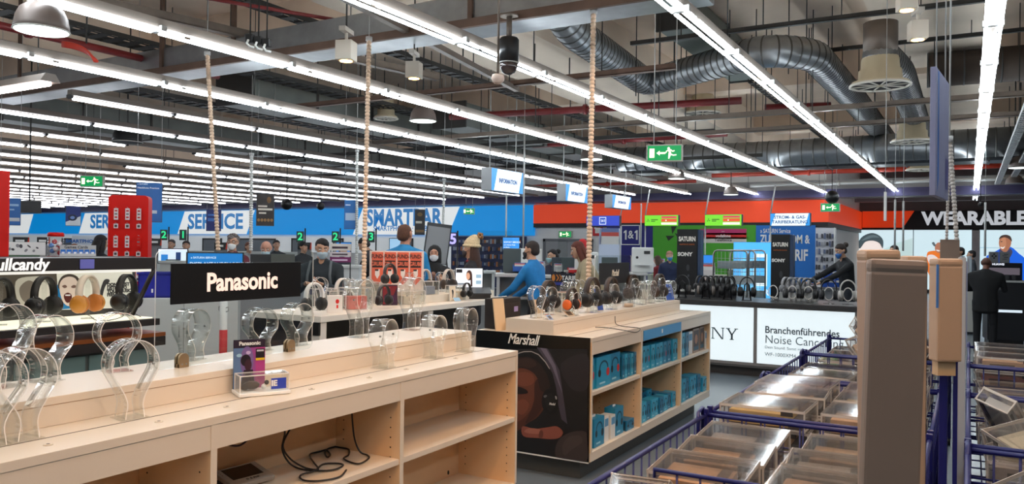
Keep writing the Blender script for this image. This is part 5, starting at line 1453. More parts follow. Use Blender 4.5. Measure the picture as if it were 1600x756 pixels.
def serif(parent, s, x, z, h, m, wk=1.0):      # slab-serif capitals from bars
    b = MB()
    st, sf = h*.17*wk, h*.07
    def bar(x0, z0, x1, z1): b.poly([(x0, -.001, z0), (x1, -.001, z0), (x1, -.001, z1), (x0, -.001, z1)], m)
    def dia(x0, z0, x1, z1, w_): b.poly([(x0 - w_/2, -.0012, z0), (x0 + w_/2, -.0012, z0), (x1 + w_/2, -.0012, z1), (x1 - w_/2, -.0012, z1)], m)
    for ch in s:
        if ch == 'N':
            bar(x, z, x + sf*1.2, z + h); bar(x + h*.88, z, x + h*.88 + sf*1.2, z + h)
            dia(x + h*.9, z, x + h*.10, z + h, st)
            bar(x - h*.08, z, x + h*.2, z + sf); bar(x - h*.08, z + h - sf, x + h*.16, z + h); bar(x + h*.78, z + h - sf, x + h*1.06, z + h)
            x += h*1.2
        elif ch == 'Y':
            dia(x + h*.5, z + h*.42, x + h*.14, z + h, st); dia(x + h*.5, z + h*.42, x + h*.88, z + h, st*.7)
            bar(x + h*.5 - st/2, z, x + h*.5 + st/2, z + h*.48)
            bar(x - h*.02, z + h - sf, x + h*.34, z + h); bar(x + h*.70, z + h - sf, x + h*1.04, z + h); bar(x + h*.32, z, x + h*.68, z + sf)
            x += h*1.15
        elif ch in 'SO':
            n = 26
            if ch == 'O':
                o_ = ell(x + h*.5, z + h*.5, h*.54, h*.52, n); i_ = ell(x + h*.5, z + h*.5, h*.36, h*.42, n)
                for k in range(n): b.poly([(o_[k][0], -.001, o_[k][1]), (o_[(k+1) % n][0], -.001, o_[(k+1) % n][1]), (i_[(k+1) % n][0], -.001, i_[(k+1) % n][1]), (i_[k][0], -.001, i_[k][1])], m)
                x += h*1.2
            else:
                P = [(x + h*.42 + h*.30*math.cos(rad(a)), z + h*.75 + h*.22*math.sin(rad(a))) for a in range(20, 271, 20)] + [(x + h*.42 + h*.34*math.cos(rad(a)), z + h*.26 + h*.24*math.sin(rad(a))) for a in range(90, -171, -20)]
                for p0, p1 in zip(P, P[1:]):
                    dx, dz = p1[0]-p0[0], p1[1]-p0[1]; L_ = math.hypot(dx, dz) or 1; nx_, nz_ = -dz/L_*h*.075, dx/L_*h*.075
                    b.poly([(p0[0]-nx_, -.001, p0[1]-nz_), (p1[0]-nx_, -.001, p1[1]-nz_), (p1[0]+nx_, -.001, p1[1]+nz_), (p0[0]+nx_, -.001, p0[1]+nz_)], m)
                x += h*1.0
    bmesh.ops.triangulate(b.bm, faces=list(b.bm.faces))
    return b.build('lettering', parent)
hN = ony(1130, 512, NY_).z - ony(1130, 530, NY_).z
serif(t, 'NY', px_(1113), ony(1130, 530, NY_).z, hN, SER)
serif(t, 'SO', px_(1113) - hN*2.35, ony(1130, 530, NY_).z, hN, SER)
for s, px, py, size, bold, sx in (('Branchenführendes', 1195, 515, .125, .0022, .92), ('Noise Cancelling', 1195, 530, .15, -.0006, .92), ('Dein Sound. Sonst nichts.', 1195, 542, .052, 0, 1.0), ('WF-1000XM4', 1195, 553, .066, 0, 1.0)):
    p = ony(px, py, NY_)
    text(s, t, (p.x, -.003, p.z), size, mat((84, 92, 98), .5), align='LEFT', bold=bold, sx=sx)
zC = .9755
for i, (px, band, cup) in enumerate(((1066, BKC, (60, 56, 54)), (1103, (60, 54, 52), (120, 112, 106)), (1137, BKC, BKC), (1167, BKC, BKC), (1208, (80, 78, 78), (90, 88, 86)), (1238, (110, 110, 110), (60, 60, 62)), (1263, BKC, (40, 40, 42)), (1295, BKC, (60, 60, 64)), (1325, (200, 198, 194), (190, 186, 182)))):
    X = ony(px, 460, NY_ + .22).x
    lb = ['first', 'second', 'third', 'fourth', 'fifth', 'sixth', 'seventh', 'eighth', 'ninth'][i]
    if i != 4: headphones((X, NY_ + .22, zC + .05), rad(10), 1.3, band, cup, (24, 24, 26) if cup[0] < 150 else (150, 148, 144), '%s headphones on the grey lit counter, %s from left' % ('black' if cup[0] < 100 else 'pale grey', lb))
    st = thing('headphone_stand', '%s stand on the grey lit counter, %s from left' % ('black' if i < 4 else 'clear', lb), 'headphone stand', (X, NY_ + .22, zC), rad(10))
    m_ = BLACK if i < 4 else ACR
    MB().box((0, 0, .004), (.13, .09, .008), m_, bev=.002).build('base_plate', st)
    if i < 4: MB().tube([(-.05, 0, .006), (-.03, 0, .2), (0, 0, .235), (.03, 0, .2), (.05, 0, .006)], .009, m_, seg=8).build('frame_loop', st)
    else: MB().tube([(0, 0, .006), (0, 0, .05)] , .01, m_, seg=8).tube([(.055*math.cos(rad(a)), 0, .13 + .08*math.sin(rad(a))) for a in range(0, 360, 15)], .007, EDGE, seg=6, closed=True).build('frame_loop', st)
# rows of folded headphones behind (dark at left, grey at right)
random.seed(5)
for k in range(7):
    X = ony(1094 + 8*k, 440, NY_ + .62).x
    headphones((X, NY_ + .62, zC + .10), rad(60), 1.0, BKC, (30, 30, 32), (18, 18, 18), 'black boxed-in headphones in the back row of the lit counter, %s from left' % ORD[k], 'row of black headphones behind')
    o = MB().box((0, 0, .05), (.05, .16, .10), DGREY, bev=.004).build('display_block', None, (X, NY_ + .62, zC), rad(60))
    tag(o, 'dark display block under the black back row of the lit counter, %s from left' % ORD[k], 'block', 'display blocks behind')
for k in range(6):
    X = ony(1228 + 8*k, 440, NY_ + .62).x
    headphones((X, NY_ + .62, zC + .11), rad(60), 1.0, (150, 150, 152), (120, 120, 124), (70, 70, 72), 'grey headphones in the back row of the lit counter, %s from left' % ORD[k], 'row of grey headphones behind')
    o = MB().box((0, 0, .055), (.05, .18, .11), LGREY, bev=.004).build('display_block', None, (X, NY_ + .62, zC), rad(60))
    tag(o, 'pale display block under the grey back row of the lit counter, %s from left' % ORD[k], 'block', 'pale display blocks behind')
# black advertising pillars
def pillar(px0, px1, pyt, Y, label):
    a, b = ony(px0, pyt, Y), ony(px1, pyt, Y)
    wd, zt = b.x - a.x, a.z
    t = thing('advert_pillar', label, 'advertising pillar', (a.x, Y, 0))
    MB().b2((0, 0, 0), (wd, .16, zt), mat((16, 15, 17), .4), bev=.003).build('pillar_body', t)
    MB().b2((wd + .001, .01, .02), (wd + .05, .15, zt - .01), mat((46, 66, 96), .4)).build('side_rail', t)
    text('SATURN', t, (wd*.5, -.003, zt - .15), wd*.30, mat((236, 230, 220), .5), bold=.004, sx=.72)
    text('HAUPTSACHE GÜNSTIG.', t, (wd*.5, -.003, zt - .23), wd*.085, mat((220, 110, 40), .5), sx=.8)
    text('SONY', t, (wd*.4, -.003, zt - .38), wd*.24, mat((236, 232, 226), .5), bold=.004, sx=1.1)
    text('Dein Sound.', t, (wd*.5, -.003, zt - .92), wd*.20, mat((220, 216, 210), .5), bold=.002, sx=.9)
    text('Sonst nichts.', t, (wd*.5, -.003, zt - 1.02), wd*.19, mat((220, 216, 210), .5), bold=.002, sx=.9)
    MB().poly([(x, -.0015, z) for x, z in ell(wd*.55, zt - .58, .025, .05, 16)], mat((60, 60, 64), .3)).poly([(x, -.0015, z) for x, z in ell(wd*.58, zt - .70, .014, .02, 14)], mat((80, 80, 84), .3)).build('earbud_print', t)
pillar(1058, 1090, 358, 11.7, 'black advertising pillar standing behind the left end of the lit counter')
pillar(1205, 1234, 366, 11.9, 'black advertising pillar standing in front of the blue tariff wall')
# mesh roll cages and the bright blue box
def cage(px0, px1, pyt, Y, label):
    a, b = ony(px0, pyt, Y), ony(px1, pyt, Y)
    wd, zt = b.x - a.x, a.z
    t = thing('mesh_rack', label, 'rack', (a.x, Y, 0))
    MB().tube([(0, 0, .1), (0, 0, zt - .06), (.02, 0, zt - .015), (.06, 0, zt), (wd - .06, 0, zt), (wd - .02, 0, zt - .015), (wd, 0, zt - .06), (wd, 0, .1)], .014, STEEL, seg=8).build('tube_frame', t)
    g = MB()
    for k in range(1, int(wd/.06)): g.tube([(k*.06, .01, .2), (k*.06, .01, zt - .02)], .003, STEEL, seg=4)
    for k in range(int((zt - .3)/.07)): g.tube([(0, .01, .25 + k*.07), (wd, .01, .25 + k*.07)], .003, STEEL, seg=4)
    g.build('wire_mesh', t)
    for x in (.02, wd - .02): MB().lathe([(.05, -.012), (.05, .012)], BLACK, c=(x, 0, .05), seg=14, axis=Matrix.Rotation(PI/2, 3, 'Y')).tube([(x, 0, .05), (x, 0, .12)], .012, STEEL, seg=6).build('castor', t)
    random.seed(int(px0))
    for k in range(5):
        q = MB()
        z = .45 + k*.24
        q.box((wd/2, .06, z), (wd*.8, .04, .12), mat(random.choice([(190, 200, 205), (160, 176, 180), (210, 214, 214), (120, 130, 136)]), .4), bev=.004)
        q.build('hung_goods', t)
    return t
cage(1115, 1168, 391, 12.3, 'grey tubular mesh rack of hung goods, the left and front one')
cage(1142, 1180, 391, 12.8, 'grey tubular mesh rack of hung goods, middle one')
cage(1170, 1196, 391, 13.1, 'grey tubular mesh rack of hung goods, right and rear one')
a, b = ony(1146, 378, 13.9), ony(1204, 470, 13.9)
t = thing('lit_display_box', 'bright blue illuminated display box behind the mesh racks', 'display box', (a.x, 13.9, 0))
wd = b.x - a.x
MB().b2((0, .01, .1), (wd, .3, a.z), mat((60, 150, 220), .4)).b2((.05, .05, 0), (wd - .05, .28, .1), DGREY).build('box_body', t)
printed(t, [((84, 184, 250), rect(.005, .1, wd - .005, a.z - .005)), ((120, 206, 252), rect(wd*.2, a.z*.3, wd*.75, a.z*.85)), ((236, 250, 255), rect(wd*.55, a.z - .75, wd*.9, a.z - .2)), ((84, 184, 250), rect(wd*.62, a.z - .6, wd*.84, a.z - .26))], 'lit_face', y=.008, mfun=lambda c: emi(c, .95))
text('R', t, (wd*.88, .002, a.z - .86), .14, emi((240, 250, 255), .8), bold=.004)

# ================================================================ BACK WALL BAYS AND SERVICE DESKS
def wall_panel(px0, px1, pyt, Y, m, label, z0=.02):
    a, b = ony(px0, pyt, Y), ony(px1, pyt, Y)
    o = MB().b2((0, 0, z0), (b.x - a.x, .06, a.z), m).build('wall_panel', None, (a.x, Y, 0))
    tag(o, label, 'wall panel'); return o, b.x - a.x, a.z
o, wd, zt = wall_panel(948, 1020, 352, 26.9, mat((28, 30, 116), .5), 'dark blue telecom wall panel with a framed square logo')
p = ony(985, 367, 26.9); x = p.x - o.location.x
e = MB()
for a in ((-.36, .33, .36, .36), (-.36, -.36, .36, -.33), (-.36, -.36, -.33, .36), (.33, -.36, .36, .36)): e.b2((x + a[0], -.012, p.z + a[1]), (x + a[2], -.001, p.z + a[3]), PAPER)
e.build('logo_frame', o)
one_and_one(o, x, -.004, p.z, .34, PAPER)
o, wd, zt = wall_panel(1020.3, 1181, 352, 26.9, mat((72, 164, 36), .5), 'bright green telecom wall panel with stacked logo bars')
for k, (c, s) in enumerate((((196, 50, 110), '···'), ((214, 40, 36), 'vodafone'), ((214, 206, 196), 'Telefónica'))):
    p = ony(1130, 362 + 6.5*k, 26.9)
    bb = MB().b2((p.x - o.location.x - .78, -.012, p.z - .1), (p.x - o.location.x + .78, -.001, p.z + .1), mat(c, .5)).build('logo_bar', o)
    text(s, bb, (p.x - o.location.x, -.014, p.z), .14, PAPER if k < 2 else DGREY, bold=.003)
p = ony(1053, 366, 26.9); b = MB()
for k in range(3):
    A = rad(90 + 120*k); c = (p.x - o.location.x, p.z)
    b.poly([(c[0] + r*math.cos(q), -.008, c[1] + r*math.sin(q)) for r, q in ((.06, A + 1.5), (.3, A - .35), (.3, A + .35))], mat((24, 40, 20), .5))
b.build('propeller_logo', o)
text('mobilcom', o, (ony(1088, 366, 26.9).x - o.location.x, -.01, p.z), .2, mat((24, 60, 20), .5))
o, wd, zt = wall_panel(1181.3, 1274, 352, 26.9, mat((26, 112, 196), .5), 'mid blue tariff wall panel with white lettering')
for s, px, py, size, bold in (('» SATURN Service', 1188, 361, .20, .003), ('ZUM STROM &', 1188, 374, .38, .01), ('TARIF', 1222, 399, .50, .014)):
    p = ony(px, py, 26.9)
    text(s, o, (p.x - o.location.x, -.01, p.z), size, PAPER, bold=bold, align='LEFT', sx=.62)
# slatwall of accessories at the corner
a, b = ony(1274.5, 356, 26.0), ony(1306, 356, 26.0)
t = thing('accessory_wall', 'pale slatted wall of hanging accessories beside the tariff wall', 'shelving', (a.x, 26.0, 0))
wd = b.x - a.x
MB().b2((0, 0, 0), (wd, .08, a.z), mat((200, 200, 206), .5)).build('slat_board', t)
MB().b2((wd*.98, -.3, 0), (wd, 0, a.z), PAPER).build('side_board', t)
random.seed(9)
for r in range(8):
    h = MB()
    for k in range(7):
        c = random.choice([(60, 60, 70), (160, 160, 166), (200, 200, 206), (90, 100, 130), (40, 40, 44)])
        h.box((wd*(.08 + .13*k), -.05, a.z - .25 - r*.24), (wd*.09, .03, random.uniform(.1, .19)), mat(c, .5))
    o = h.build('accessory_row', t); o['kind'] = 'stuff'
random.seed(2)
for k, (px, py, D) in enumerate(((1288, 438, 14.2), (1299, 438, 14.2), (1310, 438, 14.2), (1293, 424, 14.3), (1304, 424, 14.3))):
    p = atd(px, py, D)
    o = MB().box((0, 0, .075), (.11, .1, .155), mat((40, 90, 190), .4), bev=.003).box((0, -.051, .1), (.07, .001, .04), PAPER).build('blue_carton', None, (p.x, p.y, 1.0 if k < 3 else 1.157), face_cam(p))
    tag(o, 'blue carton in the pile before the man in black, %s' % ['bottom left', 'bottom middle', 'bottom right', 'upper left', 'upper right'][k], 'box', 'blue cartons piled on the desk')
p = atd(1310, 455, 14.2)
t = thing('sales_desk', 'grey sales desk under the pile of blue cartons', 'desk', (p.x, p.y + .1, 0), 0)
MB().b2((-.75, -.35, .94), (1.0, .35, .998), mat((120, 118, 116), .4), bev=.004).build('desk_top', t)
MB().b2((-.7, -.3, 0), (.95, .3, .94), mat((150, 148, 146), .5)).build('desk_body', t)
# back doors and wall fittings
t = thing('back_door', 'grey double door in a frame on the white back wall', 'door', (ony(848, 400, 27.0).x, 27.0, 0))
wd = ony(925, 400, 27.0).x - ony(848, 400, 27.0).x; zt = ony(880, 373, 27).z
MB().b2((0, 0, 0), (.1, .1, zt), mat((110, 112, 116), .5)).b2((wd-.1, 0, 0), (wd, .1, zt), mat((110, 112, 116), .5)).b2((0, 0, zt-.1), (wd, .1, zt), mat((110, 112, 116), .5)).build('door_frame', t)
for k in range(2):
    lf = MB().b2((.1 + k*(wd-.2)/2 + .005, .02, .01), (.1 + (k+1)*(wd-.2)/2 - .005, .08, zt - .1), mat((150, 152, 154), .5)).build('door_leaf', t)
    MB().b2((wd/2 + (-.25 if k == 0 else .2), -.02, 1.0), (wd/2 + (-.2 if k == 0 else .25), .02, 1.15), STEEL).build('door_handle', lf)
p = ony(934, 360, 26.98)
t = thing('fire_sign', 'small red square fire sign on the white wall beside the blue panel', 'sign', p)
MB().box((0, 0, 0), (.4, .03, .4), mat((200, 30, 36), .5), bev=.005).build('sign_board', t)
MB().b2((-.1, -.017, -.1), (.1, -.016, .1), PAPER).b2((-.14, -.018, .06), (-.05, -.017, .14), PAPER).build('pictogram', t)
p = ony(924, 405, 26)
# service wall under the blue fascia: white portal frames with windows, screens and queue numbers
PORT_GLOW = bpy.data.materials.new('glowing_service_wall'); PORT_GLOW.use_nodes = True
_b = PORT_GLOW.node_tree.nodes['Principled BSDF']
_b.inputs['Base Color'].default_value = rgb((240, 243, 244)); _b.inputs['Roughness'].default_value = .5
_b.inputs['Emission Color'].default_value = rgb((226, 236, 240)); _b.inputs['Emission Strength'].default_value = .22  # faint glow added to brighten the wall, which is no lamp
o, wd, zt = wall_panel(-30, 705, 367, 26.92, PORT_GLOW, 'white service wall with added glow running under the blue fascia')
for k, (px0, px1) in enumerate(((96, 118), (222, 238), (316, 346), (360, 430), (455, 470), (520, 536), (612, 645))):
    a, b = ony(px0, 372, 26.88), ony(px1, 400, 26.88)
    w_ = thing('service_window', 'grey framed opening in the white service wall, %s from left' % ORD[k], 'window', (a.x, 26.88, 0), 0, 'service wall openings')
    wd, zt = b.x - a.x, a.z
    MB().b2((0, 0, .9), (.08, .03, zt), DGREY).b2((wd-.08, 0, .9), (wd, .03, zt), DGREY).b2((0, 0, zt-.08), (wd, .03, zt), DGREY).build('window_frame', w_)
    MB().b2((.08, .01, .9), (wd - .08, .025, zt - .08), mat((120, 128, 136), .3)).build('pane', w_)
o, wd, zt = wall_panel(705.4, 822, 369, 26.9, mat((34, 44, 84), .6), 'dark peg wall of small hanging goods under the end of the blue fascia')
hh_ = MB(); random.seed(4)
for r in range(5):
    for k in range(34): hh_.box((.15 + k*(wd-.3)/34, -.04, zt - .2 - r*.3), (.07, .04, random.uniform(.1, .2)), mat(random.choice([(60, 80, 130), (110, 110, 130), (180, 110, 70), (50, 50, 60), (160, 170, 190)]), .5))
q = hh_.build('hanging_goods', o); q['kind'] = 'stuff'
def screen(px0, px1, py0, py1, D, label, base, lit=True, lines=(), zfoot=None, rz=None, back=False, extra=()):
    p = atd((px0+px1)/2, (py0+py1)/2, D)
    wd, h = (px1-px0)*D/FOC, (py1-py0)*D/FOC
    t = thing('monitor', label, 'monitor', (p.x, p.y, p.z), face_cam(p) if rz is None else rz)
    MB().box((0, .02, 0), (wd, .04, h), mat((40, 40, 42) if not back else base, .4), bev=.006).build('screen_housing', t)
    if not back:
        fc_ = emi(base, .9) if lit else mat(base, .25)
        f = MB().b2((-wd*.47, -.002, -h*.45), (wd*.47, -.0005, h*.45), fc_).build('screen_face', t)
        for c, pts in extra: MB().poly([(x*wd, -.003, z*h) for x, z in pts], emi(c, .9)).build('screen_block', f)
        for s, x, z, size, c in lines: text(s, f, (x*wd, -.004, z*h), size*h, emi(c, .9), align='LEFT', bold=.001)
    z0 = (zfoot if zfoot is not None else 1.0) - p.z
    MB().box((0, .05, (z0 - h*.2)/2), (.05, .03, abs(z0 + h*.2)), DGREY).box((0, .05, z0 + .008), (.2, .16, .016), DGREY).build('stand_foot', t)
    return t
def desk(px0, px1, py, D, ztop, label, dep=.6, col=(206, 206, 204), rz=None, gap=True):
    a, b = atd(px0, py, D), atd(px1, py, D)
    wd = (b - a).length
    t = thing('service_desk', label, 'desk', (a.x, a.y, 0), math.atan2(b.y-a.y, b.x-a.x) if rz is None else rz)
    MB().b2((-.02, -.02, ztop - .04), (wd + .02, dep, ztop), mat(col, .4), bev=.004).build('desk_top', t)
    if gap:
        for x in (0, wd - .04): MB().b2((x, 0, 0), (x + .04, dep - .02, ztop - .04), mat(col, .5)).build('side_panel', t)
        MB().b2((.04, dep*.6, .1), (wd - .04, dep*.64, ztop - .04), mat(tuple(int(v*.8) for v in col), .5)).build('modesty_panel', t)
        MB().b2((.04, .05, ztop - .34), (wd - .04, dep*.6, ztop - .31), mat(col, .5)).build('inner_shelf', t)
    else: MB().b2((0, 0, 0), (wd, dep - .02, ztop - .04), mat(col, .5)).build('desk_body', t)
    return t
DZ = lambda py, D: atd(800, py, D).z
desk(776, 832, 428, 10.6, DZ(428, 10.6), 'white information desk left of the man in the blue sweater')
desk(838, 905, 430, 11.9, DZ(430, 11.9), 'white information desk right of the man in the blue sweater')
desk(930, 1010, 424, 13, DZ(424, 13), 'white information desk behind the small brand sign')
desk(640, 772, 424, 14, DZ(424, 14), 'white information desk far behind the woman in the knitted hat')
desk(250, 380, 414, 12.2, DZ(414, 12.2), 'long white service desk behind the black brand sign', gap=False)
desk(390, 560, 418, 12.85, DZ(418, 12.85), 'long white service desk behind the man in the dark jacket', gap=False)
desk(20, 245, 410, 15, DZ(410, 15), 'long white service desk at left behind the red stand', gap=False)
desk(1018, 1180, 426, 19, DZ(426, 19), 'pale telecom desk in front of the green wall', gap=False, col=(170, 180, 160))
desk(60, 650, 398, 22, DZ(398, 22), 'far white service counter running before the service wall', gap=False)
# hanging tariff poster on desk front
p = atd(880, 437, 11.5)
t = thing('tariff_poster', 'black tariff poster with orange arrows on the front of the desk', 'poster', p, face_cam(p))
wd = 38*11.5/FOC; h = 20*11.5/FOC
MB().box((0, 0, 0), (wd, .01, h), mat((20, 22, 40), .5)).build('board', t)
printed(t, [((214, 130, 50), ell(-wd*.40, h*.15, wd*.07, h*.28, 12)), ((200, 120, 40), [(-wd*.3, h*.4), (-wd*.22, h*.15), (-wd*.3, -h*.1), (-wd*.25, -h*.1), (-wd*.16, h*.15), (-wd*.25, h*.4)]), ((200, 120, 40), [(-wd*.18, h*.4), (-wd*.1, h*.15), (-wd*.18, -h*.1), (-wd*.13, -h*.1), (-wd*.04, h*.15), (-wd*.13, h*.4)]), ((60, 70, 160), rect(-wd*.4, -h*.42, wd*.0, -h*.2))], y=-.0055)
text('TARIF', t, (wd*.22, -.012, h*.12), h*.5, PAPER, bold=.002, sx=.85)
# monitors and desk clutter
zd = DZ(428, 10.6)
screen(786, 814, 388, 426, 10.95, 'grey monitor seen from behind at the left information desk', (72, 84, 86), back=True, zfoot=zd)
screen(877, 906, 402, 425, 12.35, 'dark green-grey monitor seen from behind beside the masked woman', (64, 78, 82), back=True, zfoot=DZ(430, 11.9))
screen(862, 884, 402, 425, 12.7, 'dark monitor seen from behind, partly behind the masked woman', (50, 60, 70), back=True, zfoot=DZ(430, 11.9))
screen(940, 965, 402, 420, 13.3, 'grey monitor seen from behind above the small brand sign', (76, 88, 90), back=True, zfoot=DZ(424, 13))
screen(785, 812, 370, 391, 15.5, 'blue advertising screen left of the man in the blue sweater', (60, 150, 236), zfoot=.0, lines=[('SOFORT SERVICE', -.42, .1, .16, (240, 248, 255)), ('zum kleinen Preis', -.42, -.1, .12, (230, 240, 250)), ('im Markt', -.42, -.28, .12, (230, 240, 250))])
screen(294, 379, 394, 430, 10.2, 'wide monitor with a bright blue repair advert above the black brand sign', (20, 120, 196), zfoot=1.1, lines=[('» SATURN SERVICE', -.42, .26, .12, (200, 225, 245)), ('DISPLAYTAUSCH SCHNELL', -.44, -.02, .22, (225, 240, 250)), ('UND GÜNSTIG', -.44, -.26, .22, (225, 240, 250))])
screen(392, 424, 397, 420, 10.4, 'black monitor seen from behind in front of the bald man', (36, 36, 40), back=True, zfoot=1.1)
screen(424, 460, 397, 420, 10.3, 'olive grey monitor seen from behind right of the bald man', (84, 84, 78), back=True, zfoot=1.1)
desk(280, 470, 430, 10.1, 1.1, 'grey service desk carrying the wide blue monitor', gap=False, col=(150, 150, 152))
screen(248, 292, 388, 412, 12.5, 'bright white phone display behind the red stand', (226, 238, 250), zfoot=DZ(414, 12.2), extra=[((40, 130, 210), rect(-.38, -.4, -.16, .1)), ((30, 60, 110), rect(.1, -.3, .26, .25))])
screen(525, 549, 378, 396, 22.3, 'blue screen on the far service counter', (30, 120, 200), zfoot=DZ(398, 22))
screen(608, 640, 372, 392, 22.3, 'pale screen behind the man in the blue shirt', (150, 190, 220), zfoot=DZ(398, 22))
screen(1099, 1116, 398, 413, 19.3, 'small blue screen at left of the mesh racks', (40, 130, 220), zfoot=DZ(426, 19))
GRN = emi((40, 220, 140), 1.0)
for k, (s, px, py, D) in enumerate((('2', 256, 367, 21), ('1', 286, 367, 21), ('2', 469, 370, 20), ('2', 524, 370, 20), ('3', 580, 370, 20))):
    p = atd(px, py, D)
    t = thing('queue_number', 'glowing green queue number on a thin black post, %s from left' % ORD[k], 'sign', (p.x, p.y, 0), face_cam(p))
    MB().tube([(.12, .01, 0), (.12, .01, p.z + .22)], .018, BLACK, seg=6).box((.0, .012, p.z), (.18, .02, .28), mat((40, 60, 56), .4)).build('number_post', t)
    text(s, t, (0, -.004, p.z), .26, GRN, bold=.006)
p = atd(708, 374, 18)
t = thing('queue_number', 'violet white number five on a post under the blue fascia', 'sign', (p.x, p.y, 0), face_cam(p))
MB().tube([(.1, .01, 0), (.1, .01, p.z + .2)], .018, BLACK, seg=6).box((0, .012, p.z), (.2, .02, .32), mat((50, 50, 90), .4)).build('number_post', t)
text('5', t, (0, -.004, p.z), .32, emi((190, 180, 255), 1.0), bold=.01)
p = atd(132, 377, 17)
t = thing('phone_sign', 'pale sign with blue phone lettering beside the red stand', 'sign', (p.x, p.y, 0), face_cam(p))
MB().box((0, .02, p.z), (.48, .03, .24), mat((206, 214, 222), .5)).tube([(0, .05, 0), (0, .05, p.z)], .02, LGREY, seg=6).build('sign_board', t)
text('SMARTPHONE', t, (-.03, -.004, p.z), .1, mat((20, 100, 180), .5), bold=.003)
for k, (px, py, w_, lb) in enumerate(((33, 376, 22, 'black and red shelf header at the far left'), (68, 376, 18, 'black and red shelf header right of the far left one'), (243, 378, 18, 'black and red shelf header right of the red stand'), (345, 384, 20, 'black and red shelf header behind the woman in glasses'), (476, 384, 22, 'black and red shelf header behind the man in the dark jacket'))):
    p = atd(px, py, 15.5 + .2*k)
    wd = w_*15.5/FOC
    t = thing('shelf_header', lb, 'sign', (p.x, p.y, 0), face_cam(p))
    MB().b2((-wd/2, 0, p.z - .07), (wd/2, .03, p.z + .07), BLACK).b2((-wd/2, .03, 0), (wd/2, .3, p.z - .07), mat((120, 120, 124), .6)).build('header_board', t)
    MB().prism([(wd*.36, p.z - .07), (wd*.5, p.z - .07), (wd*.5, p.z + .07), (wd*.44, p.z + .07)], -.003, 0, mat((210, 60, 30), .5)).build('red_corner', t)
    MB().b2((-wd*.35, -.002, p.z - .02), (wd*.2, -.0005, p.z + .02), PAPER).build('lettering_strip', t)
# price boards right of the man in the dark jacket
p = atd(532, 410, 11.5)
t = thing('price_board', 'black wire rack with white and magenta price boards', 'price board', (p.x, p.y, 0), face_cam(p))
for x in (-.14, .14): MB().tube([(x, .02, 0), (x, .02, DZ(384, 11.5))], .009, BLACK, seg=6).build('post', t)
for z0, z1, c in ((DZ(395, 11.5), DZ(384, 11.5), (226, 216, 206)), (DZ(404, 11.5), DZ(396.5, 11.5), (214, 200, 200)), (DZ(413, 11.5), DZ(405, 11.5), (120, 30, 90))):
    bb = MB().b2((-.15, 0, z0), (.15, .012, z1), mat(c, .5)).build('price_panel', t)
    MB().b2((-.12, -.002, z0 + (z1-z0)*.3), (.1, -.0005, z0 + (z1-z0)*.6), mat((70, 50, 60) if c[0] > 150 else (230, 200, 220), .5)).build('print_strip', bb)
for k, (px, py, D, d, c, lb) in enumerate(((840, 424, 11, (.2, .15, .14), (180, 184, 190), 'grey card holders beside the blue sweater'), (872, 424, 12.1, (.12, .1, .12), (176, 176, 180), 'clear tub on the desk before the masked woman'), (895, 426, 12.2, (.16, .12, .08), (200, 40, 44), 'red pouch on the desk right of the masked woman'), (812, 424, 10.9, (.18, .12, .12), (40, 90, 170), 'blue card box on the left information desk'), (1100, 424, 18.6, (.5, .3, .4), (220, 210, 205), 'white and red brochure stand before the green wall'), (1027, 414, 18.6, (.35, .2, .3), (206, 204, 204), 'pale brochure stand before the green wall'), (1150, 424, 18.6, (.4, .3, .35), (80, 100, 60), 'green brochure stand before the green wall'), (953, 388, 25.5, (.7, .3, 1.3), (220, 230, 250), 'white lit stele before the dark blue panel'))):
    p = atd(px, py, D)
    t = thing('brochure_holder', lb, 'holder', (p.x, p.y, p.z if D < 15 else 0), face_cam(p))
    zb = 0 if D < 15 else p.z - d[2]/2
    b = MB().b2((-d[0]/2, -d[1]/2, zb), (d[0]/2, d[1]/2, zb + .01 if D < 15 else zb + .02), mat(c, .5))
    b.b2((-d[0]/2, d[1]/2 - .01, zb), (d[0]/2, d[1]/2, zb + d[2]), mat(c, .5)).b2((-d[0]/2, -d[1]/2, zb), (d[0]/2, -d[1]/2 + .01, zb + d[2]*.6), mat(c, .5))
    for s in (-1, 1): b.b2((s*d[0]/2 - .005, -d[1]/2, zb), (s*d[0]/2 + .005, d[1]/2, zb + d[2]*.8), mat(c, .5))
    b.build('holder_body', t)
    for q in range(3):
        MB().b2((-d[0]*.4, -d[1]*.3 + q*d[1]*.25, zb + .02), (d[0]*.4, -d[1]*.3 + q*d[1]*.25 + .02, zb + d[2]*(.8 + .1*q)), mat([(230, 228, 222), (210, 90, 80), (120, 140, 190)][q], .5)).build('leaflet', t)
    if D > 15: MB().b2((-.05, 0, 0), (.05, .06, zb), DGREY).b2((-.15, -.1, 0), (.15, .15, .02), DGREY).build('foot', t)
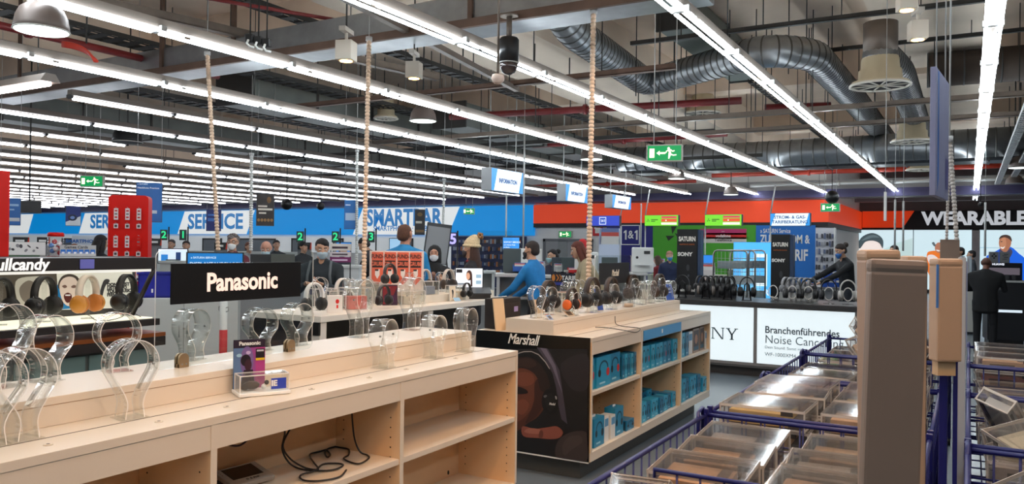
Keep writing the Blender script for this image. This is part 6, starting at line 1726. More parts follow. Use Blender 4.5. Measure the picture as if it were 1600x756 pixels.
for k, (px, py, D, d, lb) in enumerate(((828, 418, 11.6, (.34, .3, .34), 'white office printer right of the grey monitor back'), (916, 416, 12.3, (.36, .3, .36), 'white office printer behind the cream cable sleeve'), (1004, 412, 13.3, (.36, .3, .42), 'white office printer right of the small brand sign'), (660, 414, 14.3, (.4, .3, .3), 'white office printer on the far desk behind the headscarf'))):
    p = atd(px, py, D)
    zt_ = (DZ(428, 10.6), DZ(430, 11.9), DZ(424, 13), DZ(424, 14))[k]
    t = thing('printer', lb, 'printer', (p.x, p.y, zt_ + .0005), face_cam(p))
    MB().box((0, 0, d[2]/2), d, mat((224, 226, 224), .45), bev=.02).build('printer_body', t)
    MB().box((0, -d[1]/2 - .04, d[2]*.3), (d[0]*.7, .08, .012), mat((200, 202, 202), .5)).build('paper_tray', t)
    MB().box((d[0]*.2, -d[1]/2 - .002, d[2]*.8), (.1, .004, .05), DGREY).build('control_panel', t)
    MB().lathe([(.022, 0), (.02, .004)], BLACK, c=(-d[0]*.25, -d[1]/2 - .0, d[2]*.6), seg=14, axis=Matrix.Rotation(PI/2, 3, 'X')).build('round_button', t)
# counter screen of clear acrylic on desks
for k, (px0, px1, py0, py1, D, lb) in enumerate(((872, 886, 366, 425, 11.95, 'clear hygiene screen on the desk behind the masked woman'), (745, 800, 360, 426, 13.7, 'clear hygiene screen on the far white desk'))):
    a, c = atd(px0, py0, D), atd(px1, py1, D)
    t = thing('hygiene_screen', lb, 'screen', (a.x, a.y, c.z), math.atan2(c.y-a.y, c.x-a.x))
    wd = math.hypot(c.x-a.x, c.y-a.y)
    MB().b2((0, 0, .03), (wd, .005, a.z - c.z), GLASS).build('clear_sheet', t)
    for x in (.1*wd, .9*wd): MB().b2((x-.03, -.06, 0), (x+.03, .06, .03), LGREY).build('foot', t)

# ================================================================ FAR WALL: LIT POSTERS AND THE CUSTOMER TERMINAL
FY = 35.9
def lit_poster(px0, px1, label, shapes, pyt=358.5, pyb=520):
    a, b = ony(px0, pyt, FY), ony(px1, pyb, FY)
    zb = max(b.z, .12)
    t = thing('lit_poster', label, 'poster', (a.x, FY, 0))
    wd = b.x - a.x
    MB().b2((0, .01, zb), (wd, .08, a.z), mat((160, 170, 176), .5)).build('light_frame', t)
    def cv(pts):
        out = []
        for x, y in pts:
            q = ony(x, y, FY); out.append((min(max(q.x - a.x, .02), wd - .02), min(max(q.z, zb + .02), a.z - .02)))
        return out
    printed(t, [((208, 232, 240), rect(.02, zb + .02, wd - .02, a.z - .02))] + [(c, cv(p)) for c, p in shapes], 'lit_picture', y=.008, step=.003, mfun=lambda c: emi(c, .95))
lit_poster(1336, 1426, 'lit poster of a person with swept dark hair behind the cartons',
  [((190, 214, 214), [(1380, 390), (1400, 380), (1426, 372), (1426, 440), (1380, 440)]),
   ((240, 226, 220), sm([(1343, 384), (1350, 378), (1362, 374), (1374, 377), (1380, 388), (1378, 420), (1365, 440), (1350, 435), (1344, 410)])),
   ((68, 82, 88), sm([(1339, 384), (1345, 372), (1354, 366), (1364, 364), (1374, 368), (1380, 376), (1379, 388), (1374, 380), (1364, 376), (1352, 378), (1344, 388)])),
   ((96, 114, 120), sm([(1346, 376), (1356, 369), (1366, 367), (1374, 371), (1364, 371), (1354, 374)]))])
lit_poster(1427, 1518, 'lit poster of a smiling person in orange behind the cartons',
  [((232, 120, 40), sm([(1448, 398), (1456, 392), (1468, 393), (1476, 400), (1478, 430), (1452, 430)])),
   ((226, 214, 214), sm([(1449, 400), (1458, 398), (1468, 406), (1476, 420), (1462, 424), (1452, 412)])),
   ((176, 116, 90), sm([(1461, 384), (1465, 379), (1472, 380), (1474, 388), (1471, 394), (1465, 395), (1461, 390)])),
   ((90, 100, 104), sm([(1456, 380), (1459, 378), (1462, 383), (1460, 385)])),
   ((236, 230, 226), sm([(1463, 390), (1468, 391), (1468, 392.5), (1464, 392)]))])
lit_poster(1530, 1640, 'lit poster of a smiling man in a bright blue jacket at the right edge',
  [((176, 200, 212), [(1530, 386), (1640, 388), (1640, 389), (1530, 387.5)]),
   ((30, 100, 224), sm([(1540, 404), (1550, 396), (1560, 390), (1568, 386), (1580, 386), (1592, 396), (1604, 410), (1612, 460), (1600, 500), (1552, 500), (1545, 440)])),
   ((20, 74, 190), sm([(1560, 396), (1566, 390), (1572, 410), (1575, 450), (1566, 450)])),
   ((64, 66, 96), sm([(1562, 390), (1570, 388), (1578, 388), (1582, 394), (1576, 404), (1566, 402)])),
   ((170, 112, 84), sm([(1561, 376), (1564, 369), (1572, 367), (1579, 371), (1580, 380), (1577, 388), (1571, 394), (1564, 390), (1561, 383)])),
   ((190, 132, 100), sm([(1563, 378), (1566, 372), (1571, 372), (1572, 384), (1567, 390), (1563, 384)])),
   ((70, 54, 48), sm([(1560.5, 374), (1564, 368.4), (1572, 366.6), (1579, 369.6), (1581, 377), (1576, 373), (1570, 370.5), (1564, 372)])),
   ((244, 240, 236), sm([(1563, 385.5), (1567, 386.5), (1570, 384.6), (1568, 388.3), (1564.5, 388)])),
   ((60, 40, 34), sm([(1563.5, 377.2), (1566, 376.6), (1566, 377.8), (1564, 378.2)]))])
a, b = ony(1519, 358.5, 35.5), ony(1530, 500, 35.5)
struct(MB().b2((0, 0, 0), (b.x - a.x, .35, 2.5), mat((214, 218, 220), .6, noise=.1, scale=3)).build('pillar', None, (a.x, 35.5, 0)), 'grey wall pillar between two lit posters')
a, b = ony(1306, 360, 35.88), ony(1336, 360, 35.88)
o = MB().b2((0, 0, 0), (b.x - a.x, .1, 2.48), mat((132, 134, 138), .5)).b2((.3, -.01, 0), (.34, 0, 2.48), DGREY).build('wall_panel', None, (a.x, 35.88, 0))
tag(o, 'grey panelled wall section beside the swept hair poster', 'wall panel')
# dark terminal with headlined top right of the person in black
p = atd(1573, 470, 14.2)
t = thing('display_terminal', 'black product terminal with a white lettered header at the right edge', 'display stand', (p.x, p.y, 0), rad(8))
D_ = 14.2
zz = lambda py: atd(1573, py, D_).z
MB().b2((-.30, 0, .08), (.30, .5, zz(438)), mat((34, 34, 38), .35), bev=.01).b2((-.27, .03, 0), (.27, .47, .08), BLACK).build('cabinet', t)
MB().b2((-.32, -.05, zz(441)), (.32, .5, zz(438)), LGREY).build('counter_top', t)
bb = MB().b2((-.3, .34, zz(438)), (.3, .5, zz(411)), mat((22, 22, 30), .3)).build('back_board', t)
MB().b2((-.26, .337, zz(430)), (.26, .3395, zz(419)), emi((120, 110, 120), .5)).build('product_print', bb)
text('HUAWEI', bb, (-.08, .335, zz(413.5)), .05, emi((240, 244, 255), .9), bold=.002)
for k in range(4): MB().b2((-.2 + .1*k, .1, zz(438)), (-.15 + .1*k, .14, zz(438) + .10), DGREY).build('phone_stand', t)
MB().b2((-.27, -.005, zz(488)), (.24, .001, zz(484)), emi((220, 236, 246), .9)).build('base_light', t)
for k, px in enumerate((1553, 1568)):
    o = MB().b2((-.075, 0, 0), (.075, .1, .20), mat((110, 112, 114), .5), bev=.006).build('speaker_box', None, (p.x - .19 + .17*k, p.y + .37, zz(411) + .001), rad(8))
    tag(o, 'grey box on top of the black terminal, %s one' % ('left' if k == 0 else 'right'), 'box')
    q = MB()
    if k == 0:
        for s in (-1, 1): q.lathe([(.018, 0), (.017, .003)], BLACK, c=(s*.026, -.001, .12), seg=12, axis=Matrix.Rotation(PI/2, 3, 'X')).lathe([(.016, 0), (.015, .003)], BLACK, c=(0, -.001, .12 + s*.035), seg=12, axis=Matrix.Rotation(PI/2, 3, 'X'))
    else:
        for s in range(4): q.b2((-.04 + .02*(s % 2), -.002, .06 + .03*s), (.03 + .02*(s % 2), 0, .07 + .03*s), BLACK)
    q.build('slots', o)
p = atd(1500, 400, 16)
t = thing('display_terminal', 'white and glass product stand left of the person in black', 'display stand', (p.x + .1, p.y, 0), rad(8))
zt = atd(1500, 400, 16).z
MB().b2((-.28, 0, .05), (.2, .45, zt - .5), mat((190, 188, 180), .5), bev=.01).b2((-.25, .03, 0), (.18, .4, .05), DGREY).build('cabinet', t)
MB().b2((-.05, .1, zt - .5), (.0, .4, zt), mat((150, 160, 170), .2), bev=.004).b2((.08, .1, zt - .5), (.12, .4, zt), mat((180, 190, 196), .2)).build('upright_panel', t)
MB().b2((-.25, -.01, .55), (.0, .0, .75), mat((180, 150, 40), .4)).build('yellow_label', t)

# ================================================================ WIRE BASKETS WITH SECURITY CASES
RIM = .85
def basket(x0, x1, y0, y1, label, floor=.35):
    t = thing('wire_basket', label, 'wire basket', ((x0+x1)/2, (y0+y1)/2, 0))
    hx, hy = (x1-x0)/2, (y1-y0)/2
    def side(name, ax, sgn):
        b = MB()
        L = hx if ax == 'x' else hy
        def P(u, z): return (u, sgn*hy, z) if ax == 'x' else (sgn*hx, u, z)
        b.tube([P(-L, RIM), P(L, RIM)], .0105, BLUEW, seg=8)
        b.tube([P(-L, RIM - .13), P(L, RIM - .13)], .005, BLUEW, seg=6)
        b.tube([P(-L, floor), P(L, floor)], .008, BLUEW, seg=6)
        b.tube([P(-L, (floor+RIM-.13)/2), P(L, (floor+RIM-.13)/2)], .005, BLUEW, seg=6)
        n = max(6, int(2*L/.085))
        for i in range(n + 1):
            u = -L + 2*L*i/n
            b.tube([P(u, floor), P(u, RIM)], .0042, BLUEW, seg=5)
        return b.build(name, t)
    side('front_grid', 'x', -1); side('rear_grid', 'x', 1); side('side_grid', 'y', -1); side('side_grid', 'y', 1)
    f = MB()
    for i in range(1, int(2*hx/.07)): f.tube([(-hx + i*.07, -hy, floor), (-hx + i*.07, hy, floor)], .004, BLUEW, seg=4)
    for i in range(1, int(2*hy/.2)): f.tube([(-hx, -hy + i*.2, floor - .005), (hx, -hy + i*.2, floor - .005)], .005, BLUEW, seg=4)
    f.build('floor_grid', t)
    for sx in (-1, 1):
        for sy in (-1, 1):
            c = MB().box((sx*hx, sy*hy, (RIM + .03)/2 + .03), (.026, .026, RIM + .03 - .06), BLUEW, bev=.004)
            c.build('corner_post', t)
            MB().lathe([(.03, -.011), (.03, .011)], BLACK, c=(sx*hx, sy*hy, .03), seg=14, axis=Matrix.Rotation(PI/2, 3, 'Y')).build('castor', t)
    # open hoop handles at the corners
    for sx in (-1,):
        MB().tube([(sx*hx, hy - .12, RIM - .12), (sx*hx - .0, hy - .12, RIM + .03), (sx*hx, hy - .05, RIM + .045), (sx*hx, hy - .04, RIM - .12)], .009, BLUEW, seg=8).build('hoop', t)
    return t
BX0, BX1 = -1.10, -.14
bins = [(BX0, BX1, 1.56, 3.80, 'long nearest blue wire basket of clear cases in the left column'),
        (BX0, BX1, 3.88, 5.10, 'blue wire basket of stacked yellow-brown cases, second in the left column'), (BX0, BX1, 5.18, 6.42, 'blue wire basket third in the left column'), (BX0, BX1, 6.50, 7.75, 'farthest blue wire basket in the left column before the lit panels'),
        (.0, 1.0, 2.5, 3.72, 'nearest blue wire basket in the right column with the tumbled cases'), (.0, 1.0, 3.80, 5.10, 'blue wire basket second in the right column'), (.0, 1.0, 5.18, 6.42, 'blue wire basket third in the right column'), (.0, 1.0, 6.50, 7.75, 'farthest blue wire basket in the right column')]
for b_ in bins:
    t = basket(*b_)
    if b_[4].startswith('long'):
        b = MB(); yy = 2.75 - (1.56 + 3.80)/2; xa, xb = -.98 - (BX0+BX1)/2, (BX1-BX0)/2
        b.tube([(xa, yy, .35), (xa, yy, RIM + .002), (xb, yy, RIM + .002)], .009, BLUEW, seg=8)
        b.tube([(xa, yy, RIM - .13), (xb, yy, RIM - .13)], .005, BLUEW, seg=6)
        for i in range(1, 10): b.tube([(xa + (xb-xa)*i/10, yy, .35), (xa + (xb-xa)*i/10, yy, RIM)], .0042, BLUEW, seg=5)
        b.build('divider_grid', t)
def sec_case(loc, rot, d, carton, label, sticker=None, grp=None, fill=.62):
    t = thing('security_case', label, 'security case', loc, 0, grp)
    t.rotation_euler = rot
    w_, dd, h = d
    th = .004
    b = MB()
    for c, q in (((0, -dd/2, h/2), (w_, th, h)), ((0, dd/2, h/2), (w_, th, h)), ((-w_/2, 0, h/2), (th, dd, h)), ((w_/2, 0, h/2), (th, dd, h)), ((0, 0, th/2), (w_, dd, th))): b.box(c, q, CASE)
    b.build('case_tray', t)
    l = MB().box((0, 0, h), (w_ + .006, dd + .006, th), LIDM)
    for x in (-w_/2, w_/2): l.box((x, 0, h - .006), (.007, dd + .012, .016), CASE_EDGE, bev=.002)
    for y in (-dd/2, dd/2): l.box((0, y, h - .006), (w_ + .012, .007, .016), CASE_EDGE, bev=.002)
    l.box((0, 0, h + .003), (w_*.86, dd*.82, .002), LIDM)
    l.build('lid', t)
    e = MB()
    for x in (-w_/2, w_/2):
        for y in (-dd/2, dd/2): e.box((x, y, h/2), (.007, .007, h), CASE_EDGE)
    for x in (-w_/2, w_/2): e.box((x, 0, .004), (.006, dd, .008), CASE_EDGE)
    for y in (-dd/2, dd/2): e.box((0, y, .004), (w_, .006, .008), CASE_EDGE)
    e.build('case_edge', t)
    hc = h*fill
    cm = mat(carton, .65, noise=.08, scale=14)
    k = MB().box((-w_*.06, -dd*.03, hc/2 + .006), (w_*.72, dd*.70, hc), cm, bev=.003)
    ko = k.build('carton', t)
    MB().box((w_*.34, dd*.02, hc*.3), (w_*.2, dd*.8, hc*.5), mat((46, 38, 34), .7), bev=.002).box((-w_*.06, dd*.40, hc*.35), (w_*.72, dd*.1, hc*.6), mat((60, 48, 42), .7)).build('gap_shade', t)  # dark blocks stand in for the shade in the gaps around the carton
    MB().box((-w_*.1, 0, hc + .0075), (w_*.5, dd*.34, .001), mat(tuple(min(255, int(v*1.12)) for v in carton), .6)).box((w_*.2, dd*.05, hc + .0078), (w_*.12, dd*.5, .001), mat(tuple(int(v*.55) for v in carton), .6)).box((-w_*.1, -dd*.38 - .0006, hc*.55), (w_*.4, .001, hc*.45), mat(tuple(int(v*.6) for v in carton), .6)).build('carton_print', ko)
    MB().box((w_*.3, -dd/2 - .004, h*.8), (w_*.14, .006, h*.2), mat((60, 54, 50), .5)).build('lock', t)
    if sticker:
        s = MB().poly([(x, y, h + .0046) for x, y in ell(w_*.2, dd*.08, w_*.17, dd*.17, 22)], mat((30, 130, 190), .4))
        s.poly([(x, y, h + .0049) for x, y in rect(w_*.12, dd*.0, w_*.2, dd*.12)], mat((230, 120, 70), .5)).poly([(x, y, h + .005) for x, y in rect(w_*.21, dd*.02, w_*.31, dd*.05)], PAPER).poly([(x, y, h + .005) for x, y in rect(w_*.21, dd*.09, w_*.31, dd*.12)], PAPER)
        s.build('round_sticker', t)
    return t
BEI, YEL, PNK, GRY = (212, 168, 128), (206, 172, 104), (170, 110, 100), (176, 160, 146)
random.seed(21)
CN = {BEI: 'beige', YEL: 'yellow-brown', PNK: 'rose', GRY: 'grey'}
def grid_cases(x0, x1, ys, tops, d, cols, where, pitch=0, jx=.01, side=None):
    """piles of cases; tops = how many on each pile, the topmost near rim height"""
    n = 0
    for iy, y in enumerate(ys):
        for ix, x in enumerate((x0, x1)):
            cnt = tops[iy][ix]
            for k in range(cnt):
                z = RIM - .02 + tops_z - d[2]*(cnt - k) - .004*(cnt-k)
                c = cols[(iy + ix + k) % len(cols)]
                sec_case((x + random.uniform(-jx, jx), y + random.uniform(-jx, jx), z), (pitch, 0, random.uniform(-.06, .06)), d, c,
                         'clear case with %s carton, %s layer, %s %s pile, %s' % (CN[c], 'top' if k == cnt-1 else ('second' if k == cnt-2 else 'third'), ORD[iy], 'left' if ix == 0 else 'right', where))
# nearest left-column basket
tops_z = -.06
grid_cases(-.86, -.50, (1.85, 2.14, 2.45), ((2, 2), (2, 2), (2, 1)), (.30, .26, .10), (BEI, PNK), 'the near half, nearest basket')
t = sec_case((-.97, 2.58, .72), (rad(62), 0, rad(6)), (.20, .26, .07), (120, 110, 104), 'clear case leaning upright at the left rim of the nearest left basket')
# second basket: rows of shingled flat cases
tops_z = .03
grid_cases(-.84, -.42, (2.90, 3.17, 3.47), ((1, 2), (2, 2), (2, 2)), (.34, .255, .105), (BEI, BEI, (196, 150, 116)) if False else (BEI, GRY), 'the far half, nearest basket', pitch=rad(5))
sec_case((-.24, 3.2, .55), (0, 0, rad(80)), (.3, .14, .1), YEL, 'clear case with a yellow carton down at the right side of the nearest left basket')
# third basket: stacked yellow cases
tops_z = .06
grid_cases(-.86, -.40, (4.12, 4.52, 4.86), ((3, 3), (3, 3), (2, 2)), (.40, .33, .10), (YEL, BEI), 'the second left basket')
sec_case((-.62, 4.30, RIM + .07), (rad(2), 0, rad(8)), (.02, .02, .02), YEL, 'x') if False else None
tops_z = -.02
grid_cases(-.86, -.42, (5.42, 5.80, 6.18), ((2, 2), (2, 2), (1, 2)), (.38, .32, .10), (GRY, BEI), 'the third left basket')
tops_z = -.03
grid_cases(-.84, -.42, (6.75, 7.12, 7.5), ((2, 2), (2, 2), (2, 2)), (.36, .30, .11), (BEI, GRY), 'the farthest left basket')
for k, (x, y, z, r, lb) in enumerate(((-.62, 6.9, .86, (rad(20), rad(-24), .3), 'tilted left atop the farthest left basket heap'), (-.40, 7.25, .86, (rad(-10), rad(30), -.4), 'tilted right atop the farthest left basket heap'), (-.7, 7.45, .88, (rad(35), rad(10), .8), 'steeply tilted at the rear of the farthest left basket heap'))):
    sec_case((x, y, z), r, (.36, .30, .11), BEI, 'clear case, ' + lb)
# right column
tops_z = -.05
grid_cases(.26, .70, (4.05, 4.4, 4.78), ((1, 1), (2, 2), (2, 2)), (.36, .30, .10), (GRY, PNK), 'the second right basket')
grid_cases(.24, .70, (5.42, 5.8, 6.16), ((2, 2), (2, 2), (2, 2)), (.38, .32, .11), (PNK, BEI), 'the third right basket')
tops_z = .08
grid_cases(.24, .70, (6.75, 7.12, 7.5), ((3, 3), (3, 3), (3, 3)), (.38, .32, .10), (BEI, PNK), 'the farthest right basket')
for x, y, z, r, d, c, lb, st in (
    (.36, 3.02, .69, (rad(24), rad(-6), rad(16)), (.44, .36, .12), BEI, 'big clear case with a round blue sticker tumbled in the nearest right basket', True),
    (.28, 2.74, .63, (rad(26), rad(4), rad(2)), (.38, .28, .12), GRY, 'clear case with a grey carton tilted below the blue stickered one', False),
    (.66, 3.05, .60, (rad(14), rad(12), rad(-18)), (.34, .28, .12), BEI, 'clear case at the right edge in the nearest right basket', False),
    (.24, 3.46, .72, (rad(12), rad(-18), rad(40)), (.34, .24, .08), GRY, 'clear case with a grey carton tilted behind the blue stickered one', False),
    (.13, 3.02, .56, (rad(10), rad(8), rad(80)), (.30, .2, .10), PNK, 'clear case with a rose carton against the left rim of the nearest right basket', False),
    (.14, 3.6, .56, (rad(4), rad(-6), rad(85)), (.22, .2, .10), GRY, 'clear case with a grey carton in the rear left corner of the nearest right basket', False),
    (.62, 3.46, .62, (rad(6), rad(10), rad(-10)), (.34, .26, .10), (60, 90, 130), 'clear case with a dark blue carton behind the stickered one', False),
    (.30, 4.18, .80, (rad(10), rad(-16), rad(28)), (.38, .28, .08), (226, 206, 170), 'flat clear case with a cream carton tilted on the second right basket', False),
    (.14, 4.62, .80, (rad(20), rad(38), rad(70)), (.34, .16, .08), (200, 196, 190), 'narrow clear case sliding down the left rim of the second right basket', False),
    (.62, 4.25, .82, (rad(8), rad(-12), rad(36)), (.42, .30, .08), (190, 176, 150), 'flat clear case with a pearly sticker on the second right basket', True),
    (.55, 5.55, .86, (rad(3), rad(4), rad(6)), (.36, .26, .10), PNK, 'clear case with a rose carton lying on the third right basket', False)):
    sec_case((x, y, z), r, d, c, lb, st)
# tall flat cartons standing up between the baskets
CB = mat((132, 112, 98), .55, noise=.05, scale=5, name='taupe_carton')
CB2 = mat((176, 144, 116), .55, noise=.05, scale=5, name='tan_carton')
def tall_carton(px0, px1, pyt, D, zb, th, label, m, rz=None, tilt=0, edge=True, taper=None):
    a, b = atd(px0, pyt, D), atd(px1, pyt, D)
    c = (a + b) / 2
    wd = (b - a).length
    t = thing('tall_carton', label, 'carton', (c.x, c.y, zb), math.atan2(b.y-a.y, b.x-a.x) if rz is None else rz)
    h = c.z - zb
    t.rotation_euler[1] = tilt
    t.location -= Vector((math.cos(t.rotation_euler[2]), math.sin(t.rotation_euler[2]), 0)) * (h * math.sin(tilt))
    MB().box((0, th/2, (h - .02)/2), (wd, th, h - .02), m, bev=.006).build('carton_body', t)
    MB().box((0, th/2, h - .012), (wd*1.03, th*1.04, .024), CB2 if edge else m, bev=.009).build('lid_edge', t)
    if edge: MB().b2((wd*.5 - .0005, .004, .02), (wd*.5 + .0012, th - .004, h - .03), mat((60, 40, 44), .5)).build('dark_side', t)
    return t
tall_carton(1362, 1452, 405, 1.30, .60, .022, 'tallest grey-brown carton standing upright at the near corner of the baskets', CB, tilt=rad(1.6), edge=False)
tall_carton(1354, 1408, 390, 1.62, .62, .05, 'tan carton standing just behind and left of the grey-brown one', mat((158, 128, 106), .55), tilt=rad(-.8))
tall_carton(1418, 1450, 400, 1.9, .62, .05, 'tan carton peeping out behind the right side of the grey-brown one', CB2)
t = tall_carton(1466, 1505, 404, 2.2, 1.345, .05, 'light tan carton clipped on the blue post, right of the grey-brown one', CB2, edge=False)
MB().box((-.0, .03, -.02), (.05, .03, .04), mat((196, 160, 120), .5)).build('lower_flap', t)
MB().b2((-.04, .0, .15), (-.034, -.003, .27), mat((60, 110, 170), .4)).build('blue_tape', t)
a, b = atd(1468, 600, 2.2), None
pst = MB().box((0, 0, .74), (.022, .022, 1.42), BLUEW, bev=.003).box((.03, 0, .70), (.012, .012, 1.34), BLUEW, bev=.002).box((0, 0, .02), (.09, .09, .03), BLUEW, bev=.004).build('sign_post', None, (atd(1474, 600, 2.27).x, atd(1474, 600, 2.27).y, 0))
tag(pst, 'dark blue double post rising between the two basket columns', 'post')
p = atd(1484, 390, 4.9)
t = thing('hanging_carton', 'flat taupe box hanging from two segmented cables behind the tan carton', 'carton', (p.x, p.y, atd(1484, 410, 4.9).z), face_cam(p))
MB().box((0, .02, (atd(1484, 374, 4.9).z - atd(1484, 410, 4.9).z)/2), (27*4.9/FOC, .04, atd(1484, 374, 4.9).z - atd(1484, 410, 4.9).z), CB, bev=.004).build('carton_body', t)
MB().tube([(.0, .02, -.6), (0, .02, 0)], .012, BLUEW, seg=6).build('support_post', t)
t2 = atd(1503, 470, 3.4)
t = thing('tall_carton', 'narrow pale carton behind the light tan one, left of the person in black', 'carton', (t2.x, t2.y, .62), face_cam(t2))
zt = atd(1503, 402, 3.4).z - .62
MB().box((0, .02, zt/2), (.03, .05, zt), mat((170, 170, 172), .5), bev=.003).build('carton_body', t)
MB().box((.018, .02, zt*.8), (.004, .05, zt*.36), mat((120, 130, 160), .4)).build('side_print', t)

# ================================================================ PEOPLE
SKN = (196, 150, 122)
def remesh(bm_obj, voxel):
    md = bm_obj.modifiers.new('r', 'REMESH'); md.mode = 'VOXEL'; md.voxel_size = voxel
    sm_ = bm_obj.modifiers.new('s', 'SMOOTH'); sm_.factor = .5; sm_.iterations = 3
    dg = bpy.context.evaluated_depsgraph_get()
    me = bpy.data.meshes.new_from_object(bm_obj.evaluated_get(dg))
    bm_obj.modifiers.clear()
    old = bm_obj.data
    mats = [m for m in old.materials]
    me.materials.clear()
    for m in mats[:1]: me.materials.append(m)
    bm_obj.data = me
    bpy.data.meshes.remove(old)
    for p in me.polygons: p.use_smooth = True
    return bm_obj
def person(label, loc, face, h=1.75, top=(40, 40, 44), pants=(34, 36, 44), hair=(40, 28, 22), skin=SKN, lean=0, nod=0, turn=0,
           armL='down', armR='down', style='short', mask=None, wide=1.0, coat=.0, bag=None, glasses=False, collar=None, step=0):
    s = h / 1.75
    t = thing('person', label, 'person', loc, face)
    piv = Vector((0, 0, .95))
    RL = Matrix.Rotation(-rad(lean), 3, 'X')
    def T(p):
        p = Vector(p)
        if p.z > .95: p = piv + RL @ (p - piv)
        return p * s
    neck = T((0, .0, 1.46))
    RH = Matrix.Rotation(rad(turn), 3, 'Z') @ Matrix.Rotation(-rad(nod) - rad(lean)*.35, 3, 'X')
    def H(p): return neck + RH @ (Vector(p) * s)          # head frame: origin at neck base
    hc = (0, .025, .165)
    W = wide
    sh = {-1: T((-.182*W, 0, 1.375)), 1: T((.182*W, 0, 1.375))}
    presets = {'down': ((.235, -.03, 1.12), (.245, .07, .88)), 'front': ((.225, .08, 1.13), (.13, .33, 1.12)), 'desk': ((.235, .20, 1.17), (.20, .46, 1.06)),
               'reach': ((.23, .26, 1.25), (.20, .54, 1.16)), 'chest': ((.24, .06, 1.14), (.08, .26, 1.27)), 'phone': ((.22, .10, 1.12), (.10, .30, 1.20)), 'pocket': ((.27, -.06, 1.14), (.23, .08, .95)), 'back': ((.25, -.14, 1.16), (.12, -.16, .98))}
    def arm(side, spec):
        e, w_ = presets[spec] if isinstance(spec, str) else spec
        k = -1 if side < 0 else 1
        E_ = T((k*e[0]*W, e[1], e[2])); W_ = T((k*w_[0], w_[1], w_[2]))
        return E_, W_
    EL, WL = arm(-1, armL); ER, WR = arm(1, armR)
    sm = mat(skin, .5)
    b = MB()
    def cone(a, ra, c, rc): b.hull([(a, ra*s), (c, rc*s)], sm, n=30)
    # trunk, legs
    b.hull([(T((0, 0, .96)), (.15*W*s, .10*s, .09*s)), (T((0, -.01, 1.12)), (.135*W*s, .095*s, .08*s))], sm)
    b.hull([(T((0, -.01, 1.12)), (.135*W*s, .095*s, .08*s)), (T((0, .0, 1.30)), (.155*W*s, .105*s, .10*s)), (sh[-1], .055*s), (sh[1], .055*s)], sm)
    cone(T((0, -.015, 1.40)), .075, H((0, .005, .06)), .055)
    cone(H((0, .0, .02)), .056, H((0, .01, .10)), .052)
    for k in (-1, 1):
        fx_ = step * k
        hip = Vector((k*.09*W, 0, .93))*s; kn = Vector((k*.10*W, .03 + fx_*.5, .50))*s; an = Vector((k*.10*W, -.02 + fx_, .085))*s
        cone(hip/1, .088, kn, .058); cone(kn, .056, an, .040)
        b.hull([(an - Vector((0, .02, .04))*s, .04*s), (an + Vector((k*.015, .14, -.052))*s, (.042*s, .05*s, .028*s))], sm)
        E_, W_ = (EL, WL) if k < 0 else (ER, WR)
        cone(sh[k], .052, E_, .040); cone(E_, .039, W_, .027)
    # head: skull, cheeks, jaw, nose, ears
    b.hull([(H((0, .0, .19)), (.074*s, .092*s, .078*s)), (H((0, .035, .155)), (.066*s, .062*s, .07*s)), (H((0, .055, .085)), (.045*s, .04*s, .03*s)), (H((0, .078, .062)), (.022*s, .018*s, .016*s))], sm, n=60)
    b.hull([(H((0, .094, .165)), .010*s), (H((0, .116, .128)), .013*s), (H((0, .09, .122)), (.019*s, .01*s, .01*s))], sm, n=24)
    for k in (-1, 1): b.hull([(H((k*.077, -.005, .165)), (.010*s, .018*s, .028*s)), (H((k*.074, .0, .135)), (.008*s, .012*s, .014*s))], sm, n=20)
    body = remesh(b.build('body', t), .0125)
    # hands and face details joined into the same body mesh
    d = MB()
    d.mats = [sm]
    for k, E_, W_ in ((-1, EL, WL), (1, ER, WR)):
        dirv = (W_ - E_).normalized()
        side = Vector((1, 0, 0)) if abs(dirv.x) < .8 else Vector((0, 1, 0))
        up = dirv.cross(side).normalized(); side = up.cross(dirv).normalized()
        pc = W_ + dirv*.05*s
        d.hull([(W_, .024*s), (pc + side*.022*s, .013*s), (pc - side*.022*s, .013*s), (W_ + dirv*.085*s + side*.028*s, .011*s), (W_ + dirv*.085*s - side*.026*s, .011*s)], sm, n=20)
        curl = -up if k < 0 else up
        for f, (off, ln) in enumerate(((-.027, .062), (-.009, .074), (.009, .07), (.027, .056))):
            p0 = W_ + dirv*.088*s + side*off*s
            p1 = p0 + (dirv*.85 + curl*.35).normalized()*ln*.55*s
            p2 = p1 + (dirv*.5 + curl*.85).normalized()*ln*.5*s
            d.hull([(p0, .0095*s), (p1, .0085*s)], sm, n=12); d.hull([(p1, .0085*s), (p2, .007*s)], sm, n=12)
        tk = side * (-1 if k < 0 else 1) * -1
        q0 = W_ + dirv*.035*s + tk*.026*s; q1 = q0 + (dirv*.6 + tk*.7)*.04*s; q2 = q1 + (dirv*.9 + tk*.1 + curl*.3)*.03*s
        d.hull([(q0, .012*s), (q1, .010*s)], sm, n=12); d.hull([(q1, .010*s), (q2, .008*s)], sm, n=12)
    ey = mat((240, 236, 230), .3); ir = mat((40, 28, 22), .3); br = mat(tuple(int(v*.8) for v in hair) if style != 'bald' else (90, 70, 60), .7); lp_ = mat((166, 96, 84), .5)
    for k in (-1, 1):
        d.sphere(H((k*.031, .086, .170)), (.014*s, .008*s, .008*s), ey, seg=8, rings=5)
        d.sphere(H((k*.031, .093, .170)), (.006*s, .004*s, .006*s), ir, seg=8, rings=5)
        d.hull([(H((k*.014, .097, .190)), .005*s), (H((k*.046, .084, .192)), .004*s)], br, n=10)
    d.hull([(H((-.022, .094, .092)), .005*s), (H((0, .101, .094)), .006*s), (H((.022, .094, .092)), .005*s)], lp_, n=12)
    tmp = d.build('tmp', None)
    bmj = bmesh.new(); bmj.from_mesh(body.data)
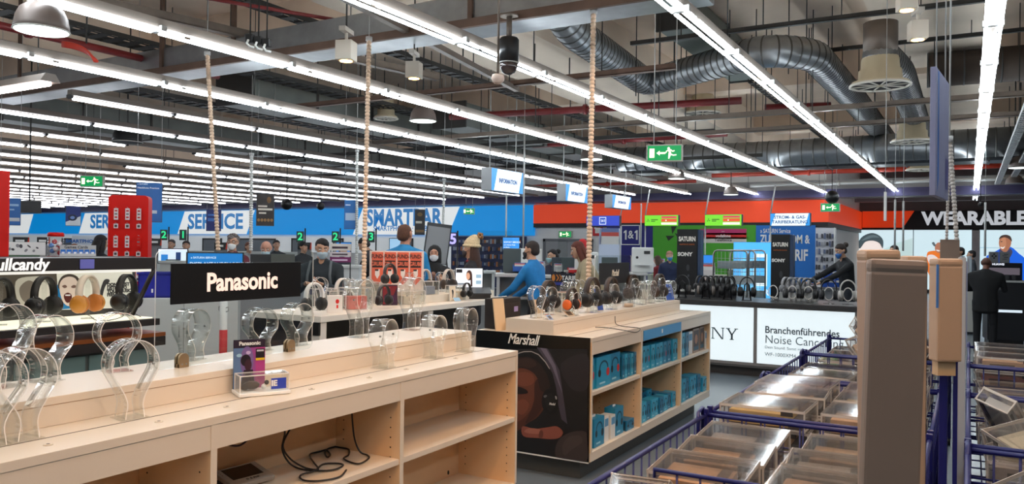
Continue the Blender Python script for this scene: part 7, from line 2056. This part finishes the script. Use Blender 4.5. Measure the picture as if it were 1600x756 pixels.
    me2 = tmp.data
    n0 = len(bmj.faces)
    bmj.from_mesh(me2)
    bmj.to_mesh(body.data); bmj.free()
    for m in me2.materials:
        if m.name not in [q.name for q in body.data.materials if q]: body.data.materials.append(m)
    bpy.data.objects.remove(tmp); bpy.data.meshes.remove(me2)
    # upper garment
    g = MB(); tm = mat(top, .8, noise=.12, scale=14)
    def gc(a, ra, c, rc, m=tm): g.hull([(a, ra*s), (c, rc*s)], m, n=30)
    hem = .93 - coat
    g.hull([(Vector((0, 0, max(hem, .5)))*s if coat > .1 else T((0, 0, .955)), (.165*W*s, .12*s, .05*s)), (T((0, -.01, 1.12)), (.155*W*s, .115*s, .08*s))], tm)
    g.hull([(T((0, -.01, 1.12)), (.155*W*s, .115*s, .08*s)), (T((0, 0, 1.30)), (.172*W*s, .122*s, .10*s)), (sh[-1], .064*s), (sh[1], .064*s), (T((0, -.02, 1.44)), .07*s)], tm)
    for k, E_, W_ in ((-1, EL, WL), (1, ER, WR)):
        gc(sh[k], .064, E_, .052); gc(E_, .053, W_ - (W_-E_).normalized()*.012*s, .040)
    g.hull([(T((0, -.02, 1.43)), (.085*s, .08*s, .03*s)), (H((0, -.005, .035)), (.066*s, .066*s, .02*s))], tm)
    remesh(g.build('jacket' if coat else 'top', t), .015)
    g = MB(); pm = mat(pants, .8)
    g.hull([(Vector((0, 0, .98))*s, (.152*W*s, .107*s, .05*s)), (Vector((-.09*W, 0, .90))*s, .096*s), (Vector((.09*W, 0, .90))*s, .096*s)], pm)
    for k in (-1, 1):
        fx_ = step * k
        hip = Vector((k*.09*W, 0, .93))*s; kn = Vector((k*.10*W, .03 + fx_*.5, .50))*s; an = Vector((k*.10*W, -.02 + fx_, .10))*s
        g.hull([(hip, .097*s), (kn, .068*s)], pm, n=30); g.hull([(kn, .068*s), (an, .056*s)], pm, n=30)
    remesh(g.build('trousers', t), .017)
    sm2 = mat((30, 28, 28), .5)
    for k in (-1, 1):
        fx_ = step * k
        an = Vector((k*.10*W, -.02 + fx_, .085))*s
        MB().hull([(an - Vector((0, .025, .035))*s, (.045*s, .045*s, .048*s)), (an + Vector((k*.015, .15, -.048))*s, (.046*s, .055*s, .036*s))], sm2).build('shoe', t)
    # hair and headwear
    hm = mat(hair, .75, noise=.2, scale=40)
    q = MB()
    if style in ('short', 'long', 'bun', 'curly', 'balding', 'cropped'):
        fr = .052 if style != 'balding' else .0
        q.hull([(H((0, -.012, .205)), (.082*s, .090*s, .078*s)), (H((0, -.045, .14)), (.074*s, .055*s, .055*s))] + ([(H((0, .05, .232)), (.05*s, .03*s, .02*s))] if style != 'balding' else []), hm, n=70)
        if style == 'cropped': q = MB(); q.hull([(H((0, -.012, .196)), (.078*s, .086*s, .074*s)), (H((0, -.045, .13)), (.070*s, .052*s, .055*s))], hm, n=70)
        if style == 'balding': q = MB(); q.hull([(H((0, -.05, .16)), (.080*s, .052*s, .05*s)), (H((-.06, -.01, .15)), (.02*s, .03*s, .03*s)), (H((.06, -.01, .15)), (.02*s, .03*s, .03*s))], hm)
        if style == 'long':
            q.hull([(H((0, -.05, .16)), (.088*s, .055*s, .05*s)), (H((0, -.085, -.10)), (.11*s, .035*s, .06*s))], hm)
            for k in (-1, 1): q.hull([(H((k*.075, .0, .17)), (.02*s, .04*s, .04*s)), (H((k*.095, .0, -.10)), (.03*s, .035*s, .05*s))], hm)
        if style == 'bun': q.sphere(H((0, -.12, .22)), .045*s, hm)
        if style == 'curly':
            random.seed(3)
            for i in range(60):
                A = random.uniform(0, 2*PI); e_ = random.uniform(-.2, 1.4)
                v = Vector((math.cos(e_)*math.cos(A), math.cos(e_)*math.sin(A), math.sin(e_)))
                if v.y > .45 and v.z < .62: continue
                q.sphere(H((v.x*.082, -.012 + v.y*.09, .205 + v.z*.078)), .018*s, hm, seg=8, rings=5)
    if style == 'hijab':
        q.hull([(H((0, -.02, .185)), (.098*s, .108*s, .105*s)), (H((0, -.02, .04)), (.10*s, .09*s, .06*s))], hm, n=70)
        q.hull([(H((0, .0, .03)), (.09*s, .10*s, .03*s)), (T((0, .02, 1.33)), (.17*s, .13*s, .05*s))], hm)
        fo_ = MB().hull([(H((0, .088, .17)), (.058*s, .03*s, .055*s)), (H((0, .098, .10)), (.045*s, .03*s, .03*s))], sm, n=50).build('face_opening', body)
        dd = MB()
        for k in (-1, 1):
            dd.sphere(H((k*.029, .118, .172)), (.012*s, .004*s, .006*s), ir, seg=8, rings=5)
            dd.hull([(H((k*.014, .119, .192)), .004*s), (H((k*.044, .108, .192)), .0035*s)], br, n=10)
        dd.build('eyes', body)
    if style == 'beanie':
        km = mat((214, 196, 160), .9, noise=.2, scale=60)
        kb = MB().hull([(H((0, -.01, .215)), (.094*s, .104*s, .088*s)), (H((0, -.05, .285)), (.07*s, .07*s, .05*s))], km, n=60)
        kb.tube([H((.092*math.cos(a), -.01 + .102*math.sin(a), .195 + .012*math.sin(a))) for a in [2*PI*i/20 for i in range(20)]], .018*s, km, seg=8, closed=True)
        kb.build('knitted_hat', t)
        pmn = MB()
        random.seed(8)
        for i in range(24): pmn.sphere(H((0, -.12, .31)) + Vector((random.uniform(-1, 1), random.uniform(-1, 1), random.uniform(-1, 1))).normalized()*.034*s, .018*s, mat((150, 110, 74), .9), seg=6, rings=4)
        pmn.build('pompom', t)
        q.hull([(H((0, -.04, .14)), (.085*s, .06*s, .05*s)), (H((0, -.07, -.14)), (.10*s, .05*s, .08*s))], hm)
        for k in (-1, 1): q.hull([(H((k*.074, -.03, .16)), (.02*s, .03*s, .04*s)), (H((k*.085, .0, -.16)), (.03*s, .035*s, .06*s))], hm)
    if style == 'cap':
        q.hull([(H((0, -.012, .20)), (.086*s, .096*s, .082*s))], hm, n=60)
        q.hull([(H((0, .06, .215)), (.06*s, .04*s, .01*s)), (H((0, .15, .20)), (.05*s, .03*s, .006*s))], hm)
    if style == 'hood':
        q.hull([(H((0, -.03, .19)), (.10*s, .105*s, .105*s)), (H((0, -.04, .04)), (.10*s, .09*s, .06*s))], hm, n=60)
    if q.mats: q.build('headscarf' if style == 'hijab' else ('cap' if style == 'cap' else ('hood' if style == 'hood' else 'hair')), t)
    else: q.bm.free()
    if mask:
        o_ = .022 if style == 'hijab' else 0
        mk = MB().hull([(H((0, .100 + o_, .128)), (.045*s, .022*s, .02*s)), (H((0, .088 + o_, .075)), (.042*s, .026*s, .024*s)), (H((-.05, .06 + o_, .11)), (.012*s, .012*s, .022*s)), (H((.05, .06 + o_, .11)), (.012*s, .012*s, .022*s))], mat(mask, .7), n=40)
        for k in (-1, 1): mk.tube([H((k*.052, .06 + o_, .125)), H((k*.08, .0, .15))], .003*s, mat(mask, .7), seg=5)
        mk.build('face_mask', t)
    if glasses:
        gm = MB()
        for k in (-1, 1):
            gm.tube([H((k*.033 + .024*math.cos(a), .106, .170 + .018*math.sin(a))) for a in [2*PI*i/12 for i in range(12)]], .0028*s, BLACK, seg=5, closed=True)
            gm.tube([H((k*.057, .10, .172)), H((k*.082, .0, .172))], .0025*s, BLACK, seg=5)
        gm.build('glasses', t)
    if collar:
        MB().tube([T((0, 0, 1.46)) + Vector((.075*s*math.cos(a), -.01*s + .075*s*math.sin(a), 0)) for a in [2*PI*i/16 for i in range(16)]], .016*s, mat(collar, .8), seg=8, closed=True).build('collar', t)
    if bag:
        for k in (-1, 1): MB().tube([T((k*.12, -.11, 1.12)), T((k*.13, -.10, 1.38)), T((k*.12, .03, 1.46)), T((k*.13, .13, 1.30)), T((k*.15, .10, 1.1))], .017*s, mat(bag, .7), seg=6).build('bag_strap', t)
    return t
def place(px, py, D, hd=0):
    """ground spot and standing height of someone whose crown is seen at (px, py) from D metres"""
    p = atd(px, py, D)
    return (p.x, p.y, 0), p.z
VIEW = lambda loc: math.atan2(-loc[0], loc[1])          # heading (of local +Y) looking away from the viewer
def ppl(label, px, py, D, head, dh=0, **k):
    loc, h = place(px, py, D)
    f = VIEW(loc) + rad(head)
    return person(label, loc, f, h=h + dh, **k)
SH = (32, 130, 190)
t = ppl('person from behind in a bright blue shirt with cropped hair at the pennant board', 633, 347, 9.7, -18, top=SH, hair=(84, 54, 40), pants=(30, 30, 36), style='cropped', armL='front', armR='front', wide=1.1, turn=-12, skin=(190, 134, 108))
MB().box((0, 0, 0), (.13, .004, .03), mat((24, 40, 70), .5)).build('back_badge', t, (-.03, -.145, 1.52))
ppl('woman in a black headscarf and white face mask beside the flip chart', 679, 382, 10.6, 176, top=(34, 32, 36), hair=(20, 19, 21), style='hijab', mask=(214, 218, 222), armL='chest', armR='front', skin=(190, 138, 112))
ppl('woman in a cream knitted hat with pompom and dark coat', 738, 372, 10.0, 78, top=(32, 30, 36), hair=(60, 36, 28), style='beanie', mask=(60, 50, 50), armL='phone', armR='phone', coat=.25, collar=(150, 30, 40), nod=4, wide=1.1)
ppl('man in a bright blue sweater leaning on the white information desk', 842, 374, 10.1, 62, top=(26, 120, 186), hair=(44, 34, 30), pants=(26, 26, 32), style='short', lean=10, armL='desk', armR='desk', mask=(34, 34, 38), turn=6)
ppl('dark-haired woman with a pale mask and phone behind the blue sweater', 866, 388, 12.9, 150, top=(44, 42, 60), hair=(30, 24, 24), style='bun', mask=(150, 190, 196), armL='phone', armR='chest', nod=10, turn=-30)
ppl('woman with red-brown hair in a beige coat bending over the desk', 936, 383, 11.6, 100, top=(176, 158, 126), hair=(96, 44, 30), style='long', lean=28, nod=10, armL='desk', armR='desk', dh=.14)
ppl('man in a dark cap far behind the blue advertising screen', 808, 376, 16.5, 20, top=(40, 42, 52), hair=(28, 32, 54), style='cap')
ppl('person in a red hood far back beside the grey door', 909, 373, 19, 40, top=(190, 34, 40), hair=(196, 36, 40), style='hood')
ppl('man in a dark jacket and pale blue mask behind the middle table', 503, 370, 9.3, 165, top=(32, 40, 46), hair=(26, 22, 22), style='short', mask=(176, 196, 206), armL='phone', armR='phone', nod=16, bag=(90, 96, 100), wide=1.12, turn=20, coat=.1)
ppl('bald man with a pale mask behind the dark monitors', 417, 373, 11.3, 172, top=(180, 186, 190), hair=(120, 90, 76), style='balding', mask=(180, 204, 214), nod=18, armL='desk', armR='desk', skin=(196, 140, 116))
ppl('grey-haired woman with glasses and white mask in a maroon jacket', 364, 365, 11.8, 200, top=(110, 34, 52), hair=(110, 100, 96), style='curly', mask=(224, 224, 222), glasses=True, armL='front', armR='front', turn=-34)
ppl('person in black with dark hair left of the red stand', 154, 365, 12, -60, top=(22, 22, 26), hair=(30, 24, 24), style='long', nod=12, armL='front', armR='front')
ppl('dark-haired man bending over the far counter behind the middle cable sleeve', 592, 374, 14, 70, top=(34, 34, 42), hair=(28, 24, 24), style='short', nod=24, lean=20, armL='desk', armR='desk', dh=.1)
ppl('man in black with a blue mask reaching for the blue cartons', 1325, 380, 13.6, 118, top=(20, 20, 24), hair=(44, 34, 30), style='bun', mask=(50, 110, 180), lean=8, nod=18, armL='reach', armR='reach', turn=10, dh=.02)
ppl('dark-haired person mostly hidden behind the tall cartons', 1397, 382, 17, 150, top=(50, 50, 56), hair=(50, 40, 36), style='short')
ppl('person with dark hair peeping out right of the hanging carton', 1500, 385, 18, 120, top=(40, 40, 44), hair=(34, 30, 30), style='short')
ppl('person with dark hair left of the lit blue jacket poster', 1518, 390, 20, 100, top=(60, 64, 70), hair=(40, 36, 36), style='short')
ppl('person from behind in a black jacket with bowed head before the terminal', 1540, 403, 13.0, -8, top=(12, 12, 14), hair=(90, 58, 46), pants=(14, 14, 18), style='balding', nod=26, coat=.18, armL='front', armR='front', wide=1.28, dh=.05, skin=(120, 78, 62))
ppl('person with a blue face mask far behind in front of the green wall', 1046, 391, 17.5, 190, top=(30, 40, 70), hair=(150, 110, 90), style='short', mask=(60, 140, 190), nod=10)
ppl('person in a dark red top browsing before the green wall', 1030, 398, 18, 60, top=(120, 20, 28), hair=(70, 50, 40), style='long', nod=16)
for k, (px, py, D, lb, top, hair, st) in enumerate(((268, 373, 18, 'dark-haired person at the far service counter behind the red stand', (44, 44, 50), (60, 54, 54), 'short'), (291, 375, 17, 'person in a maroon top at the far service counter', (100, 30, 40), (40, 30, 28), 'short'), (432, 374, 18, 'person with dark hair far behind the bald man', (40, 44, 50), (30, 26, 26), 'short'), (389, 377, 17, 'person with brown hair far behind the woman in glasses', (150, 150, 154), (110, 70, 56), 'short'), (474, 376, 16, 'person with a dark cap far behind the man in the dark jacket', (40, 40, 44), (24, 24, 26), 'cap'), (536, 383, 17, 'person with black hair bending far behind the price boards', (40, 40, 50), (24, 22, 24), 'short'), (117, 380, 16.3, 'person with brown hair far left behind the card rack', (140, 80, 60), (130, 80, 50), 'short'))):
    ppl(lb, px, py, D, 160 + 15*k, top=top, hair=hair, style=st)
dup_l = {k: v for k, v in LABELS.items() if len(v) > 1 and 'rod hanging' not in k}

if dup_l: print('SAME LABELS', dup_l)
